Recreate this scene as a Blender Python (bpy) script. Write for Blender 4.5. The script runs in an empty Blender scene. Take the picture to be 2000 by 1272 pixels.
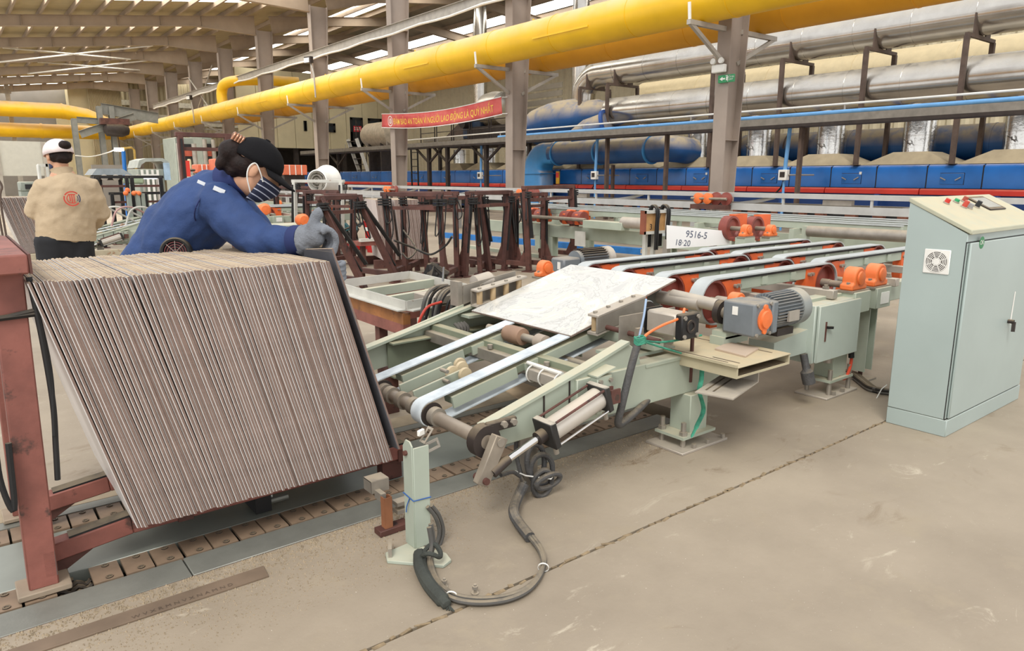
import bpy, bmesh, math, random
from mathutils import Vector as V, Matrix, Euler
random.seed(7)
sc = bpy.context.scene
COL = sc.collection
PI = math.pi
# ---------------------------------------------------------------- camera
FPX, YAW, PITCH, ROLL, HC = 1395.916, 0.9052581, 0.2061832, -0.0006988, 1.25
_w = V((math.cos(PITCH)*math.cos(YAW), math.cos(PITCH)*math.sin(YAW), -math.sin(PITCH)))
_r = V((math.sin(YAW), -math.cos(YAW), 0)); _u = _r.cross(_w)
_c, _s = math.cos(ROLL), math.sin(ROLL)
CR = _c*_r + _s*_u; CU = -_s*_r + _c*_u
cd = bpy.data.cameras.new('camera'); cd.sensor_width = 36; cd.lens = FPX/2000*36
cd.clip_start = 0.05; cd.clip_end = 300
cam = bpy.data.objects.new('camera', cd); COL.objects.link(cam)
Mx = Matrix((CR, CU, -_w)).transposed().to_4x4(); Mx.translation = V((0, 0, HC))
cam.matrix_world = Mx; sc.camera = cam
# ---------------------------------------------------------------- world, sun, exposure
wd = bpy.data.worlds.new('overcast_sky'); sc.world = wd; wd.use_nodes = True
bg = wd.node_tree.nodes['Background']; bg.inputs[0].default_value = (0.985, 0.985, 1.0, 1); bg.inputs[1].default_value = 0.95
sd = bpy.data.lights.new('hazy_sun', 'SUN'); sd.energy = 1.6; sd.angle = math.radians(22); sd.color = (1, 0.975, 0.93)
sun = bpy.data.objects.new('hazy_sun', sd); COL.objects.link(sun)
sun.rotation_euler = V((0.55, 0.42, -0.85)).to_track_quat('-Z', 'Y').to_euler(); sun.location = (-6, -6, 12)
sc.view_settings.view_transform = 'Standard'; sc.view_settings.look = 'None'
sc.view_settings.gamma = 1; sc.view_settings.use_curve_mapping = False
sc.view_settings.exposure = 0.38
# ---------------------------------------------------------------- photo pixel -> point on a known plane
def ray(x, y): return (x-1000)/FPX*CR - (y-636)/FPX*CU + _w
CAMP = V((0, 0, HC))
def AZ(x, y, z=0.0): d = ray(x, y); return CAMP + d*((z-HC)/d.z)
def AX(x, y, X): d = ray(x, y); return CAMP + d*(X/d.x)
def AY(x, y, Y): d = ray(x, y); return CAMP + d*(Y/d.y)
# ---------------------------------------------------------------- materials
def hx(h):
    c = [int(h[i:i+2], 16)/255 for i in (0, 2, 4)]
    return tuple((a/12.92 if a <= 0.04045 else ((a+0.055)/1.055)**2.4) for a in c) + (1,)
MATS = {}
def mat(name, col, rough=0.55, metal=0.0, var=0.12, scale=6.0, bump=0.0, bscale=60.0, dust=0.0, dustcol='c9b28c',
        dlo=0.3, dhi=0.9, rust=0.0, rustcol='7a4526', emit=0.0, alpha=1.0, spec=0.5, col2=None, rscale=9.0):
    if name in MATS: return MATS[name]
    m = bpy.data.materials.new(name); m.use_nodes = True; nt = m.node_tree; N = nt.nodes; L = nt.links
    b = N['Principled BSDF']; b.inputs['Roughness'].default_value = rough; b.inputs['Metallic'].default_value = metal
    b.inputs['Specular IOR Level'].default_value = spec
    tc = N.new('ShaderNodeTexCoord')
    def noise(s, det=4, r=0.55):
        n = N.new('ShaderNodeTexNoise'); n.inputs['Scale'].default_value = s; n.inputs['Detail'].default_value = det
        n.inputs['Roughness'].default_value = r; L.new(tc.outputs['Object'], n.inputs['Vector']); return n.outputs['Fac']
    def ramp(src, a, c):
        r = N.new('ShaderNodeMapRange'); r.inputs[1].default_value = a; r.inputs[2].default_value = c; r.clamp = True
        L.new(src, r.inputs[0]); return r.outputs[0]
    def mix(f, a, c, blend='MIX'):
        x = N.new('ShaderNodeMix'); x.data_type = 'RGBA'; x.blend_type = blend
        if isinstance(f, float): x.inputs[0].default_value = f
        else: L.new(f, x.inputs[0])
        for i, k in ((6, a), (7, c)):
            if isinstance(k, tuple): x.inputs[i].default_value = k
            else: L.new(k, x.inputs[i])
        return x.outputs[2]
    def mul(a, k):
        x = N.new('ShaderNodeMath'); x.operation = 'MULTIPLY'; L.new(a, x.inputs[0])
        if isinstance(k, (int, float)): x.inputs[1].default_value = k
        else: L.new(k, x.inputs[1])
        return x.outputs[0]
    c = hx(col)
    dark = tuple(k*(1-2*var) for k in c[:3]) + (1,); lite = tuple(min(1, k*(1+1.2*var)) for k in c[:3]) + (1,)
    if col2: lite = hx(col2)
    out = mix(ramp(noise(scale), 0.3, 0.7), dark, lite)
    if rust > 0:
        out = mix(ramp(noise(rscale, 6, 0.7), 0.72-0.35*rust, 0.78-0.3*rust), out, hx(rustcol))
    if dust > 0:
        g = N.new('ShaderNodeNewGeometry'); sx = N.new('ShaderNodeSeparateXYZ'); L.new(g.outputs['Normal'], sx.inputs[0])
        f = mul(ramp(sx.outputs[2], dlo, dhi), mul(ramp(noise(scale*2.3, 5), 0.15, 0.55), dust))
        out = mix(f, out, hx(dustcol))
        rr = N.new('ShaderNodeMapRange'); rr.inputs[3].default_value = rough; rr.inputs[4].default_value = 0.9
        L.new(f, rr.inputs[0]); L.new(rr.outputs[0], b.inputs['Roughness'])
        if metal > 0:
            mm = N.new('ShaderNodeMapRange'); mm.inputs[3].default_value = metal; mm.inputs[4].default_value = 0.0
            L.new(f, mm.inputs[0]); L.new(mm.outputs[0], b.inputs['Metallic'])
    L.new(out, b.inputs['Base Color'])
    if bump > 0:
        bp = N.new('ShaderNodeBump'); bp.inputs['Strength'].default_value = bump; bp.inputs['Distance'].default_value = 0.01
        L.new(noise(bscale, 5, 0.6), bp.inputs['Height']); L.new(bp.outputs[0], b.inputs['Normal'])
    if emit > 0:
        b.inputs['Emission Color'].default_value = c; b.inputs['Emission Strength'].default_value = emit
    if alpha < 1: b.inputs['Alpha'].default_value = alpha
    MATS[name] = m; return m
# ---------------------------------------------------------------- mesh builder
class B:
    def __init__(s): s.v = []; s.f = []
    def add(s, vs, fs):
        n = len(s.v); s.v += [tuple(p) for p in vs]; s.f += [tuple(i+n for i in f) for f in fs]; return s
    def box(s, c, d, R=None, rz=0.0):
        c = V(c); hxx, hy, hz = d[0]/2, d[1]/2, d[2]/2
        if R is None: R = Matrix.Rotation(rz, 3, 'Z')
        p = [c + R @ V((a*hxx, b*hy, e*hz)) for e in (-1, 1) for b in (-1, 1) for a in (-1, 1)]
        return s.add(p, [(0, 2, 3, 1), (4, 5, 7, 6), (0, 1, 5, 4), (2, 6, 7, 3), (0, 4, 6, 2), (1, 3, 7, 5)])
    def bb(s, a, b):
        return s.box([(a[i]+b[i])/2 for i in range(3)], [abs(b[i]-a[i]) for i in range(3)])
    def frame(s, p0, p1, up=(0, 0, 1)):
        d = (V(p1)-V(p0)).normalized(); up = V(up)
        if abs(d.dot(up)) > 0.98: up = V((1, 0, 0)) if abs(d.x) < 0.9 else V((0, 1, 0))
        sd = d.cross(up).normalized(); return d, sd, sd.cross(d).normalized()
    def bar(s, p0, p1, w, h=None, up=(0, 0, 1)):
        h = h or w
        return s.prof(p0, p1, [(-w/2, -h/2), (w/2, -h/2), (w/2, h/2), (-w/2, h/2)], up)
    def prof(s, p0, p1, poly, up=(0, 0, 1), poly1=None):
        d, sd, u = s.frame(p0, p1, up); p0 = V(p0); p1 = V(p1); n = len(poly); poly1 = poly1 or poly
        vs = [p0+sd*a+u*b for a, b in poly] + [p1+sd*a+u*b for a, b in poly1]
        fs = [tuple(range(n))[::-1], tuple(range(n, 2*n))] + [(i, (i+1) % n, (i+1) % n+n, i+n) for i in range(n)]
        return s.add(vs, fs)
    def ibeam(s, p0, p1, h, w, tf=0.012, tw=0.009, up=(0, 0, 1), h1=None):
        def I(h): return [(-w/2, -h/2), (w/2, -h/2), (w/2, -h/2+tf), (tw/2, -h/2+tf), (tw/2, h/2-tf), (w/2, h/2-tf), (w/2, h/2), (-w/2, h/2), (-w/2, h/2-tf), (-tw/2, h/2-tf), (-tw/2, -h/2+tf), (-w/2, -h/2+tf)]
        return s.prof(p0, p1, I(h), up, I(h1 or h))
    def chan(s, p0, p1, h, w, t=0.008, up=(0, 0, 1), flip=1):
        q = [(0, -h/2), (w, -h/2), (w, -h/2+t), (t, -h/2+t), (t, h/2-t), (w, h/2-t), (w, h/2), (0, h/2)]
        q = [(a*flip, b) for a, b in q]
        return s.prof(p0, p1, q if flip > 0 else q[::-1], up)
    def angle(s, p0, p1, w, t=0.006, up=(0, 0, 1), flip=1):
        q = [(0, 0), (w, 0), (w, t), (t, t), (t, w), (0, w)]; q = [(a*flip, b) for a, b in q]
        return s.prof(p0, p1, q, up)
    def prism(s, pts, ext):
        n = len(pts); e = V(ext); vs = [V(p) for p in pts] + [V(p)+e for p in pts]
        return s.add(vs, [tuple(range(n))[::-1], tuple(range(n, 2*n))] + [(i, (i+1) % n, (i+1) % n+n, i+n) for i in range(n)])
    def cyl(s, p0, p1, r, r1=None, n=16):
        return s.tube([p0, p1], [r, r if r1 is None else r1], n)
    def ring(s, p0, p1, ro, ri, n=24):
        d, sd, u = s.frame(p0, p1); vs = []; fs = []
        for k in range(n):
            a = 2*PI*k/n; e = sd*math.cos(a)+u*math.sin(a)
            vs += [V(p0)+e*ro, V(p1)+e*ro, V(p1)+e*ri, V(p0)+e*ri]
        for k in range(n):
            i = 4*k; j = 4*((k+1) % n)
            for q in range(4): fs.append((i+q, j+q, j+(q+1) % 4, i+(q+1) % 4))
        return s.add(vs, fs)
    def tube(s, pts, r, n=8, sq=None):
        pts = [V(p) for p in pts]; m = len(pts); rs = r if isinstance(r, (list, tuple)) else [r]*m
        vs = []; fs = []; sd = None
        for i in range(m):
            t = (pts[min(i+1, m-1)]-pts[max(i-1, 0)])
            t = t.normalized() if t.length > 1e-9 else V((0, 0, 1))
            if sd is None:
                up = V((0, 0, 1)) if abs(t.z) < 0.95 else V((1, 0, 0))
                sd = t.cross(up).normalized()
            else:
                sd = (sd - t*sd.dot(t)).normalized()
            u = sd.cross(t)
            q = sq[i] if sq else (1, 1)
            for k in range(n):
                a = 2*PI*k/n; vs.append(pts[i] + (sd*math.cos(a)*q[0] + u*math.sin(a)*q[1])*rs[i])
        for i in range(m-1):
            for k in range(n):
                fs.append((i*n+k, i*n+(k+1) % n, (i+1)*n+(k+1) % n, (i+1)*n+k))
        fs.append(tuple(range(n))[::-1]); fs.append(tuple(range((m-1)*n, m*n)))
        return s.add(vs, fs)
    def lathe(s, o, d, prof, n=20):
        o = V(o); d = V(d).normalized(); up = V((0, 0, 1)) if abs(d.z) < 0.95 else V((1, 0, 0))
        sd = d.cross(up).normalized(); u = sd.cross(d); vs = []; fs = []; m = len(prof)
        for r, t in prof:
            for k in range(n):
                a = 2*PI*k/n; vs.append(o + d*t + (sd*math.cos(a)+u*math.sin(a))*max(r, 1e-4))
        for i in range(m-1):
            for k in range(n): fs.append((i*n+k, i*n+(k+1) % n, (i+1)*n+(k+1) % n, (i+1)*n+k))
        if prof[0][0] > 1e-3: fs.append(tuple(range(n))[::-1])
        if prof[-1][0] > 1e-3: fs.append(tuple(range((m-1)*n, m*n)))
        return s.add(vs, fs)
    def quad(s, a, b, c, d): return s.add([a, b, c, d], [(0, 1, 2, 3)])
    def bolt(s, p, d, r=0.01, h=0.008):
        d = V(d).normalized(); return s.tube([V(p), V(p)+d*h], r, 6)
    def mesh(s, name, mt, smooth=35, recalc=True):
        me = bpy.data.meshes.new(name); me.from_pydata(s.v, [], s.f)
        if recalc:
            bm = bmesh.new(); bm.from_mesh(me); bmesh.ops.recalc_face_normals(bm, faces=bm.faces); bm.to_mesh(me); bm.free()
        me.materials.append(mt)
        if smooth:
            me.polygons.foreach_set('use_smooth', [True]*len(me.polygons)); me.set_sharp_from_angle(angle=math.radians(smooth))
        me.update(); return me
    def build(s, name, mt, parent=None, bev=0.0, smooth=35, label=None, cat=None, group=None, kind=None, seg=1):
        o = bpy.data.objects.new(name, s.mesh(name, mt, smooth)); COL.objects.link(o)
        if bev:
            md = o.modifiers.new('bevel', 'BEVEL'); md.width = bev; md.segments = seg; md.limit_method = 'ANGLE'; md.angle_limit = 0.6
        adopt(o, parent); tag(o, label, cat, group, kind); return o
def adopt(o, parent):
    if parent is None: return
    o.parent = parent
    if parent.type == 'EMPTY': o.matrix_parent_inverse = Matrix.Translation(-V(parent.location))
def tag(o, label=None, cat=None, group=None, kind=None):
    if label: o['label'] = label
    if cat: o['category'] = cat
    if group: o['group'] = group
    if kind: o['kind'] = kind
    return o
def thing(name, label=None, cat=None, loc=(0, 0, 0), group=None, kind=None):
    e = bpy.data.objects.new(name, None); e.empty_display_size = 0.1; e.location = loc; COL.objects.link(e)
    return tag(e, label, cat, group, kind)
def copy_thing(o, loc=None, rz=None, label=None, parent=None):
    c = o.copy(); COL.objects.link(c)
    if parent is not None:
        inv = o.matrix_parent_inverse.copy(); c.parent = parent; c.matrix_parent_inverse = inv
    if loc is not None: c.location = loc
    if rz is not None: c.rotation_euler = (0, 0, rz)
    if label: c['label'] = label
    for ch in list(o.children): copy_thing(ch, parent=c)
    return c
def inst(o, M, parent=None):
    c = bpy.data.objects.new(o.name.split('.')[0], o.data); COL.objects.link(c)
    if parent is not None:
        c.parent = parent
        if parent.type == 'EMPTY': c.matrix_parent_inverse = Matrix.Translation(-V(parent.location))
    c.matrix_basis = M; return c
def meshobj(name, me, parent=None, M=None):
    o = bpy.data.objects.new(name, me); COL.objects.link(o); adopt(o, parent)
    if M is not None: o.matrix_basis = M
    return o
def spline(pts, n=8):
    pts = [V(p) for p in pts]; out = []
    P = [pts[0]*2-pts[1]] + pts + [pts[-1]*2-pts[-2]]
    for i in range(1, len(P)-2):
        for k in range(n):
            t = k/n; a, b, c, d = P[i-1], P[i], P[i+1], P[i+2]
            out.append(0.5*((2*b) + (c-a)*t + (2*a-5*b+4*c-d)*t*t + (3*b-a-3*c+d)*t**3))
    out.append(pts[-1]); return out
def text_mesh(txt, size=1.0, ext=0.0, bold=False, align='CENTER'):
    cu = bpy.data.curves.new('text', 'FONT'); cu.body = txt; cu.size = size; cu.extrude = ext; cu.align_x = align; cu.align_y = 'CENTER'
    if bold: cu.offset = size*0.006
    cu.resolution_u = 3
    o = bpy.data.objects.new('text', cu); COL.objects.link(o); bpy.context.view_layer.update()
    me = bpy.data.meshes.new_from_object(o.evaluated_get(bpy.context.evaluated_depsgraph_get()))
    bpy.data.objects.remove(o); return me
def text_part(name, txt, mt, parent, fn, size=1.0, bold=False, align='CENTER'):
    me = text_mesh(txt, size, 0, bold, align)
    for v in me.vertices: v.co = fn(v.co.x, v.co.y)
    me.materials.clear(); me.materials.append(mt)
    return meshobj(name, me, parent)
# ================================================================ materials
m_floor = mat('dusty_concrete', 'b39f80', 0.75, var=0.10, scale=1.6, bump=0.25, bscale=35, col2='c4b192')
m_steel_taupe = mat('taupe_painted_steel', '9a8c80', 0.6, var=0.06, scale=2, dust=0.5)
m_rafter = mat('rafter_paint', 'a3917d', 0.7, var=0.06, scale=2)
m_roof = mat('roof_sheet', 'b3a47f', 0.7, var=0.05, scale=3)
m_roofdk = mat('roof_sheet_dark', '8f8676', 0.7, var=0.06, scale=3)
m_sky = mat('skylight_panel', 'fffdf6', 0.6, emit=4.0, var=0.0)
m_yellow = mat('yellow_pipe_paint', 'edbb14', 0.42, var=0.06, scale=1.2, dust=0.85, dustcol='e0c39c', dlo=0.05, dhi=0.85)
m_orange_pipe = mat('ochre_pipe_paint', 'd79a1c', 0.5, var=0.06, scale=1.2, dust=0.85, dustcol='e3c093', dlo=0.1, dhi=0.8)
m_galv = mat('galvanised_bracket', 'a9a297', 0.55, metal=0.2, var=0.08)
m_wallrib = mat('cream_ribbed_sheet', 'a79a7d', 0.65, var=0.04, scale=2)
m_wallgrey = mat('grey_wall_panel', '8c8781', 0.8, var=0.05, scale=1.5)
m_cream = mat('cream_panel', 'cfc3a0', 0.6, var=0.04, scale=1.5)
m_black = mat('black_rubber', '1b1a1a', 0.6, var=0.2, dust=0.25)
m_dark = mat('dark_steel', '3a322e', 0.6, metal=0.2, var=0.15, dust=0.3)
m_glass = mat('window_glass', '27323a', 0.08, var=0.05)
m_white = mat('white_paint', 'e8e6de', 0.5, var=0.05)
# ================================================================ floor
fl = thing('floor', 'dusty tan concrete slab floor with long straight joints', 'floor', (0, 0, 0), kind='structure')
def floor_mat():
    m = bpy.data.materials.new('worn_concrete_floor'); m.use_nodes = True; nt = m.node_tree; N = nt.nodes; L = nt.links
    b = N['Principled BSDF']; tc = N.new('ShaderNodeTexCoord')
    def noise(s, det=5, r=0.6, vec=None, dist=0.0):
        n = N.new('ShaderNodeTexNoise'); n.inputs['Scale'].default_value = s; n.inputs['Detail'].default_value = det
        n.inputs['Roughness'].default_value = r; n.inputs['Distortion'].default_value = dist
        L.new(vec or tc.outputs['Object'], n.inputs['Vector']); return n.outputs['Fac']
    def rng(src, a, c):
        r = N.new('ShaderNodeMapRange'); r.inputs[1].default_value = a; r.inputs[2].default_value = c; L.new(src, r.inputs[0]); return r.outputs[0]
    def mix(f, a, c):
        x = N.new('ShaderNodeMix'); x.data_type = 'RGBA'; L.new(f, x.inputs[0])
        for i, k in ((6, a), (7, c)):
            if isinstance(k, tuple): x.inputs[i].default_value = k
            else: L.new(k, x.inputs[i])
        return x.outputs[2]
    mp = N.new('ShaderNodeMapping'); mp.inputs['Scale'].default_value = (1.0, 2.4, 1); mp.inputs['Rotation'].default_value = (0, 0, 0.9)
    L.new(tc.outputs['Object'], mp.inputs[0])
    o = mix(rng(noise(0.9, 6), 0.32, 0.68), hx('8c7f6d'), hx('a79985'))
    o = mix(rng(noise(3.2, 6, 0.7), 0.55, 0.75), o, hx('9c8e78'))
    sp = N.new('ShaderNodeMath'); sp.operation = 'MULTIPLY'; L.new(rng(noise(2.6, 7, 0.72, mp.outputs[0], 1.2), 0.56, 0.68), sp.inputs[0]); L.new(rng(noise(0.8, 2), 0.50, 0.62), sp.inputs[1])
    o = mix(sp.outputs[0], o, hx('75624b'))      # scuffs
    sq = N.new('ShaderNodeMath'); sq.operation = 'MULTIPLY'; L.new(rng(noise(3.1, 8, 0.75, mp.outputs[0], 1.0), 0.58, 0.66), sq.inputs[0]); L.new(rng(noise(1.1, 2, 0.5, mp.outputs[0]), 0.48, 0.6), sq.inputs[1])
    o = mix(sq.outputs[0], o, hx('b9ad98'))     # pale scrapes
    o = mix(rng(noise(140, 2), 0.72, 0.78), o, hx('e6ddca'))
    o = mix(rng(noise(95, 2), 0.75, 0.80), o, hx('86755d'))
    L.new(o, b.inputs['Base Color']); b.inputs['Roughness'].default_value = 0.62
    bp = N.new('ShaderNodeBump'); bp.inputs['Strength'].default_value = 0.25; bp.inputs['Distance'].default_value = 0.006
    L.new(noise(45, 6, 0.7), bp.inputs['Height']); L.new(bp.outputs[0], b.inputs['Normal'])
    return m
m_slab = floor_mat()
JY = 1.583
def slab(x0, x1, y0, y1): B().bb((x0, y0, -0.12), (x1, y1, 0)).build('concrete_slab', m_slab, fl)
slab(-4, 12, -3.5, JY-0.006); slab(-4, 12, JY+0.006, 2.255); slab(12.01, 34, -3.5, 2.255)
slab(-4, 12, 3.03, 7.6); slab(12.01, 34, 2.255, 7.6); slab(3.0, 12, 2.255, 3.03)
slab(-4, 12, 7.612, 60); slab(12.01, 34, 7.612, 60)
B().bb((-4, -3.5, -0.2), (34, 60, -0.13)).build('sub_base', m_floor, fl)
# rough chipped grout along the joint, in short crumbs
gb = B(); random.seed(3)
x = 0.6
while x < 3.75:
    w = random.uniform(0.015, 0.05)
    gb.box((x, JY+random.uniform(-.006, .006), -0.004), (w, random.uniform(.006, .016), 0.010), rz=random.uniform(-.4, .4)); x += w+random.uniform(0.0, 0.03)
gb.build('joint_filler', mat('joint_filler', '8e7b5f', 0.9, var=0.2, scale=40), fl)
# dust and grit heaped beside the channel
def dust_patch(name, x0, x1, y0, y1, n, hz, seed):
    random.seed(seed); b = B()
    for k in range(n):
        px = random.uniform(x0, x1); t = random.random()**1.6; py = y1-(y1-y0)*t
        s = random.uniform(0.002, 0.006)*(1.15-t*0.6); a = random.random()*3
        b.add([(px+s*math.cos(a+q*2.09), py+s*math.sin(a+q*2.09), -0.001) for q in range(3)]+[(px, py, s*hz)], [(0, 1, 3), (1, 2, 3), (2, 0, 3)])
    b.build(name, mat('loose_grit', '9d8d75', 0.95, var=0.15, scale=30), fl, smooth=0, kind='stuff')
dust_patch('loose_grit', -0.3, 1.3, 1.84, 2.25, 5200, 0.9, 5)
dust_patch('loose_grit', 1.2, 2.9, 1.98, 2.25, 3200, 0.8, 6)
# ================================================================ columns, brackets and pipes
CY = [7.8, 13.68, 19.25, 24.8, 30.1, 35.2, 40.1, 45.0, 49.8, 54.8]
def col_top(): return 6.95
for i, y in enumerate(CY):
    e = thing('steel_column', 'tapered taupe steel I-beam column carrying the yellow pipe brackets', 'column', (10.65, y, 0), 'columns along the yellow pipe')
    b = B(); zt = 6.95; d0, d1 = 0.30, 0.62; w = 0.26; t = 0.02
    b.bb((10.65, y-w/2, 0), (10.65+t, y+w/2, zt)).build('near_flange', m_steel_taupe, e)
    B().prism([(10.67, y-.007, 0), (10.65+d0, y-.007, 0), (10.65+d1, y-.007, zt), (10.67, y-.007, zt)], (0, .014, 0)).build('web', m_steel_taupe, e)
    B().prism([(10.65+d0, y-w/2, 0), (10.65+d0+t, y-w/2, 0), (10.65+d1+t, y-w/2, zt), (10.65+d1, y-w/2, zt)], (0, w, 0)).build('far_flange', m_steel_taupe, e)
    for z in (1.85, 5.35):
        dd = d0+(d1-d0)*z/zt; B().bb((10.67, y-w/2+.01, z), (10.65+dd, y+w/2-.01, z+.014)).build('stiffener', m_steel_taupe, e)
    B().bb((10.55, y-.25, 0), (11.1, y+.25, .025)).build('base_plate', m_steel_taupe, e)
    # pipe bracket, both sides
    k = B().bar((9.7, y, 3.655), (10.65, y, 3.655), .075, .075).bar((11.1, y, 3.655), (12.15, y, 3.655), .075, .075).build('pipe_bracket', m_galv, e)
    B().bar((9.75, y, 3.64), (10.65, y, 3.13), .06, .06).build('strut', m_galv, k)
    B().bar((12.1, y, 3.64), (11.02, y, 3.13), .06, .06).build('strut', m_galv, k)
    B().bar((9.73, y, 3.66), (9.70, y, 3.95), .05, .02, up=(1, 0, 0)).build('retaining_strap', m_white, k)
def pipe(name, label, X, z, r, y0, y1, mt, seams, cat='pipe'):
    e = thing(name, label, cat, (X, y0, z)); pts = [(X, y0, z), (X, y1, z)]
    B().cyl(*pts, r, n=40).build('pipe_body', mt, e)
    for s in seams: B().ring((X, s-.012, z), (X, s+.012, z), r+.007, r-.01, n=40).build('weld_seam', mt, e)
    return e
seams = [5.2+2.05*i for i in range(24)]
p1 = pipe('yellow_duct_pipe', 'long dusty bright yellow pipe on the near side of the columns', 10.15, 4.05, .36, 2.5, 55.5, m_yellow, seams)
pipe('ochre_duct_pipe', 'long ochre yellow pipe on the far side of the columns', 11.72, 4.05, .36, 2.5, 38, m_orange_pipe, seams[:16])
for y, l in ((10.2, 1.6), (15.8, 1.2), (27, 1.2), (30.8, 1.2)):
    B().bb((9.785, y, 3.955), (9.80, y+l, 3.985)).build('stiffening_rib', m_yellow, p1)
for y in (12.2, 17.0, 22.6): B().bolt((10.15, y, 4.4), (0, 0, 1), .02, .05).build('stud', m_yellow, p1)
# branch elbow of the yellow pipe and far yellow pipes across the end bay
B().tube(spline([(10.15, 33.3, 4.1), (10.15, 33.35, 4.85), (10.3, 32.9, 5.2), (11.2, 32.2, 5.3), (13, 31.8, 5.3)], 6), .22, 16).build('yellow_branch_pipe', m_yellow, label='yellow elbow pipe rising off the long yellow pipe beside a column', cat='pipe')
e = thing('yellow_end_pipe', 'upper dusty yellow pipe crossing the grey end wall', 'pipe', (3, 50, 4.85))
B().tube([(-2, 50, 4.95), (6.1, 50, 4.95), (7.3, 50, 4.75), (9.0, 50, 4.0)], .42, 20).build('pipe_body', m_yellow, e)
B().ring((6.05, 50, 4.95), (6.15, 50, 4.95), .44, .3).build('flange', m_yellow, e)
e = thing('yellow_end_pipe', 'lower yellow pipe crossing the grey end wall and joining the long pipe', 'pipe', (3, 50, 3.7))
B().tube(spline([(-2, 50.6, 3.85), (6, 51, 3.85), (9.3, 53, 3.95), (10.15, 55.4, 4.05)], 5), .40, 20).build('pipe_body', m_yellow, e)
B().ring((5.0, 50.9, 3.85), (5.12, 50.9, 3.85), .43, .3).build('flange', m_yellow, e)
# girder running along the columns with a sagging cable
e = thing('eaves_girder', 'pale steel girder spanning the columns above the yellow pipe', 'girder', (10.6, 7, 5.3))
B().ibeam((10.56, 2, 5.3), (10.56, 48, 5.3), .24, .12).build('girder_beam', m_galv, e)
pts = []
for i in range(60):
    y = 6+i*0.7; pts.append((10.44, y, 5.17-.05*abs(math.sin(y*PI/2.9))))
B().tube(pts, .03, 6).build('slung_cable', m_white, e)
# flood lights on the pipe
for y, l in ((22.5, 'small flood light on a bent pole above the yellow pipe, nearer the banner'), (36.5, 'small flood light on a bent pole above the yellow pipe, nearer the hoist frame')):
    e = thing('flood_light', l, 'light', (9.78, y, 3.7))
    B().tube([(9.74, y, 3.7), (9.72, y, 4.4), (9.75, y+.25, 4.75)], .028, 8).build('pole', m_galv, e)
    B().box((9.7, y+.3, 4.86), (.12, .3, .2), rz=.3).build('lamp_head', m_dark, e)
    B().box((9.63, y+.3, 4.85), (.01, .24, .14), rz=.3).build('lens', m_white, e)
# ================================================================ roof
def zr(x): return 6.08+0.118*(x-2.2) if x < 17.5 else 6.08+0.118*15.3-0.118*(x-17.5)
rf = thing('ceiling', 'pitched factory roof of pale sheets on purlins and rafters', 'ceiling', (10, 40, 7), kind='structure')
for i, y in enumerate(CY):
    if i < 3: continue
    b = B()
    b.ibeam((-5, y, zr(-5)+.19), (8.3, y, zr(8.3)+.19), .36, .2); b.ibeam((8.3, y, zr(8.3)+.19), (10.64, y, zr(10.66)+.02), .36, .2, h1=.72)
    b.ibeam((11.28, y, zr(11.2)+.06), (13.2, y, zr(13.2)+.19), .66, .2, h1=.36); b.ibeam((13.2, y, zr(13.2)+.19), (17.5, y, zr(17.5)+.19), .36, .2)
    b.ibeam((17.5, y, zr(17.5)+.19), (28, y, zr(28)+.19), .36, .2)
    ro = b.build('rafter', m_rafter, rf)
    for k in range(9):
        xx = -3+1.45*k; B().bb((xx, y-.09, zr(xx)+.02), (xx+.012, y+.09, zr(xx)+.36)).build('stiffener', m_rafter, ro)
for k in range(-5, 10):
    xx = 2.5+.87*k
    B().bar((xx, 24, zr(xx)+.45), (xx, 60, zr(xx)+.45), .07, .16).build('purlin', m_rafter, rf)
for k in range(5):
    xx = 11.9+1.25*k; B().bar((xx, 19, zr(xx)+.45), (xx, 60, zr(xx)+.45), .07, .16).build('purlin', m_rafter, rf)
for k in range(7):
    xx = 18.3+1.4*k; B().bar((xx, 14, zr(xx)+.45), (xx, 60, zr(xx)+.45), .07, .16).build('purlin', m_rafter, rf)
def roof_strip(x0, x1, y0, y1, mt, nm): 
    B().prism([(x0, y0, zr(x0)+.54), (x1, y0, zr(x1)+.54), (x1, y0, zr(x1)+.57), (x0, y0, zr(x0)+.57)], (0, y1-y0, 0)).build(nm, mt, rf)
roof_strip(-6, 10.6, 24, 28.2, m_sky, 'skylight'); yq = 28.2
for yk in CY[4:]:
    roof_strip(-6, 10.6, yq, yk+1.5, m_roof, 'roof_sheet'); roof_strip(-6, 10.6, yk+1.5, yk+3.5, m_sky, 'skylight'); yq = yk+3.5  # per-bay skylights added out of view behind rafters to brighten the far bays
roof_strip(-6, 10.6, yq, 60, m_roof, 'roof_sheet')
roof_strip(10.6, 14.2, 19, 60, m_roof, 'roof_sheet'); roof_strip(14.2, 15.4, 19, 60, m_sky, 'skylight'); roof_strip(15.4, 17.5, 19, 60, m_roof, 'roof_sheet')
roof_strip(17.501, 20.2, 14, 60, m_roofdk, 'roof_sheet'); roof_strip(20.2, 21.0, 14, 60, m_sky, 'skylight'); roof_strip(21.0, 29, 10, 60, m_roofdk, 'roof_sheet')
# ribs of the far-slope roof sheets (run down the slope)
rb = B()
for k in range(110):
    y = 14+.42*k; rb.bar((22.7, y, zr(22.7)+.53), (29, y, zr(29)+.53), .06, .03)
rb.build('sheet_ribs', m_roofdk, rf, kind='stuff')
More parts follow.
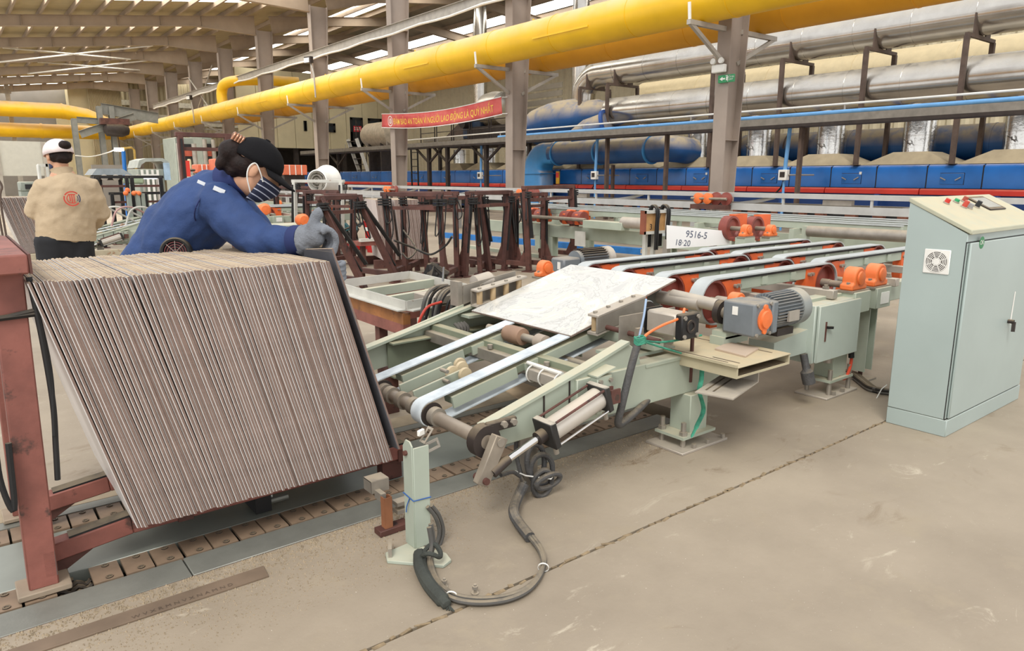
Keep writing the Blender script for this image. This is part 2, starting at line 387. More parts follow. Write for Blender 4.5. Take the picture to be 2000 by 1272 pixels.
# cross bracing rods
for (a, c) in (((2.6, 35.3), (8, 40)), ((8, 35.3), (2.6, 40)), ((4.2, 40.2), (9.4, 45)), ((9.4, 40.2), (4.2, 45))):
    B().tube([(a[0], a[1], zr(a[0])+.02), (c[0], c[1], zr(c[0])+.02)], .035, 6).build('bracing_rod', m_white, rf)
for (a, c) in (((10.62, 36, 6.3), (10.62, 40, 3.9)), ((10.62, 40, 6.1), (10.62, 36, 3.9))):
    B().tube([a, c], .035, 6).build('bracing_rod', m_galv, rf)
# floor-to-roof bright gap under eaves of the far end
# ================================================================ end walls
wl = thing('wall_end', 'far end wall of ribbed cream sheet and grey panels', 'wall', (8, 58, 0), kind='structure')
wb = B(); x = 9.0
while x < 29: wb.prism([(x, 57.96, 0), (x+.07, 57.9, 0), (x+.15, 57.9, 0), (x+.22, 57.96, 0), (x+.3, 57.96, 0), (x+.3, 58, 0), (x, 58, 0)], (0, 0, 8.0)); x += .3
wb.build('ribbed_sheet', m_wallrib, wl, smooth=0)
B().bb((9, 57.86, 6.15), (29, 57.9, 6.5)).build('pale_band', mat('pale_band', 'd2ccba', .6), wl)
B().bb((9, 57.86, 4.9), (29, 57.9, 5.6)).build('pale_band', mat('pale_band', 'd2ccba', .6), wl)
B().bb((-6, 57.5, 0), (7.4, 57.7, 7.6)).build('grey_panel', m_wallgrey, wl)
for z in (3.2, 4.6, 6.0): B().bar((-6, 57.46, z), (7.4, 57.46, z), .06, .06).build('girt', m_wallgrey, wl)
B().bb((7.3, 56.2, 0), (9.0, 57.4, 7.4)).build('pilaster', m_cream, wl)
B().bb((6.6, 56.9, 0), (7.3, 57.4, 5.9)).build('pilaster', m_cream, wl)
B().bb((9.0, 56.0, 0), (9.12, 56.2, 7.3)).build('corner_post', m_black, wl)
wl2 = thing('wall_side', 'ribbed cream sheet wall behind the columns', 'wall', (9.5, 54, 0), kind='structure')
rb = B(); p0 = AX(162, 150, 9.9); 
for k in range(26):
    x = 8.35+.075*k; rb.prism([(x, 55.6, 0), (x+.02, 55.57, 0), (x+.045, 55.57, 0), (x+.075, 55.6, 0), (x+.075, 55.63, 0), (x, 55.63, 0)], (0, 0, 6.85))
rb.build('ribbed_sheet', m_wallrib, wl2, smooth=0)
# truss and post at the far left
e = thing('roof_truss', 'pale lattice steel truss spanning below the far left roof', 'truss', (3, 52, 6.9))
zt0 = AY(60, 112, 52).z; zb0 = AY(60, 130, 52).z
xs = [0.2+.75*k for k in range(10)]
B().bar((0, 52, zt0), (7.2, 52, zt0+.2), .1, .1).build('top_chord', m_galv, e); B().bar((0, 52, zb0), (7.2, 52, zb0+.2), .1, .1).build('bottom_chord', m_galv, e)
for k in range(9):
    z0 = zb0 if k % 2 == 0 else zt0; z1 = zt0 if k % 2 == 0 else zb0
    B().bar((xs[k], 52, z0+.02*k), (xs[k+1], 52, z1+.02*k), .06, .06).build('web_bar', m_galv, e)
e = thing('end_post', 'slender pale post standing before the grey end wall', 'post', (4.1, 51, 0)); q = AY(18, 180, 51)
B().bar((q.x, 51.2, 0), (q.x-.1, 51.2, 7.0), .22, .22, up=(1, 0, 0)).build('shaft', m_galv, e)
B().bar((q.x-3, 51.2, 6.0), (q.x+.1, 51.2, 6.0), .2, .25).build('beam', m_galv, e)
q0 = AY(0, 275, 30); q1 = AY(128, 352, 30)
e = thing('partition_panel', 'low pale grey partition panel in front of the end wall', 'partition', (2, 30, 0))
B().bb((-1.2, 30, q1.z+.15), (q1.x-.45, 30.06, q0.z)).build('panel', mat('pale_partition', 'b9b7ac', .7, var=.03), e)
for x in (-.1, q1.x-.6, 1.6): B().bb((x, 29.95, 0), (x+.1, 30.1, q0.z)).build('post', m_galv, e)
# far side wall behind the kiln
wr = thing('wall_kiln_side', 'long ribbed pale wall behind the kiln', 'wall', (25, 20, 0), kind='structure')
wb = B(); y = 2.0
while y < 57.5: wb.prism([(25, y, 0), (24.93, y+.08, 0), (24.93, y+.2, 0), (25, y+.28, 0), (25, y+.4, 0), (25.05, y+.4, 0), (25.05, y, 0)], (0, 0, 6.6)); y += .4
wb.build('ribbed_sheet', mat('pale_ribbed_sheet', 'c9bd9f', .6, var=.04), wr, smooth=0)
B().bb((24.9, 2, 3.4), (24.93, 41, 3.6)).build('girt', m_galv, wr)
# ================================================================ office on the mezzanine
ofy = 43.0
of = thing('mezzanine_office', 'cream panelled office room on the mezzanine with dark framed door and windows', 'office', (18, ofy, 3))
def oz(px, py): return AY(px, py, ofy)
pl = oz(470, 290); pr = oz(770, 290); zb = oz(640, 291).z; ztp = 7.3
n = 9
for k in range(n):
    a = pl.x+(pr.x-pl.x)*k/n; c = pl.x+(pr.x-pl.x)*(k+1)/n-.025
    B().bb((a, ofy, zb), (c, ofy+.15, ztp)).build('wall_panel', m_cream, of)
B().bb((pl.x, ofy+.06, zb), (pr.x, ofy+5, zb+.15)).build('floor_deck', m_dark, of)
for k in range(4):
    xx = pl.x+.3+(pr.x-pl.x-.6)*k/3; B().bar((xx, ofy+.4, 0), (xx, ofy+.4, zb), .25, .25).build('support_post', m_dark, of)
B().bb((pl.x, ofy+4.8, 0), (pr.x, ofy+5, zb)).build('back_panel', m_dark, of)
for nm, (x0, y0, x1, y1) in (('window', (623, 240, 655, 259)), ('door', (683, 229, 710, 287)), ('window', (718, 231, 746, 272)), ('window', (594, 236, 598, 256))):
    a = oz(x0, y0); c = oz(x1, y1)
    w = B(); fz = .14
    w.bb((a.x, ofy-.06, c.z), (a.x+fz, ofy, a.z)); w.bb((c.x-fz, ofy-.06, c.z), (c.x, ofy, a.z)); w.bb((a.x, ofy-.06, a.z-fz), (c.x, ofy, a.z)); w.bb((a.x, ofy-.06, c.z), (c.x, ofy, c.z+fz))
    if nm == 'door': w.bb((a.x, ofy-.06, c.z), (c.x, ofy, c.z+.9))
    fo = w.build(nm, m_black, of); B().bb((a.x+fz, ofy-.02, c.z+fz), (c.x-fz, ofy-.01, a.z-fz)).build('pane', m_glass, fo)
a = oz(689, 246); c = oz(705, 258)
sg = B().bb((a.x, ofy-.09, c.z), (c.x, ofy-.07, a.z)).build('door_notice', mat('notice_red', 'cf3a44', .6), of, label='red and white notice on the office door')
for zz in (.28, .6): B().bb((a.x+.06, ofy-.1, c.z+(a.z-c.z)*zz), (c.x-.06, ofy-.092, c.z+(a.z-c.z)*(zz+.16))).build('print', m_white, sg)
# ================================================================ kiln
m_kblue = mat('kiln_blue_enamel', '1f68b4', 0.25, var=0.10, scale=1.5, dust=0.3)
m_kblue2 = mat('kiln_blue_lower', '1b4688', 0.5, var=0.12, scale=1.5)
m_kred = mat('kiln_red_rail', 'd93a2a', 0.45, var=0.06, scale=2, dust=0.25)
m_lblue = mat('light_blue_duct', '2f86c4', 0.5, var=0.08, scale=1.5, dust=0.95, dustcol='b09c7e', dlo=-0.05, dhi=0.75)
m_bduct = mat('blue_duct', '1a4f86', 0.4, var=0.12, scale=1.5, dust=1.0, dustcol='a99a80', dlo=-0.1, dhi=0.55)
m_silver = mat('silver_duct_cladding', 'c9c5bd', 0.2, metal=0.95, var=0.06, scale=2.5, dust=0.5, dustcol='b7a88c', dlo=0.25, dhi=0.85, bump=0.12, bscale=6)
m_foil = mat('crinkled_foil', 'e4e2dc', 0.16, metal=1.0, var=0.03, bump=0.9, bscale=7)
m_hood = mat('dusty_hood', 'a5967a', 0.85, var=0.10, scale=3)
m_brownpost = mat('brown_steel_post', '5a4a40', 0.7, var=0.15, dust=0.2)
m_pblue = mat('sky_blue_pipe', '6aa3d8', 0.45, var=0.06)
m_clay = mat('clay_block', '7d4e3c', 0.8, var=0.2, scale=5)
KX = 16.3
kn = thing('roller_kiln', 'long blue panelled roller kiln with red rail and pale hoods', 'kiln', (KX, 4, 0))
B().bb((KX+.08, 2.6, 0.1), (KX+2.2, 40, .95)).build('lower_body', m_kblue2, kn)
B().bb((KX+.25, 2.6, .95), (KX+2.1, 40, 1.46)).build('upper_body', m_kblue2, kn)
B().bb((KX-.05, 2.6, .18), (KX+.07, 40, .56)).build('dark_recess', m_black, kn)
ph = .05
pan = [(KX, 0, .995), (KX, 0, 1.40), (KX+.03, 0, 1.455), (KX+.09, 0, 1.48), (KX+.5, 0, 1.48), (KX+.5, 0, .995)]
pm = None
ys = [3.55+1.046*k for k in range(35)]
for k, y in enumerate(ys):
    if pm is None:
        b = B(); b.prism(pan, (0, 1.02, 0)); b.bb((KX-.008, .0, 1.0), (KX, 1.02, 1.03)); pm = b.mesh('side_panel', m_kblue)
    p = meshobj('side_panel', pm, kn, Matrix.Translation((0, y, 0)))
    B().bb((KX+.004, y+1.02, 1.0), (KX+.02, y+1.046, 1.46)).build('joint_strip', m_black, kn)
    B().bb((KX-.015, y+.95, 1.28), (KX, y+1.0, 1.34)).build('tag_plate', m_white, p) if k % 2 == 0 and k < 12 else None
    if k % 2 == 0:
        d = B().bb((KX-.012, .32, 1.08), (KX+.004, .76, 1.30)).build('access_door', m_kblue, p, bev=.004); 
        B().bb((KX-.004, .31, 1.07), (KX+.003, .325, 1.31)).bb((KX-.004, .31, 1.3), (KX+.003, .77, 1.31)).build('door_gap', m_black, d)
        for yy, a in ((.70, .25), (.42, -.3)):
            B().bar((KX-.03, yy-.05, 1.19-a*.1), (KX-.03, yy+.05, 1.19+a*.1), .02, .02).build('handle', m_galv, d)
for k in range(18):
    y = 2.6+2.092*k
    r = B().prism([(KX-.06, y, .86), (KX-.06, y, .955), (KX-.02, y, .985), (KX+.1, y, .985), (KX+.1, y, .86)], (0, 2.07, 0)).build('red_rail', m_kred, kn, bev=.006)
for k in range(46):
    y = 3.2+.62*k+.08*math.sin(k*2.3)
    if y < 19: B().box((KX-.10, y, .33), (.22, .2+.04*math.sin(k), .3)).build('clay_block', m_clay, kn)
for k in range(8): B().bar((KX-.12, 3+2.3*k, 0), (KX-.12, 3+2.3*k, .86), .1, .1).build('stand_leg', m_kblue2, kn)
# dusty hoods and foil stacks
for k, y in enumerate([5.25, 7.2, 9.2, 11.15, 13.1, 15.07, 17.05, 19.0, 21.0, 23.0, 25.0]):
    h = thing('exhaust_stack', 'crinkled silver foil stack on a dusty pyramid hood above the kiln', 'exhaust stack', (17, y, 1.49), 'exhaust stacks along the kiln')
    b = B(); w0, w1 = .92, .36
    b.add([(16.42, y-w0, 1.49), (17.7, y-w0, 1.49), (17.7, y+w0, 1.49), (16.42, y+w0, 1.49), (17-w1, y-w1, 1.76), (17+w1, y-w1, 1.76), (17+w1, y+w1, 1.76), (17-w1, y+w1, 1.76)], [(0, 1, 2, 3), (4, 5, 6, 7), (0, 1, 5, 4), (1, 2, 6, 5), (2, 3, 7, 6), (3, 0, 4, 7)])
    b.build('hood', m_hood, h)
    c = B(); c.cyl((17, y, 1.76), (17, y, 2.78 if y < 16.5 else 2.3), .33, n=28); c.build('stack_pipe', m_foil, h)
    B().ring((17, y, 2.1), (17, y, 2.115), .335, .3, n=28).build('seam_band', m_silver, h)
    hd = B(); hd.tube([(16.66, y+.05, 1.94), (16.56, y+.05, 1.94), (16.56, y+.05, 2.0)], .012, 6); hd.tube([(16.56, y-.02, 1.9), (16.56, y+.12, 2.02)], .012, 6); hd.build('damper_lever', m_dark, h)
# ducts above the kiln
def duct(name, label, X, z, r, y0, y1, mt, step, rm=None):
    e = thing(name, label, 'duct', (X, y0, z)); y = y0
    while y < y1:
        B().cyl((X, y, z), (X, min(y+step-.012, y1), z), r, n=40).build('duct_section', mt, e)
        B().ring((X, y-.02, z), (X, y+.02, z), r+.008, r-.03, n=40).build('seam_band', rm or mt, e); y += step
    return e
dt = duct('silver_exhaust_duct', 'upper polished silver exhaust duct on goal post frames', 17.0, 4.43, .40, 2.5, 16.6, m_silver, 1.25)
B().tube(spline([(17, 16.6, 4.43), (17, 17.3, 4.40), (17, 17.75, 4.1), (17, 17.85, 3.7), (17, 17.85, 3.3)], 5), .40, 28).build('end_elbow', m_silver, dt)
duct('silver_exhaust_duct', 'lower dust topped silver exhaust duct just above the cable tray', 16.85, 3.18, .45, 2.5, 16.4, m_silver, 1.25)
duct('cream_exhaust_duct', 'large cream dusted duct running behind the two silver ducts', 19.6, 3.85, .55, 2.5, 17.5, mat('cream_duct', 'cdbb94', .35, metal=.35, var=.05, dust=.6, dustcol='cdb98f'), 2.5)
bd = duct('blue_air_duct', 'dark blue dusty air duct running behind the foil stacks', 18.1, 1.97, .40, 3.0, 15.2, m_bduct, 3.1)
for y in (4.6, 7.6, 10.9): B().tube([(18.1-.41*math.sin(a), y, 1.97+.41*math.cos(a)) for a in [0.2+.2*i for i in range(8)]], .02, 6).build('hose', m_brownpost, bd)
# goal post frames
for px, py in ((1895, 45), (1697, 83), (1532, 118), (1397, 130), (1190, 160), (1136, 170)):
    y = AX(px, py, 16.4).y; zt = AX(px, py, 16.4).z
    e = thing('goal_post_frame', 'dark steel goal post frame cradling the upper silver duct', 'support frame', (16.4, y, 1.48), 'goal post frames over the kiln')
    for X in (16.33, 17.66): B().bar((X, y, 1.485), (X, y, 3.96), .09, .09, up=(1, 0, 0)).build('post', m_brownpost, e)
    B().bar((16.3, y, 3.99), (17.7, y, 3.99), .07, .07).build('cross_bar', m_brownpost, e)
    for X, s in ((16.58, 1), (17.42, -1)): B().prism([(X, y-.03, 4.02), (X, y-.03, 4.42), (X+.24*s, y-.03, 4.02)], (0, .03, 0)).build('saddle_plate', m_brownpost, e)
    for X in (16.33, 17.66): B().box((X, y, 1.49), (.16, .16, .012)).build('foot', m_brownpost, e)
# cable tray with blue pipe
e = thing('cable_tray', 'grey steel cable tray beam carrying a sky blue pipe past the columns', 'cable tray', (15, 3, 2.37))
B().chan((15, 2.6, 2.45), (15, 37, 2.45), .15, .4, .012, flip=1).build('tray_channel', mat('tray_grey', '8d887f', .55, metal=.3, var=.1, dust=.4), e)
B().bb((14.99, 2.6, 2.31), (15.42, 37, 2.372)).build('painted_under_shadow', m_dark, e)  # dark strip under the tray, its colour stands in for shade
B().cyl((15.12, 2.6, 2.58), (15.12, 20, 2.55), .045, n=12).build('blue_pipe', m_pblue, e)
B().tube([(15.2, 2.6, 2.73), (15.2, 11, 2.74), (15.2, 27, 2.68)], .022, 8).build('thin_conduit', m_white, e)
for k in range(8): B().bar((15.2, 4+4*k, 2.52), (15.2, 4+4*k, 2.72), .03, .03).build('conduit_stand', m_galv, e)
for px in (660, 838, 874, 950, 1186, 1302, 1392, 1563):
    y = AX(px, 300, 15.25).y
    B().bar((15.25, y, 0), (15.25, y, 2.33), .15 if px in (838, 874, 950) else .07, .12, up=(1, 0, 0)).build('tray_post', m_dark if px < 1000 else m_brownpost, e)
    if px in (838, 874, 950, 660):
        for s in (-1, 1): B().bar((15.25, y, 1.75), (15.25, y+s*.95, 2.32), .07, .07).build('tray_brace', m_dark, e)
for px, zt in ((1163, 1), (1533, 1), (939, 1)):
    y = AX(px, 330, 15.35).y
    e2 = thing('switch_box', 'sky blue conduit pole with a cream switch box before the kiln', 'switch box', (15.35, y, 1), 'switch boxes on blue poles')
    B().cyl((15.35, y, 1.34), (15.35, y-.05, 2.31), .045, n=10).build('conduit_pole', m_pblue, e2)
    bx = B().box((15.32, y, 1.27), (.12, .22, .24)).build('box', m_white, e2, bev=.01)
    B().box((15.255, y, 1.28), (.01, .12, .12)).build('window', m_dark, bx)
    B().tube(spline([(15.33, y, 1.15), (15.4, y+.1, .98), (15.5, y+.35, .8)], 5), .02, 6).build('cord', m_black, e2)
    B().tube([(15.32, y-.11, 1.27), (16.0, y-.35, 1.27)], .02, 6).build('side_rod', m_galv, e2)
    B().cyl((15.35, y, 0), (15.35, y, 1.15), .03, n=8).build('stand', m_pblue, e2)
# light blue elbow duct
e = thing('blue_elbow_duct', 'light blue square elbow duct coming down before the kiln, joined to a round blue duct', 'duct', (15.7, 16.5, 0))
ya = AX(1065, 340, 15.7).y; yb = AX(1027, 340, 15.7).y; yc = (ya+yb)/2; hw = (yb-ya)/2
b = B(); zc = 1.97; Rr = .62; cy = yc-Rr; cz = zc-Rr
path = [(yc, 0.0, 0, hw), (yc, cz, 0, hw)]
for i in range(1, 11):
    a = PI/2*i/10; path.append((cy+Rr*math.cos(a), cz+Rr*math.sin(a), a, hw+(.34-hw)*i/10))
path.append((cy-.35, zc, PI/2, .34))
vs = []
for (y, z, a, h_) in path:
    ny, nz = math.cos(a), math.sin(a)
    for k in range(24):
        th = 2*PI*k/24; ca, sa = math.cos(th), math.sin(th); q = .38 if a > .3 else .25
        vs.append((15.81+.31*math.copysign(abs(ca)**q, ca), y+h_*math.copysign(abs(sa)**q, sa)*ny, z+h_*math.copysign(abs(sa)**q, sa)*nz))
fs = []
for i in range(len(path)-1):
    for k in range(24): fs.append((24*i+k, 24*i+(k+1) % 24, 24*i+24+(k+1) % 24, 24*i+24+k))
fs += [tuple(range(24)), tuple(range(24*len(path)-24, 24*len(path)))]
b.add(vs, fs).build('square_elbow', m_lblue, e, smooth=40)
B().bb((15.47, ya-.02, cz-.03), (16.15, yb+.02, cz)).build('flange', m_lblue, e)
B().cyl((15.8, cy-.2, zc), (15.8, cy-4.3, zc), .36, n=32).build('round_duct', m_bduct, e)
for t in (.3, 2.2, 4.2): B().ring((15.8, cy-.1-t, zc), (15.8, cy-.16-t, zc), .40, .33, n=32).build('flange', m_lblue, e)
B().tube(spline([(15.8, cy-4.3, zc), (15.9, cy-4.7, zc+.02), (16.2, cy-4.95, zc), (16.7, cy-5.0, zc-.05)], 5), .36, 24).build('end_bend', m_bduct, e)
B().bar((15.75, cy-2.9, 0), (15.75, cy-2.9, zc-.4), .08, .08).build('stand', m_brownpost, e)
ctl = B().bb((15.9, ya-.45, 1.0), (15.94, ya-.3, 1.4)).build('warning_sign', mat('sign_yellow', 'd9a527', .6), e); B().bb((15.89, ya-.44, 1.2), (15.9, ya-.31, 1.36)).build('red_field', m_kred, ctl)
# big blue fan elbow
e = thing('blue_fan_elbow', 'huge dusty blue elbow duct bulging behind the second column', 'duct', (16.7, 18, 1.5))
B().tube(spline([(16.85, 16.1, 3.18), (16.8, 16.7, 3.15), (16.6, 17.6, 3.1), (16.5, 18.6, 3.05), (16.6, 19.6, 2.9)], 5), [.42]*6+[.5]*5+[.62]*10, 28).build('elbow', m_bduct, e)
B().tube([(16.3, 16.0, 2.75), (16.1, 16.6, 2.55), (16.05, 17.0, 2.35)], [.42, .45, .42], 24).build('outlet_cone', m_bduct, e)
B().ring((16.32, 15.98, 2.77), (16.29, 16.06, 2.74), .5, .4, n=28).build('flange', m_kblue2, e)
B().bar((16.6, 18.6, 1.5), (16.6, 18.6, 2.5), .2, .2).build('stand', m_dark, e)
# silver vent stacks rising to the roof
for px, nm in ((937, 'tall pale vent stack rising to the roof behind the yellow pipe'), (1135, 'tall foil vent stack rising beside the upper silver duct end')):
    q = AX(px, 40, 17.6); e = thing('vent_stack', nm, 'vent stack', (17.6, q.y, 3))
    B().cyl((17.6, q.y, 3.0), (17.6, q.y, 8.2), .27, n=24).build('stack_pipe', m_silver, e); B().ring((17.6, q.y, 5.9), (17.6, q.y, 5.96), .29, .2).build('band', m_silver, e)
# platform with blower behind the banner
e = thing('service_platform', 'dark steel service platform with hand rails behind the red banner', 'platform', (17, 20, 2))
x0, y0, y1 = 16.2, 19.6, 26.0; zp = 2.62
B().bb((x0, y0, zp-.22), (x0+2.2, y1, zp)).build('deck', m_brownpost, e, bev=.02)
B().bb((x0+.4, y0+.3, zp), (x0+1.8, y1-2, zp+.5)).build('equipment_skid', m_dark, e)
for k in range(6):
    y = y0+1.25*k; B().tube([(x0+.06, y, zp), (x0+.06, y, 3.3), (x0+.06, y+1.1, 3.3), (x0+.06, y+1.1, zp)], .025, 8).build('hand_rail', m_dark, e)
    B().tube([(x0+.06, y, 3.0), (x0+.06, y+1.1, 3.0)], .018, 6).build('mid_rail', m_dark, e)
for y in (y0+.3, y1-.3):
    for X in (x0+.2, x0+2): B().bar((X, y, 1.48), (X, y, zp-.2), .12, .12).build('leg', m_dark, e)
q = AX(940, 180, 17.2)
e = thing('blower', 'dark blue blower with a pale drum on the service platform', 'blower', (17.2, q.y, 3))
B().box((17.2, q.y, 3.35), (1.0, 1.2, 1.3)).build('casing', mat('blower_blue', '2a3d55', .5, dust=.4), e, bev=.03)
B().lathe((17.1, q.y-.6, 3.75), (0, -1, 0), [(.2, 0), (.62, .02), (.66, .5), (.6, 1.0), (.3, 1.05)], 24).build('drum', m_silver, e)
B().cyl((16.65, q.y+.2, 3.3), (16.4, q.y+.2, 3.3), .22, n=16).build('motor', m_dark, e)
B().box((16.68, q.y-.1, 3.75), (.02, .22, .25)).build('name_plate', m_white, e)
B().prism([(17.2, q.y+1.2, 3.6), (17.2, q.y+2.6, 2.9), (17.2, q.y+1.2, 2.9)], (.5, 0, 0)).build('chute', m_brownpost, e)
for k in range(5): B().bar((18.9, 21, 3.5+.28*k), (18.9, 26.5, 3.5+.28*k), .04, .2).build('louvre_slat', m_roofdk, e)
# horizontal tank
a = AX(735, 264, 17); e = thing('air_tank', 'pale horizontal tank with a domed end behind a column', 'tank', (17, a.y, 2.3))
B().lathe((17, a.y+.9, a.z), (0, -1, 0), [(.05, 0), (.35, .04), (.52, .2), (.58, .4), (.58, 2.4), (.5, 2.6), (.2, 2.7)], 28).build('shell', mat('tank_paint', 'b5a892', .5, dust=.4), e)
for s in (.0, -1.2): B().bb((16.6, a.y+s, 1.48), (17.4, a.y+s+.12, a.z-.35)).build('saddle', m_dark, e)
# stairs from the mezzanine
e = thing('steel_stairs', 'open tread steel stairs descending from the mezzanine door', 'stairs', (19, 38, 0))
p0 = AX(700, 295, 18.5); p1 = AX(745, 340, 16.6); p0 = V((18.6, 38, 3.0)); p0 = AY(712, 296, 38); p1 = AY(722, 328, 38)
q0 = AY(697, 292, 38); q1 = AY(722, 328, 38)
for dy in (0, 1.1): B().bar((q0.x, 38+dy, q0.z+.6), (q1.x+.4, 38+dy, 0.04), .05, .2).build('stringer', m_white, e)
for k in range(10):
    t = (k+.5)/10; B().bb((q0.x+(q1.x+.4-q0.x)*t-.12, 38, (q0.z+.6)*(1-t)+.15*t), (q0.x+(q1.x+.4-q0.x)*t+.12, 39.1, (q0.z+.6)*(1-t)+.15*t+.04)).build('tread', m_dark, e)
for t in (0, .5, 1): B().tube([(q0.x+(q1.x+.4-q0.x)*t, 38, (q0.z+.6)*(1-t)+.15*t), (q0.x+(q1.x+.4-q0.x)*t, 38, (q0.z+.6)*(1-t)+.15*t+1)], .025, 6).build('baluster', m_dark, e)
B().tube([(q0.x, 38, q0.z+1.6), (q1.x+.4, 38, 1.15)], .025, 6).build('hand_rail', m_dark, e)
# ladder up to the tray
y = AX(810, 330, 15.6).y
e = thing('access_ladder', 'black steel access ladder in front of the kiln below the tray', 'ladder', (15.6, y, 0))
for s in (-.26, .26): B().bar((15.6, y+s, 0), (15.6, y+s, 2.36), .05, .05, up=(1, 0, 0)).build('rail', m_black, e)
for k in range(8): B().tube([(15.6, y-.26, .25+.28*k), (15.6, y+.26, .25+.28*k)], .018, 6).build('rung', m_black, e)
# ---------------------------------------------------------------- banner and signs
m_banner = mat('red_banner_cloth', 'c9353a', .6, var=.06, scale=2, col2='d96a60'); m_gold = mat('gold_print', 'f0c64a', .5, var=.05)
e = thing('red_banner', 'sagging red cloth banner with gold lettering tied between two columns', 'banner', (10.58, 16.7, 2.6))
by0, by1 = 19.72, 13.82
def bfn(u, v):
    y = by0+(by1-by0)*u; sag = -.13*math.sin(PI*u); z = 2.66+v*.41+sag-.0*u; xx = 10.56-.05*math.sin(PI*u)+.02*math.sin(9*u+2*v)
    return V((xx, y, z))
b = B(); n = 40
for i in range(n+1):
    for j in range(5): b.v.append(tuple(bfn(i/n, j/4)))
for i in range(n):
    for j in range(4): b.f.append((i*5+j, i*5+5+j, i*5+6+j, i*5+1+j))
bo = b.build('cloth', m_banner, e); sm = bo.modifiers.new('thick', 'SOLIDIFY'); sm.thickness = .004
for v0, v1 in ((0, .045), (.955, 1)):
    b = B()
    for i in range(n+1):
        for v in (v0, v1): p = bfn(i/n, v); b.v.append((p.x-.008, p.y, p.z))
    b.f = [(2*i, 2*i+2, 2*i+3, 2*i+1) for i in range(n)]; b.build('white_hem', m_white, e)
def put(x, y, u0=.535, s=1/5.9): p = bfn(u0+x*s, .48+y/.41); return V((p.x-.01, p.y, p.z))
tm = text_mesh('ĐẢM BẢO AN TOÀN VÌ NGƯỜI LAO ĐỘNG LÀ QUÝ NHẤT', .225, 0, True)
w = max(v.co.x for v in tm.vertices)-min(v.co.x for v in tm.vertices); k = 4.85/w
for v in tm.vertices: v.co = put(v.co.x*k, v.co.y-.02)
tm.materials.clear(); tm.materials.append(m_gold); meshobj('lettering', tm, e)
b = B()
for (r0, r1) in ((.125, .15), (.06, .08)):
    for i in range(24):
        if r0 < .1 and 5 < i < 9: continue
        a0, a1 = 2*PI*i/24, 2*PI*(i+1)/24
        b.quad(*[put(-2.62+r*math.cos(a), r*math.sin(a)) for r, a in ((r0, a0), (r1, a0), (r1, a1), (r0, a1))])
for dx in (-.03, .02): b.quad(*[put(-2.62+dx+x, y) for x, y in ((0, -.07), (.022, -.07), (.022, .07), (0, .07))])
b.build('round_emblem', m_white, e)
for y, z in ((by0, 3.05), (by0, 2.68), (by1, 3.05), (by1, 2.68)): B().tube([(10.56, y, z), (10.64, y+(.1 if y == by0 else -.1), z)], .01, 6).build('tie_cord', m_white, e)
# exit sign and emergency lamp on the first column
ye = CY[0]+.0
e = thing('exit_sign', 'green running man exit sign with white arrow on the column', 'sign', (10.62, ye, 2.75))
q0 = AX(1403, 148, 10.6); q1 = AX(1432, 159, 10.6)
m_green = mat('exit_green', '1f7a48', .4, emit=.25)
B().bb((10.6, q1.y, q1.z), (10.645, q0.y, q0.z)).build('panel', m_green, e)
cy_, cz_ = (q0.y+q1.y)/2, (q0.z+q1.z)/2; L = q0.y-q1.y
b = B(); X = 10.597
b.add([(X, q0.y-.03, cz_), (X, q0.y-.09, cz_+.035), (X, q0.y-.09, cz_-.035)], [(0, 1, 2)]); b.bb((X, q0.y-.14, cz_-.012), (X+.002, q0.y-.09, cz_+.012))
b.bb((X, q0.y-.2, cz_-.05), (X+.002, q0.y-.19, cz_+.05)); b.bb((X, q0.y-.2, cz_+.04), (X+.002, q0.y-.15, cz_+.05)); b.bb((X, q0.y-.185, cz_-.03), (X+.002, q0.y-.16, cz_+.03))
b.build('pictogram', m_white, e)
text_part('lettering', 'LỐI RA\nEXIT', m_white, e, lambda x, y: V((10.596, q1.y+.045-x, cz_+y)), .04, align='CENTER')
e = thing('emergency_lamp', 'white twin head emergency lamp above the green exit sign', 'lamp', (10.6, ye, 2.95))
B().box((10.58, ye+.02, 3.02), (.08, .26, .13)).build('case', m_white, e, bev=.012)
for s in (-.06, .1): B().lathe((10.56, ye+s, 3.13), (-1, 0, .2), [(.02, 0), (.045, .02), (.05, .06)], 14).build('lamp_head', m_white, e)
# ================================================================ floor slat conveyor
m_rail = mat('dull_steel_plate', '85857c', 0.5, metal=0.35, var=0.10, scale=5, rust=0.12, bump=0.1)
m_slat = mat('worn_brown_slat', '8a7560', 0.6, metal=0.15, var=0.14, scale=9, rust=0.1, rustcol='6d4a2e')
m_rust = mat('red_oxide_paint', '8c564b', 0.65, var=0.16, scale=7, rust=0.4, rustcol='533a33', bump=0.1)
m_rustmid = mat('brown_rack_paint', '573730', 0.65, var=0.2, scale=6, rust=0.45, rustcol='3a2a26', bump=0.1)
m_rustdk = mat('dark_rusty_steel', '5d3a31', 0.7, var=0.2, scale=7, rust=0.4, rustcol='33231f', bump=0.1)
m_scar = mat('grey_weld_scar', '5b5450', 0.7, var=0.15)
fc = thing('floor_slat_conveyor', 'twin slat chain conveyor sunk in the floor under the tile stack', 'conveyor', (1.3, 2.65, -.1))
X0, X1 = -.32, 2.86
B().bb((X0, 2.258, -.05), (.475, 2.388, .002)).build('near_cover_plate', m_rail, fc, bev=.002); B().bb((.479, 2.258, -.05), (X1, 2.388, .003)).build('near_cover_plate', m_rail, fc, bev=.002)
B().bb((X0, 2.253, -.06), (X1, 2.262, -.001)).build('edge_angle', m_rustdk, fc)
B().bb((X0, 2.53, -.06), (X1, 2.872, -.004)).build('centre_plate', mat('grey_green_plate', '8f938a', 0.4, metal=0.3, var=0.06, scale=4), fc, bev=.002)
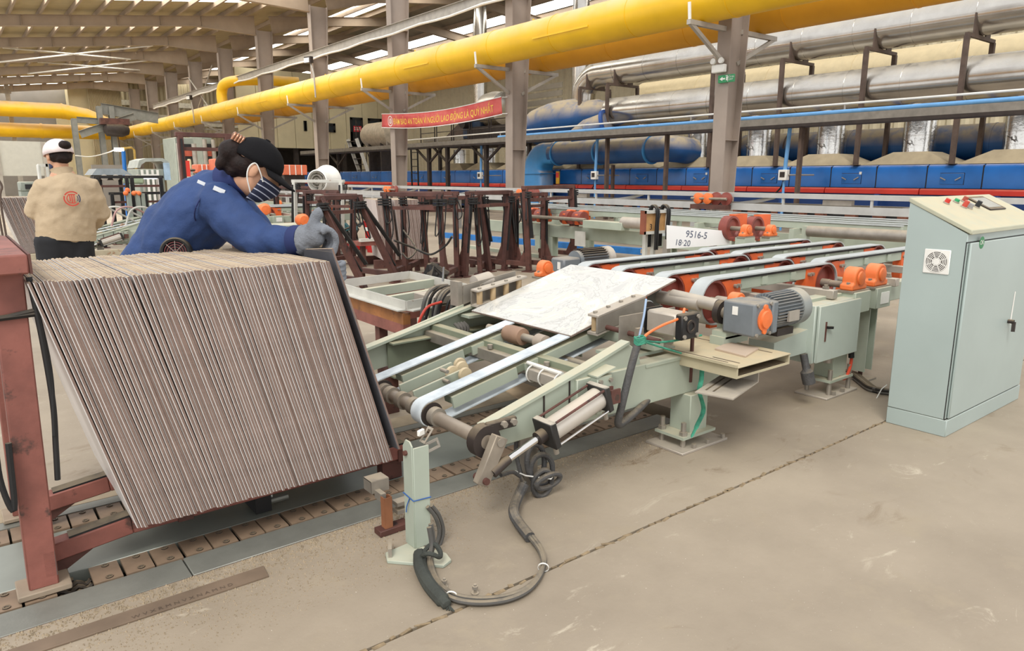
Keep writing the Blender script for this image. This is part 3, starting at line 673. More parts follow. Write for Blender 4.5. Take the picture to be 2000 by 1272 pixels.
B().bb((X0, 3.0, -.05), (X1, 3.06, .003)).build('far_cover_plate', m_rail, fc); B().bb((X0, 3.062, -.02), (X1, 3.2, .004)).build('far_apron', mat('dusty_plate', 'a3937a', .7), fc)
B().bb((X0, 2.26, -.12), (X1, 3.06, -.10)).build('pit_floor', m_black, fc)
sb = B().box((0, 0, -.006), (.082, .118, .012)); sm_ = sb.mesh('slat', m_slat)
bb_ = B(); bb_.lathe((0, 0, .001), (0, 0, 1), [(.011, 0), (.011, .0025), (.006, .0025), (.005, .0005)], 10); bm_ = bb_.mesh('slat_bolt', m_dark)
px = .0905; k = 0
for yc in (2.459, 2.94):
    for i in range(35):
        x = -.28+px*i
        if yc < 2.5 and i == 5: continue
        s = meshobj('slat', sm_, fc, Matrix.Translation((x+.003*math.sin(i*3.1), yc, 0)))
        for dy in (-.042, .042): meshobj('slat_bolt', bm_, s, Matrix.Translation((.004, dy, 0)))
ch = B()
for dy in (-.035, 0, .03):
    ch.tube([(-.28+px*5-.05+.01*t, 2.459+dy, -.03+.008*math.sin(t*1.3)) for t in range(11)], .008, 6)
ch.box((-.28+px*5-.01, 2.459+.045, -.02), (.026, .022, .015)); ch.build('exposed_chain', m_dark, fc)
# ================================================================ tile rack with the stack
rk = thing('tile_rack', 'red oxide steel rack holding the big leaning tile stack', 'rack', (.1, 2.7, .0))
pb, pt = V((.095, 2.475, .02)), V((.115, 2.475, 1.0))
B().bb((.025, 2.41, .003), (.165, 2.53, .022)).build('foot_plate', mat('dusty_foot', '9a8a76', .8, var=.15), rk, bev=.003)
B().bb((.025, 3.03, .006), (.165, 3.15, .022)).build('foot_plate', mat('dusty_foot', '9a8a76', .8), rk, bev=.003)
po = B().bar(pb, pt, .085, .078, up=(1, 0, 0)).build('post', m_rust, rk, bev=.004)
B().bar((.095, 3.09, .02), (.115, 3.09, 1.0), .085, .078, up=(1, 0, 0)).build('post', m_rust, rk, bev=.004)
sc_ = B(); sc_.box((.096, 2.4345, .17), (.055, .003, .13)); sc_.box((.118, 2.434, .09), (.03, .003, .08)); sc_.build('weld_scar', m_scar, po)
for yy in (2.475, 2.95):
    ya = yy+.06 if yy < 2.6 else yy
    ar = B().bar((.12, ya, .085), (.36, ya, .112), .06, .06).bar((.36, ya, .112), (1.40, ya, .118), .06, .06).build('arm', m_rust, rk, bev=.004)
    B().bar((.18, ya, .1245), (.36, ya, .1455), .05, .008).bar((.36, ya, .1455), (1.40, ya, .1515), .05, .008).build('rubber_pad', m_black, ar)
    B().prism([(.13, ya-.02, .06), (.25, ya-.02, .07), (.13, ya-.02, .0)], (0, .04, 0)).build('gusset', m_rustdk, rk)
for x in (.5, 1.36): B().bb((x, 2.5, .08), (x+.05, 2.93, .13)).build('cross_tube', m_rustdk, rk)
for yy in (2.53, 2.93): B().bb((1.30, yy, .0), (1.39, yy+.05, .09)).build('end_foot', m_rustdk, rk)
tb = B().bb((-.03, 2.37, .985), (.165, 3.2, 1.04)).build('top_bar', m_rust, rk, bev=.005)
B().bb((.1655, 2.372, .985), (.172, 3.2, 1.04)).build('bar_edge', m_rustdk, tb)
co = B(); co.tube(spline([(.165, 2.43, .97), (.175, 2.42, .8), (.18, 2.42, .6), (.172, 2.42, .46), (.165, 2.415, .36)], 6), .008, 8); co.tube(spline([(.168, 2.425, .95), (.185, 2.42, .7), (.172, 2.41, .5)], 6), .006, 6)
co.tube([(.05, 2.428, .86), (.175, 2.425, .865)], .009, 6); co.tube([(.05, 2.428, .855), (.175, 2.425, .875)], .008, 6)
co.tube(spline([(.045, 2.44, .9), (.035, 2.43, .6), (.028, 2.42, .4), (.05, 2.41, .3), (.06, 2.42, .5)], 6), .009, 6)
co.build('rubber_cord', m_black, rk)
# small clamp with cloth below the stack
e = thing('guide_shoe', 'dark guide shoe with a pale plate under the tile stack', 'guide shoe', (.93, 2.5, 0))
pz = AZ(520, 985, .05)
B().box((pz.x, pz.y+.1, .045), (.06, .14, .08)).build('block', m_black, e); B().box((pz.x+.03, pz.y+.06, .06), (.03, .006, .05)).build('pale_plate', m_white, e); B().cyl((pz.x+.03, pz.y+.05, .035), (pz.x+.1, pz.y+.05, .035), .012, n=8).build('pin', m_rail, e)
# ---------------------------------------------------------------- stacked tiles
m_body = mat('brown_tile_body', '85706555'[:6] if False else '857065', 0.85, var=0.10, scale=14, dust=0.65, dustcol='cbb898', dlo=0.6, dhi=0.95, bump=0.25, bscale=120)
m_glaze = mat('pale_tile_glaze', 'dcd8d4', 0.3, var=0.04, scale=5)
m_dglaze = mat('grey_polished_glaze', '6a6b70', 0.07, var=0.2, scale=3, dust=0)
TS, TT = .825, .0088
def tile_mesh(nm, gm, tt=TT, size=TS, sy=None, g=.0024):
    sy = sy or size
    b = B(); b.bb((-tt+g, 0, 0), (0, sy, size)); b.bb((-tt, 0.0015, .0015), (-tt+g, sy-.0015, size-.0015))
    me = b.mesh(nm, m_body, smooth=0); me.materials.append(gm)
    for p in me.polygons:
        if p.center.x < -tt+g+1e-5 and not (abs(p.center.x+tt-g) < 1e-5): p.material_index = 1
    return me
tmA = tile_mesh('tile', m_glaze)
random.seed(11); NT = 86
for i in range(NT):
    t = i/(NT-1); xb = .362+(1.262-.362)*t
    xt = .163+(1.052-.163)*t + (.006*math.sin(i*.5))
    lean = math.atan2(xb-xt, .805)+random.uniform(-.002, .002)
    M = Matrix.Translation((xb+random.uniform(-.0005, .0005), 2.365+random.choice([0, 0, .001, .002, .004, -.003, .007]), .157+random.uniform(0, .004))) @ Matrix.Rotation(math.radians(-1.0), 4, 'X') @ Matrix.Rotation(-lean, 4, 'Y')
    o = meshobj('stacked_tile', tmA, None, M)
    tag(o, 'brown bodied ceramic tile with a pale glazed face leaning in the big rack stack', 'tile', 'tiles leaning in the big stack')
M = Matrix.Translation((1.292, 2.36, .20)) @ Matrix.Rotation(math.radians(-5), 4, 'X') @ Matrix.Rotation(-math.atan2(.205, .8), 4, 'Y')
o = meshobj('lifted_tile', tile_mesh('lifted_tile', m_dglaze), None, M); tag(o, 'tile with a dark shiny face being pulled off the stack by a gloved hand', 'tile')
# ================================================================ scrap bar, pedestal, rusty stub, floor bolts
a = AZ(-40, 1280); 
e = B(); e.prism([AZ(-60, 1299), AZ(515, 1108), AZ(525, 1128), AZ(-60, 1322)], (0, 0, .006)); so = e.build('scrap_steel_bar', mat('scrap_bar', '7c6a58', .7, metal=.2, var=.12, rust=.15), label='flat rusty steel bar lying on the floor before the slat conveyor', cat='steel bar', bev=.001)
d = (AZ(515, 1118)-AZ(0, 1290)).normalized(); nrm = V((-d.y, d.x, 0)); base = AZ(360, 1173, .0065)
text_part('stamped_lettering', 'W V X R M N V X N A M N D', mat('stamp', '5b4c3f', .8), so, lambda x, y: base+d*(x)+nrm*y+V((0, 0, .0005)), .022)
m_mint = mat('mint_green_paint', 'a7b0a1', 0.5, var=0.06, scale=4, dust=0.45, dustcol='cdbfa2', rust=.05)
m_cast = mat('weathered_cast_steel', '93897b', 0.6, metal=0.3, var=0.14, scale=10, dust=0.3)
m_zinc = mat('zinc_plate', '9d968b', 0.45, metal=0.5, var=0.1, scale=10, dust=0.35)
m_hose = mat('grey_spiral_hose', '4c4b4a', 0.65, var=0.15, scale=20, bump=0.5, bscale=120, dust=0.25)
m_cable = mat('grey_cable', '55534f', 0.6, var=0.12, scale=12, dust=0.3)
pd = thing('sensor_post', 'pale green angle post on a base plate with slotted sensor brackets', 'post', (1.09, 1.9, 0))
pA, pB, pC, pD = AZ(765, 1062), AZ(875, 1092), AZ(875, 1108), AZ(838, 1117)
B().prism([V((1.02, 1.99, 0)), V((1.12, 2.0, 0)), V((1.18, 1.86, 0)), V((1.17, 1.815, 0)), V((1.13, 1.80, 0)), V((1.0, 1.94, 0))], (0, 0, .012)).build('base_plate', m_mint, pd, bev=.002)
po = AZ(812, 1078); x0, y0 = po.x, po.y
ht = AY(812, 872, y0).z
b = B(); b.prism([(x0-.004, y0, .012), (x0-.004, y0, ht), (x0-.004, y0+.015, ht+.015), (x0-.004, y0+.042, ht+.015), (x0-.004, y0+.06, ht-.01), (x0-.004, y0+.06, .012)], (.006, 0, 0))
b.bb((x0, y0-.004, .012), (x0+.06, y0+.002, ht-.005)); b.build('angle_upright', m_mint, pd, bev=.0015)
B().bolt((x0-.004, y0+.035, ht-.03), (-1, 0, 0), .009, .01).build('bolt', m_rustdk, pd)
B().tube([(x0-.006, y0+.062, ht*.52), (x0-.006, y0-.006, ht*.5), (x0+.062, y0-.006, ht*.49)], .002, 6).tube(spline([(x0-.007, y0+.02, ht*.5), (x0-.012, y0+.03, ht*.42), (x0-.012, y0+.035, ht*.36)], 4), .002, 5).build('blue_wire_tie', mat('blue_wire', '2f5fa6', .5), pd)
# slotted brackets on top
def slotted(name, c, L, w, t, R, par):
    b = B()
    for s in (-1, 1): b.box(V(c)+R @ V((0, s*w*.36, 0)), (L, w*.28, t), R)
    for s in (-1, 1): b.box(V(c)+R @ V((s*L*.42, 0, 0)), (L*.16, w*.5, t), R)
    return b.build(name, m_zinc, par, bev=.001)
Ru = Matrix.Rotation(1.45, 3, 'Z') @ Matrix.Rotation(-1.15, 3, 'Y')
c1 = AY(833, 850, y0+.02); slotted('slotted_bracket', c1, .06, .026, .004, Matrix.Rotation(-.9, 3, 'Y') @ Matrix.Rotation(.3, 3, 'X'), pd)
c2 = AY(845, 870, y0+.03); slotted('slotted_bracket', c2, .07, .035, .004, Matrix.Rotation(.35, 3, 'Z') @ Matrix.Rotation(1.2, 3, 'X'), pd)
B().box(AY(822, 845, y0+.02), (.03, .012, .02), rz=.4).build('sensor_eye', m_white, pd, bev=.002)
# rusty stub with grey box on it
rs = thing('rusty_stub_post', 'short rusty square tube post with a grey sensor bracket beside the pale green post', 'post', (1.0, 2.1, 0))
q = AZ(757, 1040); q = V((q.x, q.y, 0)); zt = AY(760, 968, q.y).z
b = B(); w = .028
for dx, dy, sx, sy in ((-w/2, 0, .003, w), (w/2, 0, .003, w), (0, -w/2, w, .003), (0, w/2, w, .003)): b.box((q.x+dx, q.y+dy, .02+(zt-.02)/2), (sx, sy, zt-.02))
b.build('square_tube', mat('rusty_brown', '8a5a3c', .7, var=.18, rust=.2), rs)
B().box((q.x+.02, q.y, .012), (.12, .05, .022)).build('foot', m_rustdk, rs, bev=.002)
b = B(); c = AY(740, 950, q.y+.06); b.box((c.x+.005, c.y, c.z-.0), (.07, .004, .045)); b.box((c.x+.005, c.y+.03, c.z+.022), (.07, .06, .004)); b.box((c.x-.028, c.y+.03, c.z), (.004, .06, .045))
b.build('grey_bracket', m_zinc, rs); B().box((q.x-.005, q.y+.035, zt-.008), (.02, .05, .03)).build('bracket_stem', m_zinc, rs)
b = B(); c = AY(783, 980, q.y+.02); b.box((c.x, c.y, c.z), (.05, .04, .014)); b.box((c.x, c.y, c.z-.03), (.05, .04, .014)); b.build('side_clamp', m_zinc, rs)
e = B().box(AZ(762, 1075, .02)+V((0, 0, 0)), (.012, .07, .045), rz=-.5).build('steel_offcut', m_zinc, label='thin steel offcut propped on the floor beside the rusty stub post', cat='offcut')
for (px, py, l) in ((868, 1148, 'anchor bolt standing in the floor next to the cables'), (928, 1160, 'anchor bolt with washer standing alone on the floor')):
    q = AZ(px, py); e = thing('anchor_bolt', l, 'bolt', q); B().cyl(q, q+V((0, 0, .004)), .012, n=12).build('washer', m_zinc, e); B().cyl(q+V((0, 0, .004)), q+V((0, 0, .032)), .0045, n=8).build('stud', m_zinc, e); B().bolt(q+V((0, 0, .016)), (0, 0, 1), .009, .01).build('nut', m_zinc, e)
# ---------------------------------------------------------------- cables of the foreground
def fz(px, py, z): return AZ(px, py, z)
cb = thing('cable_loop', 'grey cables looping over the floor from the pale green post to the cylinder', 'cable', (1.2, 1.7, 0))
loop = [fz(838, 1030, .12), fz(843, 1065, .06), fz(838, 1100, .018), fz(850, 1140, .014), fz(880, 1168, .014), fz(930, 1178, .014), fz(990, 1172, .014), fz(1035, 1150, .014), fz(1060, 1112, .014), fz(1056, 1080, .016), fz(1035, 1050, .02), fz(1012, 1020, .03), fz(1003, 1000, .05), AY(1010, 975, 1.99), AY(1024, 945, 2.0)]
B().tube(spline(loop, 7), .0085, 8).build('cable', m_cable, cb)
B().tube(spline([p+V((.014, .012, .002)) for p in loop], 7), .0085, 8).build('cable', m_cable, cb)
B().tube(spline(loop[10:], 7), .02, 10).build('sleeve', m_hose, cb)
B().tube(spline([fz(820, 1082, .03), fz(822, 1110, .02), fz(838, 1142, .018), fz(862, 1170, .016), fz(875, 1185, .01)], 6), [.022]*20+[.016]*4+[.005], 10).build('net_sleeve', mat('dark_net', '3d403a', .8, var=.2, bump=.5), cb)
for i in range(4):
    B().tube(spline([fz(866, 1172, .012), fz(874+3*i, 1184+2*i, .008), fz(872+5*i, 1192+i, .003)], 4), .0025, 5).build('frayed_end', mat('dark_net', '3d403a', .8), cb)
b = B(); c0 = fz(840, 1080, .05)
b.tube(spline([c0+V((.03*math.cos(a)+.005, .03*math.sin(a), .012*math.sin(2*a))) for a in [i*.55 for i in range(13)]], 4), .008, 8); b.build('knot', mat('dark_net', '3d403a', .8), cb)
for off in (0, .016):
    B().tube(spline([AY(835, 990, y0-.01)+V((off, 0, 0)), AY(850, 1010, y0-.01)+V((off, 0, 0)), AY(858, 1040, y0-.01)+V((off, 0, 0)), AY(850, 1070, y0-.012)+V((off, 0, 0)), AY(842, 1085, y0-.015)], 6), .007, 8).build('cable', m_cable, cb)
for j, pz in ((8, 0), (4, 0)): 
    b = B(); b.ring(loop[j]+V((.006, .004, 0)), loop[j]+V((.009, .007, .001)), .0185, .0165, n=16); b.build('zip_tie', m_white, cb)
# ================================================================ inclined belt transfer
m_green = mat('machine_green', 'a8b09f', 0.5, var=0.06, scale=4, dust=0.55, dustcol='cbbd9f', rust=.06)
m_greendk = mat('machine_green_inner', '7c8470', 0.55, var=0.08, scale=4, dust=0.4)
m_belt = mat('worn_grey_belt', 'b4b8b6', 0.55, var=0.07, scale=8, bump=0.08)
m_beltblue = mat('pale_blue_worn_belt', 'b9c3c9', 0.4, var=0.08, scale=10, col2='dde4e6')
m_orange = mat('orange_enamel', 'e0642e', 0.5, var=0.08, scale=5, dust=0.15)
m_orangelt = mat('orange_cast', 'e8763a', 0.55, var=0.08, scale=8, dust=0.25)
m_pulley = mat('red_brown_pulley', '8c463b', 0.5, var=0.12, scale=8)
m_rod = mat('chrome_rod', 'd8d6d2', 0.12, metal=1.0, var=0.02)
m_alu = mat('dusty_aluminium', 'b5aca0', 0.45, metal=0.35, var=0.08, scale=8, dust=0.35, dustcol='cdbfa5')
m_mtr = mat('motor_grey', '70767a', 0.5, var=0.08, scale=8, dust=0.35)
ic = thing('inclined_belt_conveyor', 'green framed inclined belt conveyor with two pale belts next to the tile stack', 'conveyor', (2.0, 2.6, 0))
# near and far side frames
def side(y, t):
    B().prism([(1.455, y, .335), (1.99, y, .47), (2.24, y, .545), (2.31, y, .50), (2.33, y, .42), (1.75, y, .245), (1.52, y, .243), (1.465, y, .275)], (0, t, 0)).build('inclined_arm', m_green, ic, bev=.003)
    B().bar((1.47, y+t/2, .338), (1.99, y+t/2, .475), t+.02, .012).build('top_flange', m_green, ic); B().bar((1.99, y+t/2, .475), (2.24, y+t/2, .55), t+.02, .012).build('top_flange', m_green, ic)
side(2.045, .03)
b = B(); b.chan((1.75, 3.30, .30), (3.1, 3.30, .32), .19, .07, .008, flip=1); b.build('far_channel', m_greendk, ic)
B().prism([(1.50, 3.31, .345), (1.99, 3.31, .47), (2.42, 3.31, .58), (2.8, 3.31, .60), (2.8, 3.31, .42), (1.62, 3.31, .24), (1.50, 3.31, .24)], (0, .02, 0)).build('far_arm', m_green, ic)
B().bar((1.50, 3.30, .35), (2.6, 3.30, .595), .06, .014).build('top_flange', m_green, ic)
b = B(); b.bb((1.93, 2.03, .25), (3.05, 2.10, .44)); b.build('base_beam', m_green, ic, bev=.004)
B().bb((2.34, 2.025, .42), (2.85, 2.105, .438)).build('packing_plate', m_green, ic, bev=.002)
# legs
lg = B().bb((2.62, 1.99, .065), (2.75, 2.11, .25)).build('leg', m_green, ic, bev=.004)
B().bb((2.54, 1.96, .055), (2.78, 2.13, .068)).build('foot_flange', m_green, lg); B().bb((2.50, 1.93, 0), (2.84, 2.15, .012)).build('floor_plate', m_alu, lg, bev=.002)
for x, y in ((2.57, 1.985), (2.57, 2.11)):
    B().cyl((x, y, .012), (x, y, .13), .012, n=10).build('levelling_stud', m_zinc, lg); B().bolt((x, y, .068), (0, 0, 1), .02, .018).build('nut', m_zinc, lg)
for x in (2.6, 2.7, 2.82): B().bolt((x, 1.945, .012), (0, 0, 1), .012, .02).build('anchor_nut', m_zinc, lg)
gp = AY(1030, 900, 2.08)
B().bb((gp.x-.045, 2.07, .0), (gp.x+.045, 2.08, .27)).build('flat_leg', m_zinc, ic)
lg2 = B().bb((2.56, 3.28, 0), (2.7, 3.38, .25)).build('leg', m_greendk, ic)
B().bb((1.72, 3.28, 0), (1.80, 3.36, .25)).build('leg', m_rustdk, ic)
# cross members
for x, z, mt, w in ((1.98, .40, m_zinc, .055), (2.02, .43, m_greendk, .05), (2.45, .50, m_green, .07)):
    B().bb((x, 2.08, z-.03), (x+w, 3.30, z+.025)).build('cross_tube', mt, ic, bev=.003)
for y in (2.30, 2.72): B().bolt((2.0, y, .43), (0, 0, 1), .014, .02).build('adjusting_bolt', m_zinc, ic)
# belts
def belt(nm, y, w, x0, z0, x1, z1, r, mt, par, t=.006, n=10):
    d = V((x1-x0, 0, z1-z0)); L = d.length; d.normalize(); u = V((-d.z, 0, d.x)); P = []
    a, c = V((x0, y, z0)), V((x1, y, z1))
    for i in range(n+1): th = PI/2+PI*i/n; P.append((a, th))
    for i in range(n+1): th = -PI/2+PI*i/n; P.append((c, th))
    vs = []; m = len(P)
    for (o, th) in P:
        e = d*math.cos(th)+u*math.sin(th)
        for rr, yy in ((r, 0), (r, w), (r-t, w), (r-t, 0)): vs.append(o+e*rr+V((0, yy, 0)))
    fs = []
    for i in range(m):
        j = (i+1) % m
        for k in range(4): fs.append((4*i+k, 4*j+k, 4*j+(k+1) % 4, 4*i+(k+1) % 4))
    return B().add(vs, fs).build(nm, mt, par, smooth=50)
sl = .213
for y in (2.385, 2.80):
    bo = belt('belt', y, .075, 1.455, .302, 2.75, .302+sl*1.295, .055, m_beltblue, ic)
    B().bar((1.56, y+.0375, .335), (2.72, y+.0375, .335+sl*1.16), .06, .035).build('belt_support', m_greendk, ic, bev=.002)
    B().bar((1.56, y+.003, .328), (1.9, y+.003, .328+sl*.34), .012, .05).build('side_strip', m_green, ic)
    B().bar((1.95, y+.003, .41), (2.7, y+.003, .41+sl*.75), .012, .045).build('side_strip', m_green, ic)
    for x, z in ((1.455, .302), (2.75, .578)):
        B().lathe((x, y-.008, z), (0, 1, 0), [(.032, 0), (.05, 0), (.05, .01), (.047, .012), (.047, .08), (.05, .082), (.05, .092), (.032, .092)], 24).build('pulley', m_dark, ic)
# nose shaft, collars, bearing, crank
B().cyl((1.455, 2.0, .297), (1.455, 3.02, .302), .027, n=20).build('nose_shaft', mat('rust_bloomed_shaft', 'a89b8b', .5, metal=.5, var=.12, rust=.2, rustcol='8a6a48'), ic)
for y in (2.50, 2.60, 2.70, 2.76, 2.33): B().cyl((1.455, y, .301), (1.455, y+.035, .301), .038, n=20).build('shaft_collar', m_cast if y > 2.4 else m_zinc, ic)
bh = B().ring((1.455, 2.0, .297), (1.455, 2.045, .297), .062, .028, n=24).build('bearing_housing', m_dark, ic)
B().bb((1.46, 2.003, .325), (1.60, 2.03, .365)).build('bearing_ear', m_dark, bh, bev=.006)
for x in (1.53, 1.575): B().bolt((x, 2.003, .35), (0, -1, 0), .013, .016).build('bearing_bolt', m_zinc, bh)
lv = B(); L0, L1 = AY(978, 865, 1.95), AY(948, 940, 1.95)
ld = (L1-L0).normalized(); ls = V((ld.z, 0, -ld.x))
lv.prism([L0+ls*.03-ld*.02, L0-ls*.03-ld*.02, L1-ls*.027+ld*.02, L1+ls*.027+ld*.02], (0, .035, 0)); lo = lv.build('crank_lever', m_cast, ic, bev=.003)
B().cyl(L0+V((0, -.004, 0)), L0+V((0, .06, 0)), .016, n=16).build('shaft_end', m_zinc, lo); B().cyl(L1+V((0, -.012, 0)), L1+V((0, .06, 0)), .013, n=14).build('crank_pin', m_rustdk, lo)
# pneumatic cylinder
pc = B(); 
A_, B_ = AY(1172, 775, 1.955), AY(1068, 845, 1.955); dr = (B_-A_).normalized(); up_ = V((-dr.z, 0, dr.x)); 
if up_.z < 0: up_ = -up_
m_dblock = mat('pale_topped_black_block', '2b2927', .6, var=.15, dust=.95, dustcol='b9af9e', dlo=.45, dhi=.75)  # up-facing faces tinted paler than the black sides
cy = B().cyl(A_, B_, .046, n=28).build('pneumatic_cylinder', mat('pale_cylinder_barrel', 'c6bfb4', .35, metal=.2, var=.05, dust=.3), ic)
for P, w in ((A_, .028), (B_, .03)):
    b = B(); b.prof(P-dr*w/2, P+dr*w/2, [(-.056, -.056), (.056, -.056), (.056, .056), (-.056, .056)], up=up_); b.build('end_block', m_dblock, cy, bev=.004)
for a, c in ((-1, -1), (1, -1), (1, 1), (-1, 1)):
    o = V((0, a*.047, 0))+up_*c*.047; B().cyl(A_+o, B_+o, .005, n=8).build('tie_rod', m_rustdk if c > 0 else m_rod, cy)
B().cyl(B_+dr*.015, B_+dr*.05, .027, n=16).build('gland', m_dark, cy); rend = L1+V((0, -.012, 0))
C_ = V((L1.x+.03, 1.955, L1.z+.02)); B().cyl(B_+dr*.05, AY(992, 898, 1.955), .0135, n=16).build('piston_rod', m_rod, cy)
D_ = AY(984, 904, 1.955); B().tube([AY(994, 897, 1.955), D_, AY(962, 925, 1.955)], [.017, .02, .02], 12).build('rod_eye', m_dark, cy)
for p in (A_+dr*.02, B_-dr*.0): B().cyl(p-up_*.056-V((0, .03, 0)), p-up_*.085-V((0, .03, 0)), .011, n=10).build('air_fitting', m_zinc, cy)
b = B(); M_ = AY(1185, 768, 1.99); b.bb((M_.x-.055, 1.99, M_.z-.085), (M_.x+.03, 2.045, M_.z+.075)); mo = b.build('cylinder_mount', m_green, ic, bev=.003)
B().prism([(M_.x-.06, 1.985, M_.z+.075), (M_.x+.045, 1.985, M_.z+.10), (M_.x+.045, 2.05, M_.z+.10), (M_.x-.06, 2.05, M_.z+.075)], (0, 0, .006)).build('mount_cap', m_green, mo)
for dx, dz in ((-.04, -.06), (.018, -.06), (-.04, .055), (.018, .055)): B().bolt((M_.x+dx, 1.99, M_.z+dz), (0, -1, 0), .01, .01).build('mount_bolt', m_zinc, mo)
B().cyl((M_.x+.0, 1.93, M_.z-.005), (M_.x+.0, 1.99, M_.z-.005), .014, n=12).build('clevis_pin', m_zinc, mo)
for dy in (1.93, 1.972): B().bb((M_.x-.035, dy, M_.z-.03), (M_.x+.02, dy+.01, M_.z+.03)).build('clevis', m_rustdk, mo)
# strap around the beam, cable tie, coil
for px in (1062, 1112):
    p = AY(px, 775 if px == 1062 else 745, 2.045); B().bb((p.x-.004, 2.04, p.z-.14), (p.x+.002, 2.044, p.z+.01)).build('joint_line', m_dark, ic)
co = thing('hose_coil', 'coil of grey spiral hose tied to the flat leg under the cylinder', 'hose', (gp.x, 2.05, .05))
for k, (ox, oz, rx, rz_) in enumerate(((.01, .13, .045, .07), (.025, .10, .05, .06), (.015, .05, .04, .055), (.03, .06, .06, .03))):
    pts = [V((gp.x+ox+rx*math.cos(a+k), 2.04-.018*k+.01*math.sin(a), oz+rz_*math.sin(a+k)+.01)) for a in [i*.5 for i in range(14)]]
    B().tube(spline(pts, 4), .011, 9).build('hose_loop', m_hose, co)
B().tube([(gp.x-.055, 2.09, .1), (gp.x-.05, 2.03, .1), (gp.x+.03, 1.97, .085), (gp.x+.07, 1.99, .09)], .003, 6).build('zip_tie', m_white, co)
B().tube(spline([AY(1012, 840, 2.09), AY(1008, 880, 2.09), AY(1018, 930, 2.06), AY(1026, 950, 2.02)], 6), .009, 8).build('hose_tail', m_hose, co)
B().tube(spline([AY(978, 928, 2.0), AY(1000, 922, 2.02), AY(1015, 930, 2.03)], 6), .008, 8).build('hose_tail', m_hose, co)
h2 = thing('grey_hose', 'thick grey hose hanging in a V beside the cylinder mount', 'hose', (2.1, 1.95, .2))
B().tube(spline([AY(1248, 662, 1.97), AY(1232, 720, 1.96), AY(1215, 790, 1.96), AY(1207, 828, 1.98), AY(1222, 822, 2.0), AY(1252, 795, 2.02), AY(1270, 775, 2.06)], 8), .016, 12).build('hose', m_hose, h2)
# roller sub-assembly between the belts
ra = AZ(845, 735, .30)
for y, x in ((2.60, 1.5), (2.72, 1.5)): B().bar((x, y, .315), (x+.28, y, .375), .012, .05).build('roller_arm', m_green, ic, bev=.002)
for x, y in ((1.72, 2.62), (1.80, 2.66), (1.75, 2.56), (1.83, 2.72)):
    B().lathe((x, y, .375), (0, 1, 0), [(.012, 0), (.032, .002), (.034, .01), (.032, .02), (.012, .022)], 18).build('guide_wheel', mat('cream_wheel', 'c9b795', .6), ic)
for px, py in ((865, 742), (862, 722)): p = AY(px, py, 2.6); B().cyl(p, p+V((0, -.05, 0)), .009, n=10).build('stud', m_zinc, ic)
# tile rollers (wood coloured) and shafts
for x, z, y0_, y1_ in ((2.16, .475, 2.60, 2.78),):
    B().cyl((x, 2.42, z), (x, 2.95, z), .02, n=12).build('roller_shaft', m_zinc, ic)
    B().lathe((x, 2.66, z), (0, 1, 0), [(.02, 0), (.042, .003), (.045, .02), (.045, .10), (.04, .12), (.04, .13), (.02, .133)], 20).build('end_roller', mat('tan_roller', '9c7d66', .6, var=.1), ic)
    B().lathe((x, 2.49, z), (0, 1, 0), [(.02, 0), (.036, .003), (.038, .06), (.02, .065)], 18).build('end_roller', mat('pale_roller', 'a99a8a', .6), ic)
B().cyl((2.22, 2.1, .40), (2.22, 2.56, .40), .02, n=12).build('torque_tube', m_zinc, ic)
B().bar((2.05, 2.2, .33), (2.05, 2.55, .33), .05, .05).build('bracket_tube', m_zinc, ic)
st = AY(1010, 690, 2.9)
B().prism([(2.0, 2.45, .22), (2.4, 2.45, .24), (2.4, 2.85, .30), (2.0, 2.85, .28)], (0, 0, .006)).build('tilted_plate', mat('dusty_board', 'b7a184', .7), ic)
B().bar((1.62, 2.30, .20), (2.3, 2.30, .36), .012, .06).build('drip_gutter', m_dark, ic); B().bar((1.62, 2.27, .185), (2.3, 2.27, .345), .07, .006).build('gutter_floor', m_greendk, ic)
B().bb((1.93, 2.15, .37), (1.985, 2.36, .42)).build('sensor_arm', m_alu, ic, bev=.003)
for y in (2.16, 2.26, 2.34): B().ring((1.957, y, .395), (1.957, y+.006, .395), .04, .036, n=18).build('zip_tie', m_white, ic)
B().cyl((1.957, 2.15, .435), (1.957, 2.38, .437), .009, n=8).build('arm_cable', m_white, ic)
# ---------------------------------------------------------------- marble tile bridging the belts
mm = bpy.data.materials.new('pale_marble_glaze'); mm.use_nodes = True; N = mm.node_tree.nodes; L = mm.node_tree.links; bs = N['Principled BSDF']
tc = N.new('ShaderNodeTexCoord'); n1 = N.new('ShaderNodeTexNoise'); n1.inputs['Scale'].default_value = 3.2; n1.inputs['Detail'].default_value = 9; n1.inputs['Distortion'].default_value = 2.2; n1.inputs['Roughness'].default_value = .62
L.new(tc.outputs['Object'], n1.inputs['Vector']); cr = N.new('ShaderNodeValToRGB'); L.new(n1.outputs['Fac'], cr.inputs[0]); E = cr.color_ramp.elements
E[0].position = .36; E[0].color = hx('bbb9b3'); E[1].position = .62; E[1].color = hx('d6d4cc')
for p, c in ((.46, 'c9c7c0'), (.492, 'b0aea7'), (.51, 'cdcbc4'), (.56, 'c8c4b8')): el = E.new(p); el.color = hx(c)
L.new(cr.outputs[0], bs.inputs['Base Color']); bs.inputs['Roughness'].default_value = .22
c1, c2 = AY(1115, 655, 2.375), AY(1320, 545, 2.375); w = AZ(930, 605, c1.z); Wd = w.y-2.375
b = B(); ex = (c2-c1); nrm = V((-ex.z, 0, ex.x)).normalized()
b.prism([c1, c2, c2+V((.0, Wd, 0)), c1+V((.0, Wd, 0))], nrm*-.01); to = b.build('marble_tile', mm, smooth=0, bev=.001, label='pale marble patterned tile lying tilted across the conveyor belts', cat='tile')
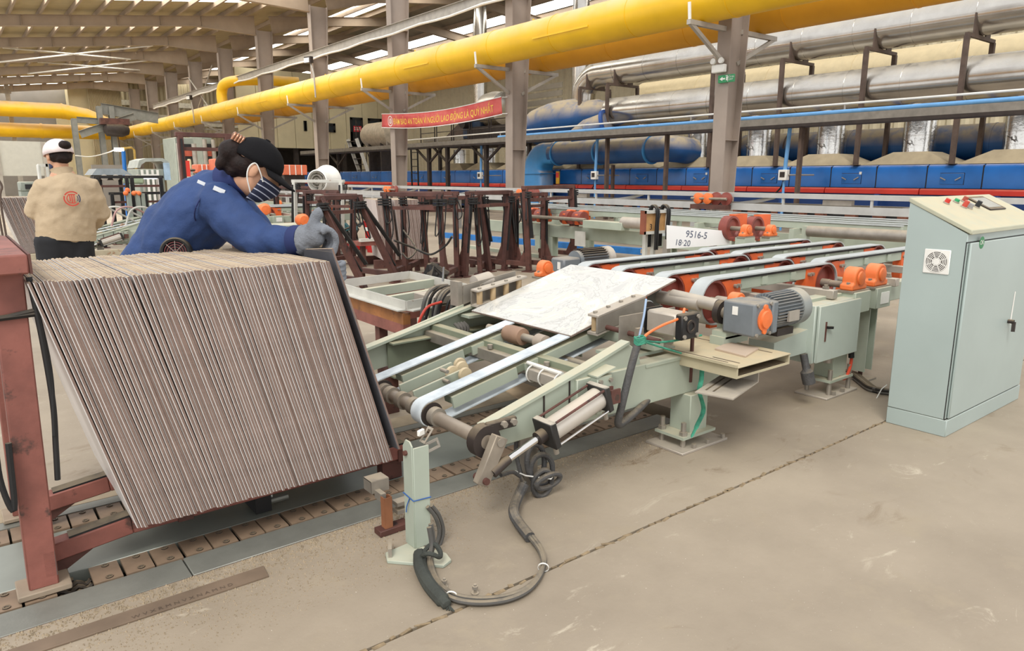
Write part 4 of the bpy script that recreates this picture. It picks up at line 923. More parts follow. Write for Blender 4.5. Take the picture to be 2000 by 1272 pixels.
b = B(); b.prism([c1-nrm*.0035-V((.0005, .0005, 0)), c2-nrm*.0035+V((.0005, -.0005, 0)), c2+V((.0005, Wd+.0005, 0))-nrm*.0035, c1+V((-.0005, Wd+.0005, 0))-nrm*.0035], nrm*-.0075); b.build('tile_body', m_body, to, smooth=0)
# ---------------------------------------------------------------- side clamps
def clamp(nm, label, y, dirn, pts, fo=0.0):
    e = thing(nm, label, 'clamp', (2.4, y, .45)); g0, g1 = pts
    up = V((0, 0, 1)); d = (g1-g0).normalized()
    gb = B(); gb.prism([g0, g1, g1+V((0, 0, .012)), g0+V((0, 0, .012))], (0, .07*dirn, 0)); gp_ = gb.build('guide_top_plate', m_alu, e, bev=.002)
    B().prism([g0-up*.075+V((0, fo, 0)), g1-up*.075+V((0, fo, 0)), g1+V((0, fo, 0)), g0+V((0, fo, 0))], (0, .012*dirn, 0)).build('guide_face_plate', m_zinc, e)
    B().prism([g0-up*.085, g1-up*.085, g1-up*.073, g0-up*.073], (0, .07*dirn, 0)).build('guide_lower_plate', m_alu, e)
    for k in range(4):
        p = g0+(g1-g0)*(k+.3)/3.8+V((0, (.045 if not fo else .022)*dirn, 0))
        B().cyl(p-up*.073, p, .017, n=14).build('guide_roller', mat('tan_guide_roller', 'b49a74', .7, var=.1), e); B().bolt(p+up*.012, (0, 0, 1), .011, .008).build('roller_bolt', m_zinc, e)
    return e, d
g0, g1 = AY(1168, 622, 2.31)+V((0, 0, 0)), AY(1262, 582, 2.31)
cl, d = clamp('side_clamp', 'steel roller guide clamp pressing the near edge of the marble tile', 2.3, 1, (g0, g1))
cpos = (g0+g1)/2
B().bb((g0.x-.0, 2.17, g0.z-.15), (g1.x+.05, 2.178, g0.z+.03)).build('back_plate', m_zinc, cl); B().bb((g0.x-.02, 2.12, g0.z-.16), (g1.x, 2.30, g0.z-.145)).build('clamp_base', m_green, cl)
for x in (g0.x+.06, g1.x-.02): B().cyl((x, 1.99, g0.z-.06), (x, 2.31, g0.z-.05), .012, n=12).build('guide_rod', m_rustdk, cl); B().bb((x-.02, 2.1, g0.z-.09), (x+.02, 2.12, g0.z-.02)).build('rod_bush', m_cast, cl)
cx = (g0.x+g1.x)/2+.06; cz = g0.z-.0
cc = B().bb((cx-.06, 1.99, cz-.06), (cx+.05, 2.165, cz+.045)).build('clamp_cylinder', m_alu, cl, bev=.01)
B().bb((cx-.066, 1.95, cz-.066), (cx+.056, 1.99, cz+.05)).build('cylinder_end', m_black, cc, bev=.006); B().ring((cx-.005, 1.945, cz-.008), (cx-.005, 1.95, cz-.008), .03, .02).build('end_boss', m_dark, cc)
B().bb((cx-.066, 2.165, cz-.066), (cx+.056, 2.172, cz+.05)).build('cylinder_head', m_black, cc)
for dx in (-.05, .04):
    for dz in (-.05, .034): B().bolt((cx+dx, 1.95, cz+dz), (0, -1, 0), .01, .008).build('end_bolt', m_zinc, cc)
ah = thing('air_hoses', 'orange and blue air hoses tied with green twine at the near side clamp', 'hose', (2.5, 2.0, .5))
B().tube(spline([AY(1337, 603, 2.0), AY(1330, 620, 1.98), AY(1295, 635, 1.97), AY(1265, 652, 1.97), AY(1252, 668, 1.97)], 7), .006, 8).build('orange_hose', m_orangelt, ah)
B().tube(spline([AY(1262, 585, 2.1), AY(1257, 620, 2.05), AY(1248, 660, 1.98)], 7), .005, 8).build('blue_hose', mat('pale_blue_hose', '8fa3bb', .5), ah)
m_twine = mat('green_twine', '3f8f74', .8, var=.2, scale=30)
tw = B(); c0 = AY(1250, 665, 1.965)
for k in range(5): tw.tube(spline([c0+V((.022*math.cos(a)*1.2, .02*math.sin(a), .006*k-.012+.004*math.sin(3*a))) for a in [i*.7+k for i in range(10)]], 3), .004, 6)
tw.tube(spline([c0, AY(1300, 668, 2.0), AY(1370, 655, 2.05)], 5), .005, 6); tw.tube(spline([c0, AY(1290, 678, 1.97), AY(1330, 690, 2.0)], 5), .005, 6); tw.build('green_twine', m_twine, ah)
tw = thing('green_strap', 'frayed green strap hanging from the dusty tray to the floor plate', 'strap', (2.8, 1.95, .2))
B().tube(spline([AY(1372, 702, 1.93), AY(1370, 740, 1.93), AY(1366, 765, 1.93), AY(1374, 800, 1.93), AY(1362, 830, 1.93), AY(1350, 855, 1.93)], 6), [.013]*20+[.012]*6+[.008]*4+[.003], 8, sq=[(1, .35)]*31).build('strap', m_twine, tw)
g0, g1 = AY(933, 572, 3.2), AY(1030, 543, 3.2)
cl2, d = clamp('side_clamp', 'steel roller guide clamp at the far edge of the marble tile', 3.2, 1, (g0, g1), .058)
B().prism([g0+V((-.02, .11, -.10)), g1+V((.0, .11, -.10)), g1+V((.0, .11, .03)), g0+V((-.02, .11, .03))], (0, .008, 0)).build('back_plate', m_zinc, cl2)
for t in (.3, .55): B().bolt(g0+(g1-g0)*t+V((0, .11, .0)), (0, -1, 0), .013, .01).build('plate_bolt', m_zinc, cl2)
B().bb((g0.x-.06, 3.2, g0.z-.14), (g1.x, 3.36, g0.z-.125)).build('clamp_base', m_green, cl2)
B().lathe((g0.x+.08, 3.36, g0.z+.02), (1, 0, .1), [(.02, 0), (.05, .01), (.055, .12), (.03, .15)], 16).build('clamp_cylinder', m_alu, cl2); B().bb((g0.x-.05, 3.32, g0.z-.09), (g0.x-.02, 3.4, g0.z+.05)).build('cylinder_end', m_zinc, cl2)
# hydraulic cables beyond the far clamp
cbx = thing('black_hose_bundle', 'thick bundle of black hoses drooping beyond the far side clamp', 'hose bundle', (2.1, 3.5, .2))
random.seed(5)
for k in range(12):
    sx = 826+9*k+random.uniform(-4, 4); yy = 3.55+random.uniform(-.06, .1)
    P = [AY(sx+46, 558+k*1.2, yy+.2), AY(sx+22, 562+k, yy+.05), AY(sx+6, 578+k, yy), AY(sx-2, 610, yy), AY(sx-6+random.uniform(-6, 6), 645-k, yy)]
    B().tube(spline(P, 5), random.uniform(.008, .013), 8).build('hose', m_black if k % 3 else m_cable, cbx)
B().tube(spline([AY(862, 590, 3.5), AY(835, 600, 3.48), AY(820, 625, 3.48), AY(815, 650, 3.5)], 5), .008, 8).build('red_hose', mat('red_hose', 'c4402f', .5), cbx)
b = B(); bp_ = AY(850, 570, 3.72); b.bb((2.30, 3.72, .47), (2.62, 3.95, .52)); b.build('hose_tray', m_alu, cbx, bev=.004)
B().bb((2.35, 3.8, 0), (2.4, 3.86, .47)).build('tray_leg', m_greendk, cbx); B().bb((2.52, 3.8, 0), (2.57, 3.86, .47)).build('tray_leg', m_greendk, cbx)
tg = AY(865, 550, 3.7); B().bar(tg, tg+V((.01, 0, .09)), .018, .005).build('steel_tag', m_rod, cbx)
# far hose knot on the frame
kb = B(); kc = AY(893, 640, 3.26)
for k in range(4): kb.tube(spline([kc+V((.02*k-.03, -.02, .03)), kc+V((.02*k-.02, -.05, .0)), kc+V((.015*k-.02, -.04, -.06)), kc+V((.015*k-.01, -.02, -.10))], 4), .009, 7)
kb.build('rag_knot', mat('grey_rag', '5e5a54', .9, var=.2), ic)
# ---------------------------------------------------------------- dusty cable tray, plate, scrap tile
tr = thing('dusty_tray', 'cream dusted sheet metal cable tray jutting out beside the gear motor', 'cable tray', (2.78, 2.0, .4))
m_tray = mat('dusty_cream_sheet', 'b5ab8e', .65, var=.07, scale=5, dust=.5)
z = .45; dz_ = .052; b = B(); b.bb((2.575, 1.72, z-.006), (2.985, 2.36, z)); b.build('lid', m_tray, tr, bev=.002)
B().bb((2.575, 1.725, z-dz_), (2.585, 2.36, z-.006)).bb((2.585, 1.725, z-dz_), (2.975, 1.73, z-dz_+.01)).build('side_wall', m_tray, tr); B().bb((2.975, 1.725, z-dz_), (2.985, 2.36, z-.006)).build('side_wall', m_tray, tr); B().bb((2.585, 1.74, z-dz_), (2.975, 2.36, z-dz_+.008)).build('tray_floor', m_dark, tr)
for x, y0_, y1_ in ((2.61, 1.8, 2.2), (2.64, 1.76, 1.9), (2.92, 1.78, 1.88), (2.9, 1.95, 2.2)): B().bb((x, y0_, z+.0003), (x+.008, y1_, z+.0012)).build('slot', m_dark, tr)
B().bb((2.56, 1.72, z+.0), (2.572, 2.36, z+.012)).build('lip', m_tray, tr)
for y in (2.12, 2.3): B().cyl((2.66, y-.09, .30), (2.66, y-.09, .52), .009, n=8).build('hanger_rod', m_rustdk, tr)
lp = thing('slotted_plate', 'grey slotted L-shaped plate hanging below the dusty tray', 'plate', (2.6, 1.8, .3))
c = [AZ(1357, 768, .33), AZ(1410, 733, .33), AZ(1480, 748, .33), AZ(1432, 782, .33)]
B().prism(c, (0, 0, .006)).build('plate', m_alu, lp); B().prism([c[1], c[2], c[2]+V((0, 0, .07)), c[1]+V((0, 0, .07))], (.006, 0, 0)).build('upright', m_alu, lp)
for t in (.2, .42):
    p, q = c[0]+(c[3]-c[0])*t*.9, c[1]+(c[2]-c[1])*t*.9; d_ = (q-p); B().bar(p+d_*.15+V((0, 0, .0065)), p+d_*.85+V((0, 0, .0065)), .008, .001).build('slot', m_dark, lp)
c = [AZ(1396, 684, z), AZ(1422, 671, z), AZ(1482, 683, z), AZ(1456, 699, z)]
B().prism(c, (0, 0, .009)).build('tile_offcut', mat('tile_offcut', 'b8a48f', .8, var=.06), label='small square tile offcut lying on the dusty cable tray', cat='tile offcut', bev=.001)
# ================================================================ upper belt deck
ud = thing('belt_deck_conveyor', 'green framed flat conveyor of parallel grey belts on orange pulley guards', 'conveyor', (4.2, 2.7, 0))
ZB = .735; PR = .122
def one_belt(x0, x1, y):
    bo = belt('belt', y-.008, .086, x0, ZB-PR, x1, ZB-PR, PR, m_belt, ud, t=.008, n=14)
    B().bb((x0+.14, y+.008, ZB-.082), (x1-.14, y+.062, ZB-.022)).build('belt_rail', m_green, ud, bev=.003); B().bb((x0+.14, y-.002, ZB-.021), (x1-.14, y+.072, ZB-.009)).build('belt_gap_shade', m_black, ud)  # black strip stands in for the shade in the gap below the belt
    for f in (.38, .64): B().bb((x0+(x1-x0)*f, y-.002, ZB-.07), (x0+(x1-x0)*f+.05, y+.009, ZB-.026)).build('rail_clip', m_green, ud)
    for x, s in ((x0, 1), (x1, -1)):
        p = B().lathe((x, y+.004, ZB-PR), (0, 1, 0), [(.025, .02), (.095, .03), (.1, 0), (PR-.009, 0), (PR-.009, .062), (.1, .062), (.095, .035), (.025, .042)], 28).build('pulley', m_pulley, ud)
        B().cyl((x, y-.03, ZB-PR), (x, y+.1, ZB-PR), .024, n=12).build('hub', m_cast, p)
        a = x+s*.075; c = x+s*.225; b = B(); pts = []
        for i in range(7):
            th = -1.1+2.2*i/6; pts.append((x+s*(.108*math.cos(th)), y+.004, ZB-PR+.108*math.sin(th)))
        pts2 = pts+[(c, y+.018, ZB-.018), (c, y+.018, ZB-.19)][::1]
        b.prism(pts+[(c, y+.004, ZB-.014), (c, y+.004, ZB-.23)], (0, .06, 0)); g = b.build('pulley_guard', m_orange, ud)
        for dx in (.0, .03): B().cyl((c-s*(.025+dx), y+.004, ZB-.055), (c-s*(.025+dx), y-.014, ZB-.055), .011, n=10).build('guard_bolt', m_zinc, g)
BY = [2.215, 2.49, 2.82, 3.10]
for y in BY: one_belt(3.07, 4.17, y)
for y in (2.31, 2.585, 2.91, 3.19): one_belt(4.35, 5.62, y)
for x, y0_ in ((3.07, 1.98), (4.17, 2.05), (4.35, 2.02), (5.62, 2.1)):
    B().cyl((x, y0_, ZB-PR), (x, 3.4, ZB-PR), .02, n=14).build('drive_shaft', m_cast, ud)
B().cyl((3.07, 2.02, ZB-PR), (3.07, 2.2, ZB-PR), .035, n=18).build('shaft_sleeve', m_alu, ud)
B().cyl((2.93, 2.2, .62), (2.93, 2.46, .62), .035, n=18).build('shaft_sleeve', m_alu, ud)
# frame
for y in (2.04, 3.42): B().bb((2.95, y, .47), (5.9, y+.07, .585)).build('long_beam', m_green, ud, bev=.004)
for x in (3.42, 3.86, 4.62, 5.3):
    ct = B().bb((x, 2.0 if x != 3.42 else 2.08, ZB-.165), (x+.05, 3.45, ZB-.115)).build('cross_tube', m_alu, ud, bev=.003)
    B().cyl((x+.025, 2.06, .585), (x+.025, 2.06, ZB-.09), .012, n=8).build('levelling_bolt', m_cast, ct); B().bolt((x+.025, 2.06, ZB-.115), (0, 0, 1), .02, .014).build('nut', m_zinc, ct)
for x in (3.5, 3.95, 4.75):
    for y in (2.55, 2.9): B().bb((x, y, .36), (x+.12, y+.03, .56)).build('under_guard', m_orange, ud)
for x, y in ((4.40, 2.06), (4.40, 3.4), (5.6, 2.06), (5.6, 3.4), (3.2, 3.42)):
    l = B().ibeam((x, y, .06), (x, y, .47), .10, .09, .01, .008, up=(1, 0, 0)).build('leg', m_green, ud); B().bb((x-.07, y-.07, 0), (x+.07, y+.07, .012)).build('foot', m_zinc, l); B().cyl((x, y, .012), (x, y, .07), .014, n=8).build('foot_stud', m_rustdk, l)
B().bb((3.2, 2.1, .25), (3.3, 3.4, .29)).build('tie_beam', m_dark, ud)
# plummer blocks
def plummer(nm, label, c, s=1.0):
    e = thing(nm, label, 'bearing', c); c = V(c)
    b = B(); prof = [(-.075*s, 0), (.075*s, 0), (.075*s, .03*s), (.055*s, .035*s)]
    pts = [V((c.x+a, c.y, c.z+z_)) for a, z_ in prof]+[V((c.x+.055*s*math.cos(t), c.y, c.z+.06*s+.055*s*math.sin(t))) for t in [PI*i/10 for i in range(11)]]+[V((c.x-.055*s, c.y, c.z+.035*s)), V((c.x-.075*s, c.y, c.z+.03*s))]
    b.prism(pts, (0, .07*s, 0)); h = b.build('housing', m_orangelt, e, bev=.008*s, seg=2)
    B().lathe(c+V((0, -.012*s, .06*s)), (0, 1, 0), [(.02*s, 0), (.034*s, .004*s), (.036*s, .02*s)], 16).build('end_cap', m_orangelt, h); B().box(c+V((0, .035*s, -.006)), (.17*s, .09*s, .012)).build('base', m_cast, h)
    for dx in (-.062, .062): B().bolt(c+V((dx*s, .03*s, .03*s)), (0, 0, 1), .01*s, .012).build('bolt', m_zinc, h)
    return e
plummer('pillow_block', 'orange pillow block bearing on the deck frame next to the electric box', (4.13, 1.985, .60), 1.15)
plummer('pillow_block', 'orange pillow block bearing on the deck frame nearer the control cabinet', (4.39, 1.985, .60), 1.15)
for x in (4.13, 4.39): B().bb((x-.09, 1.96, .47), (x+.09, 2.06, .593)).build('bearing_seat', m_green, ud, bev=.003)
B().box((4.40, 1.958, .53), (.1, .004, .07)).build('data_plate', m_white, ud)
plummer('pillow_block', 'small faded orange pillow block half hidden behind the gear motor', (3.07, 2.06, .588), .8)
# gear motor
gm = thing('gear_motor', 'grey finned gear motor with an orange cap on the belt deck', 'gear motor', (3.05, 1.92, .45))
gx0, gx1, gy0, gy1, gz0, gz1 = 2.83, 2.97, 1.845, 2.02, .475, .635
gbx = B().bb((gx0, gy0, gz0), (gx1, gy1, gz1)).build('gearbox', m_mtr, gm, bev=.012, seg=2)
B().bb((gx0-.002, 1.935, .57), (gx0, 1.965, .61)).build('label_plate', m_white, gbx)
B().lathe(((gx0+gx1)/2+.01, gy0, .555), (0, -1, 0), [(.055, 0), (.055, .006), (.042, .008), (.04, .018), (.0, .022)], 24).build('orange_cap', m_orangelt, gbx)
for dz in (-.055, .055): B().lathe(((gx0+gx1)/2+.01, gy0, .555+dz), (0, -1, 0), [(.016, 0), (.016, .008), (.0, .01)], 12).build('cap_ear', m_orangelt, gbx)
for dx in (-.05, .055):
    for dz in (-.07, .07): B().bolt(((gx0+gx1)/2+dx, gy0, .555+dz), (0, -1, 0), .009, .008).build('bolt', m_zinc, gbx)
B().bb((gx1, gy0-.005, gz0+.0), (gx1+.05, gy1-.01, gz1-.003)).build('adapter_flange', m_mtr, gm, bev=.008)
mc = V((gx1+.05, 1.935, .562)); 
mb = B().cyl(mc, mc+V((.26, 0, 0)), .075, n=28).build('motor_body', m_mtr, gm)
fin = B()
for k in range(34):
    a = 2*PI*k/34; e_ = V((0, math.cos(a), math.sin(a))); fin.bar(mc+V((.015, 0, 0))+e_*.08, mc+V((.235, 0, 0))+e_*.08, .0045, .02, up=e_)
fin.build('cooling_fins', m_mtr, mb, kind='stuff')
B().lathe(mc+V((.235, 0, 0)), (1, 0, 0), [(.07, 0), (.092, .005), (.094, .07), (.08, .085), (.02, .088)], 28).build('fan_cowl', mat('cowl_grey', '8b8f8c', .5, dust=.4), mb)
B().box(mc+V((.14, -.09, -.02)), (.09, .012, .05)).build('rating_plate', m_alu, mb)
B().bb((mc.x+.06, mc.y-.06, mc.z-.12), (mc.x+.2, mc.y+.05, mc.z-.085)).build('terminal_box', m_dark, mb)
B().cyl((2.9, 2.02, .555), (2.9, 2.10, .56), .028, n=16).build('output_shaft', m_cast, gm); B().ring((2.9, 2.06, .557), (2.9, 2.09, .558), .058, .028).build('bearing', m_dark, gm)
B().bb((2.84, 2.0, .44), (3.02, 2.08, .475)).build('motor_bracket', m_green, gm)
b = B(); c = AY(1420, 600, 2.1); b.cyl((2.9, 2.1, .585), (2.9, 2.38, .6), .032, n=18); b.build('long_sleeve', m_alu, gm)
gm.location = V(gm.location)+V((.035, 0, .04))
B().bb((2.86, 2.0, .45), (3.06, 2.08, .49)).build('motor_shim', m_green, gm)
# electric box on a pedestal
eb = thing('electric_box', 'pale grey green electric box with black latch on a bolted pedestal', 'electric box', (3.9, 2.0, 0))
m_box = mat('pale_box_paint', 'b2bcb1', .45, var=.04, scale=4, dust=.5, rust=.05, rustcol='8f8468')
B().bb((3.62, 1.965, .24), (4.08, 2.17, .565)).build('body', m_box, eb, bev=.005)
dr_ = B().bb((3.635, 1.945, .245), (4.085, 1.962, .562)).build('door', m_box, eb, bev=.004)
B().bb((3.70, 1.941, .36), (3.712, 1.945, .47)).build('latch_slot', m_rustdk, dr_); B().bar((3.706, 1.935, .44), (3.75, 1.928, .435), .012, .014).build('latch', m_black, dr_)
for x in (3.93, 4.01): B().cyl((x, 2.03, .19), (x, 2.03, .24), .03, n=14).build('cable_gland', m_alu, eb); 
B().tube(spline([(4.06, 2.0, .30), (4.10, 1.985, .26), (4.10, 1.98, .16), (4.06, 1.985, .08), (4.0, 2.0, .1)], 6), .009, 8).build('orange_cable', mat('orange_red_cable', 'c8482c', .5), eb); B().cyl((4.095, 1.985, .27), (4.10, 1.98, .20), .017, n=10).build('plug', m_black, eb)
B().bb((3.92, 1.99, .1), (4.07, 2.11, .24)).build('pedestal', m_green, eb, bev=.003); B().bb((3.86, 1.97, .085), (4.12, 2.13, .1)).build('pedestal_flange', m_green, eb)
B().bb((3.80, 1.95, 0), (4.15, 2.15, .012)).build('floor_plate', m_alu, eb, bev=.002)
for x, y in ((3.88, 1.985), (4.10, 1.985), (3.88, 2.12), (4.10, 2.12)): B().cyl((x, y, .012), (x, y, .16), .013, n=10).build('stud', m_zinc, eb)
for x in (3.9, 4.0): B().bolt((x, 1.965, .012), (0, 0, 1), .014, .022).build('anchor_nut', m_zinc, eb)
B().prism([(3.30, 2.0, .30), (3.62, 2.0, .30), (3.62, 2.0, .43), (3.30, 2.0, .40)], (0, .15, 0)).build('duct_cover', m_box, eb)
B().tube(spline([(3.58, 1.99, .3), (3.585, 1.97, .22), (3.60, 1.955, .14)], 5), [.02]*6+[.034]*5, 12).build('rubber_boot', m_hose, eb)
# ================================================================ control cabinet
cb = thing('control_cabinet', 'tall pale green control cabinet with sloped console top and round green sticker', 'cabinet', (4.3, 1.45, 0))
m_cab = mat('cabinet_mint', 'a6b3ae', .38, var=.03, scale=2.5, dust=.15); m_cabtop = mat('cabinet_top', 'b3b39c', .5, var=.04, dust=.6, dustcol='c9bb9a')
f0 = AZ(1849, 855.7); bk = AZ(1735, 823.4); cx0 = f0.x-.002; cyf, cyb = f0.y+.008, bk.y+.004; cx1 = cx0+1.0
zf, zb = 1.005, 1.148; zp = .085
B().bb((cx0, cyf, 0), (cx1, cyb, zp)).build('plinth', m_cab, cb, bev=.003)
B().prism([(cx0, cyf+.012, zp+.002), (cx0, cyb, zp+.002), (cx0, cyb, zb-.02), (cx0, cyf+.012, zf-.02)], (cx1-cx0, 0, 0)).build('body', m_cab, cb, bev=.003)
tp = B().prism([(cx0-.004, cyf-.004, zf-.022), (cx0-.004, cyb+.004, zb-.022), (cx0-.004, cyb+.004, zb), (cx0-.004, cyf-.004, zf)], (cx1-cx0+.008, 0, 0)).build('console_top', m_cabtop, cb, bev=.003)
B().bb((cx0+.018, cyf-.002, zp+.006), (cx1-.02, cyf+.010, zf-.06)).build('door', m_cab, cb, bev=.004)
do = cb.children[-1]
B().bb((cx0-.0012, cyf+.012, zp+.004), (cx0+.0, cyf+.016, zf-.055)).build('door_seam', m_black, cb); B().bb((cx0, cyf+.0105, zp), (cx1, cyf+.0118, zp+.006)).build('door_seam', m_black, cb); B().bb((cx0, cyf+.0105, zf-.06), (cx1, cyf+.0118, zf-.055)).build('door_seam', m_black, cb)
# sticker OK
q = AY(1918, 474, cyf-.003); 
st = B().lathe((q.x, cyf-.002, q.z), (0, -1, 0), [(.029, 0), (.029, .001)], 28).build('round_sticker', mat('sticker_green', '2f7d4c', .5, var=.03), do)
text_part('lettering', 'OK', m_white, st, lambda x, y: V((q.x+x, cyf-.0035, q.z+y)), .030, True)
hq = AY(1972, 628, cyf-.01); hd = B().cyl((hq.x, cyf-.003, hq.z), (hq.x, cyf-.03, hq.z), .011, n=12).build('handle', m_dark, do)
B().bar((hq.x, cyf-.03, hq.z), (hq.x-.012, cyf-.034, hq.z-.05), .016, .01, up=(1, 0, 0)).build('handle_lever', m_dark, hd)
tq = AY(1978, 600, cyf-.003); B().prism([(tq.x-.012, cyf-.0028, tq.z-.09), (tq.x+.006, cyf-.0028, tq.z-.095), (tq.x+.012, cyf-.0028, tq.z+.08), (tq.x-.002, cyf-.0028, tq.z+.085)], (0, -.0006, 0)).build('torn_paper', m_white, do)
# fan grille on the side
fq = AX(1830, 511, cx0); s = .058
fg = B().bb((cx0-.006, fq.y-s, fq.z-s), (cx0, fq.y+s, fq.z+s)).build('fan_grille', m_white, cb, bev=.003)
B().lathe((cx0-.0062, fq.y, fq.z), (-1, 0, 0), [(.05, 0), (.05, .0006)], 32).build('fan_opening', m_dark, fg)
for r in (.019, .027, .034, .041, .048): B().ring((cx0-.0085, fq.y, fq.z), (cx0-.0068, fq.y, fq.z), r+.0016, r-.0016, n=36).build('grille_ring', m_white, fg)
B().lathe((cx0-.0068, fq.y, fq.z), (-1, 0, 0), [(.016, 0), (.016, .002)], 24).build('grille_hub', m_white, fg)
for k in range(8): a = PI/8+PI/4*k; B().bar((cx0-.008, fq.y+.015*math.cos(a), fq.z+.015*math.sin(a)), (cx0-.008, fq.y+.05*math.cos(a), fq.z+.05*math.sin(a)), .002, .003).build('grille_spoke', m_white, fg)
# console controls
sl_ = (zb-zf)/(cyb-cyf); nn = V((0, -sl_, 1)).normalized()
def ct(px, py):
    d = ray(px, py); t = ((zf-HC)+sl_*(0-cyf))/(d.z-sl_*d.y); return CAMP+d*t
for px, py, c, h, nm in ((1848, 397, 'c8332a', .018, 'emergency_button'), (1867, 395, '2f9c66', .012, 'start_button'), (1882, 394, 'a2493c', .022, 'selector_knob'), (1882, 405, 'c24a3c', .03, 'pilot_button'), (1893, 407, '9a9a9a', .02, 'pilot_button'), (1907, 405, '23262c', .03, 'selector_knob')):
    p = ct(px, py); o = B().cyl(p, p+nn*.006, .016, n=18).build('collar', m_alu, cb); B().cyl(p+nn*.006, p+nn*(.006+h), .013, .012, n=18).build(nm, mat('btn_'+c, c, .35, var=.02), cb)
p = ct(1925, 398); 
def tp_(x, y, h): return V((p.x+x, p.y+y/math.sqrt(1+sl_*sl_), p.z+sl_*y/math.sqrt(1+sl_*sl_)))+nn*h
b = B().prism([tp_(-.11, -.07, 0), tp_(.11, -.07, 0), tp_(.11, .07, 0), tp_(-.11, .07, 0)], nn*.008).build('display_bezel', m_dark, cb, bev=.003); B().prism([tp_(-.09, -.05, .008), tp_(.09, -.05, .008), tp_(.09, .05, .008), tp_(-.09, .05, .008)], nn*.0006).build('display_glass', mat('panel_display', 'a9a89c', .2), b)
# cable bundle to the cabinet
e = thing('floor_cable_bundle', 'bundle of black cables on the floor running behind the control cabinet', 'cable', (4.0, 1.9, 0))
for k in range(8):
    o = V((0, .016*(k % 4), .010+.016*(k//4)))
    B().tube(spline([AZ(1622, 738)+o, AZ(1665, 735)+o, AZ(1690, 752)+o, AZ(1712, 768)+o, AZ(1740, 778)+o+V((.05, .02, 0)), AZ(1800, 785)+o], 5), .011, 8).build('cable', m_black if k % 3 else m_cable, e)
B().tube([AZ(1712, 778, .0), AZ(1722, 760, .05), AZ(1732, 752, .03)], .003, 6).build('zip_tie', m_white, e)
# ================================================================ racks standing in the middle ground
m_wht = mat('worn_white_paint', 'c4c2b8', .6, var=.08, rust=.25, rustcol='8a5f3c')
m_crust = mat('cream_rusty_paint', 'b3a88e', .65, var=.1, rust=.4, rustcol='8d5a33')
def rack(label, pA, pB, lean=(0, 0), armdir=1, mt=None, h=1.04, cords=2, seed=1, arms=True):
    random.seed(seed); mt = mt or m_rustmid
    pA, pB = V(pA), V(pB); pA.z = pB.z = 0; d = (pB-pA).normalized(); n = V((-d.y, d.x, 0))*armdir; le = V((lean[0], lean[1], 0))
    e = thing('tile_rack', label, 'rack', (pA+pB)/2)
    tops = []
    for p in (pA, pB):
        t = p+le+V((0, 0, h)); tops.append(t)
        po = B().bar(p+V((0, 0, .012)), t, .07, .06, up=d).build('post', mt, e, bev=.004)
        o = n*.042; B().bar(p+o+V((0, 0, .2)), t+o-V((0, 0, .06)), .05, .016, up=d).build('rubber_pad', m_black, po)
        B().bar(p-o+V((0, 0, random.uniform(.25, .5))), t-o-V((0, 0, .05)), .05, .016, up=d).build('rubber_pad', m_black, po)
        B().box(p+V((0, 0, .006)), (.15, .15, .012), rz=math.atan2(d.y, d.x)).build('foot_plate', m_rustdk, e)
        if arms:
            B().bar(p+V((0, 0, .1)), p+n*.6+V((0, 0, .12)), .06, .06).build('arm', mt, e)
            B().bar(p+n*.56+V((0, 0, .0)), p+n*.56+V((0, 0, .1)), .06, .06, up=d).build('arm_foot', m_rustdk, e)
            B().prism([p+n*.03+V((0, 0, .13))-d*.01, p+n*.14+V((0, 0, .13))-d*.01, p+n*.03+V((0, 0, .38))-d*.01], d*.02).build('gusset', m_rustdk, e)
    B().bar(tops[0]-d*.05, tops[1]+d*.05, .06, .05).build('top_bar', mt, e, bev=.004)
    B().bar(tops[0]-V((0, 0, .16)), tops[1]-V((0, 0, .16)), .04, .04).build('cross_bar', m_rustdk, e)
    for k in range(cords):
        t0 = tops[k % 2]+d*random.uniform(-.03, .08)-n*.03; L = random.uniform(.3, .7); s = random.uniform(-.1, .1)
        B().tube(spline([t0, t0-V((0, 0, L*.4))+d*s*.4, t0-V((0, 0, L))+d*s-n*.03, t0-V((0, 0, L*.8))+d*(s+.05), t0-V((0, 0, .05))+d*.05], 5), .008, 6).build('rubber_cord', m_black, e)
        b = B(); 
        for j in range(3): b.ring(t0-V((0, 0, .05+.03*j)), t0-V((0, 0, .07+.03*j)), .055, .04, n=10)
        b.build('cord_wrap', m_black, e)
    return e
Q = AZ
rack('rust brown rack with long cords hanging from both posts, beside the pale tile stack', Q(765, 548), Q(868, 552), (-.05, 0), 1, cords=4, seed=2)
rack('dark rusty rack tightly behind the corded rack', Q(792, 540), Q(893, 542), (.02, .05), 1, m_rustdk, cords=2, seed=3)
rack('rust red rack with flat caps on its posts and slack straps', Q(908, 541), Q(985, 528), (.06, -.03), 1, cords=3, seed=4)
rack('narrow rust red rack with outward leaning posts', Q(955, 531), Q(1003, 524), (-.12, .02), 1, cords=1, seed=5)
rack('tall dark brown goal shaped rack next to the far gear motor', Q(1033, 531), Q(1122, 508), (-.05, .03), 1, m_rustdk, h=1.1, cords=2, seed=6)
rack('rust red rack with a steeply leaning post wrapped in straps', Q(777, 553), Q(712, 566), (-.42, .1), -1, cords=4, seed=7, h=1.02)
rack('faded red rack standing behind the blue jacket arm', Q(545, 470), Q(612, 474), (.0, 0), -1, cords=2, seed=8)
rack('white painted rusty rack with black cords over its top bar', Q(577, 492), Q(668, 498), (.1, .1), -1, m_wht, h=1.17, cords=3, seed=9)
rack('dark brown rack at the rear of the rack group', Q(1006, 524), Q(1062, 517), (0, 0), -1, m_rustdk, h=1.0, cords=2, seed=10)
rack('brown rack half hidden behind the reaching glove', Q(602, 497), Q(660, 503), (.03, .02), -1, m_rustmid, h=1.0, cords=2, seed=13)
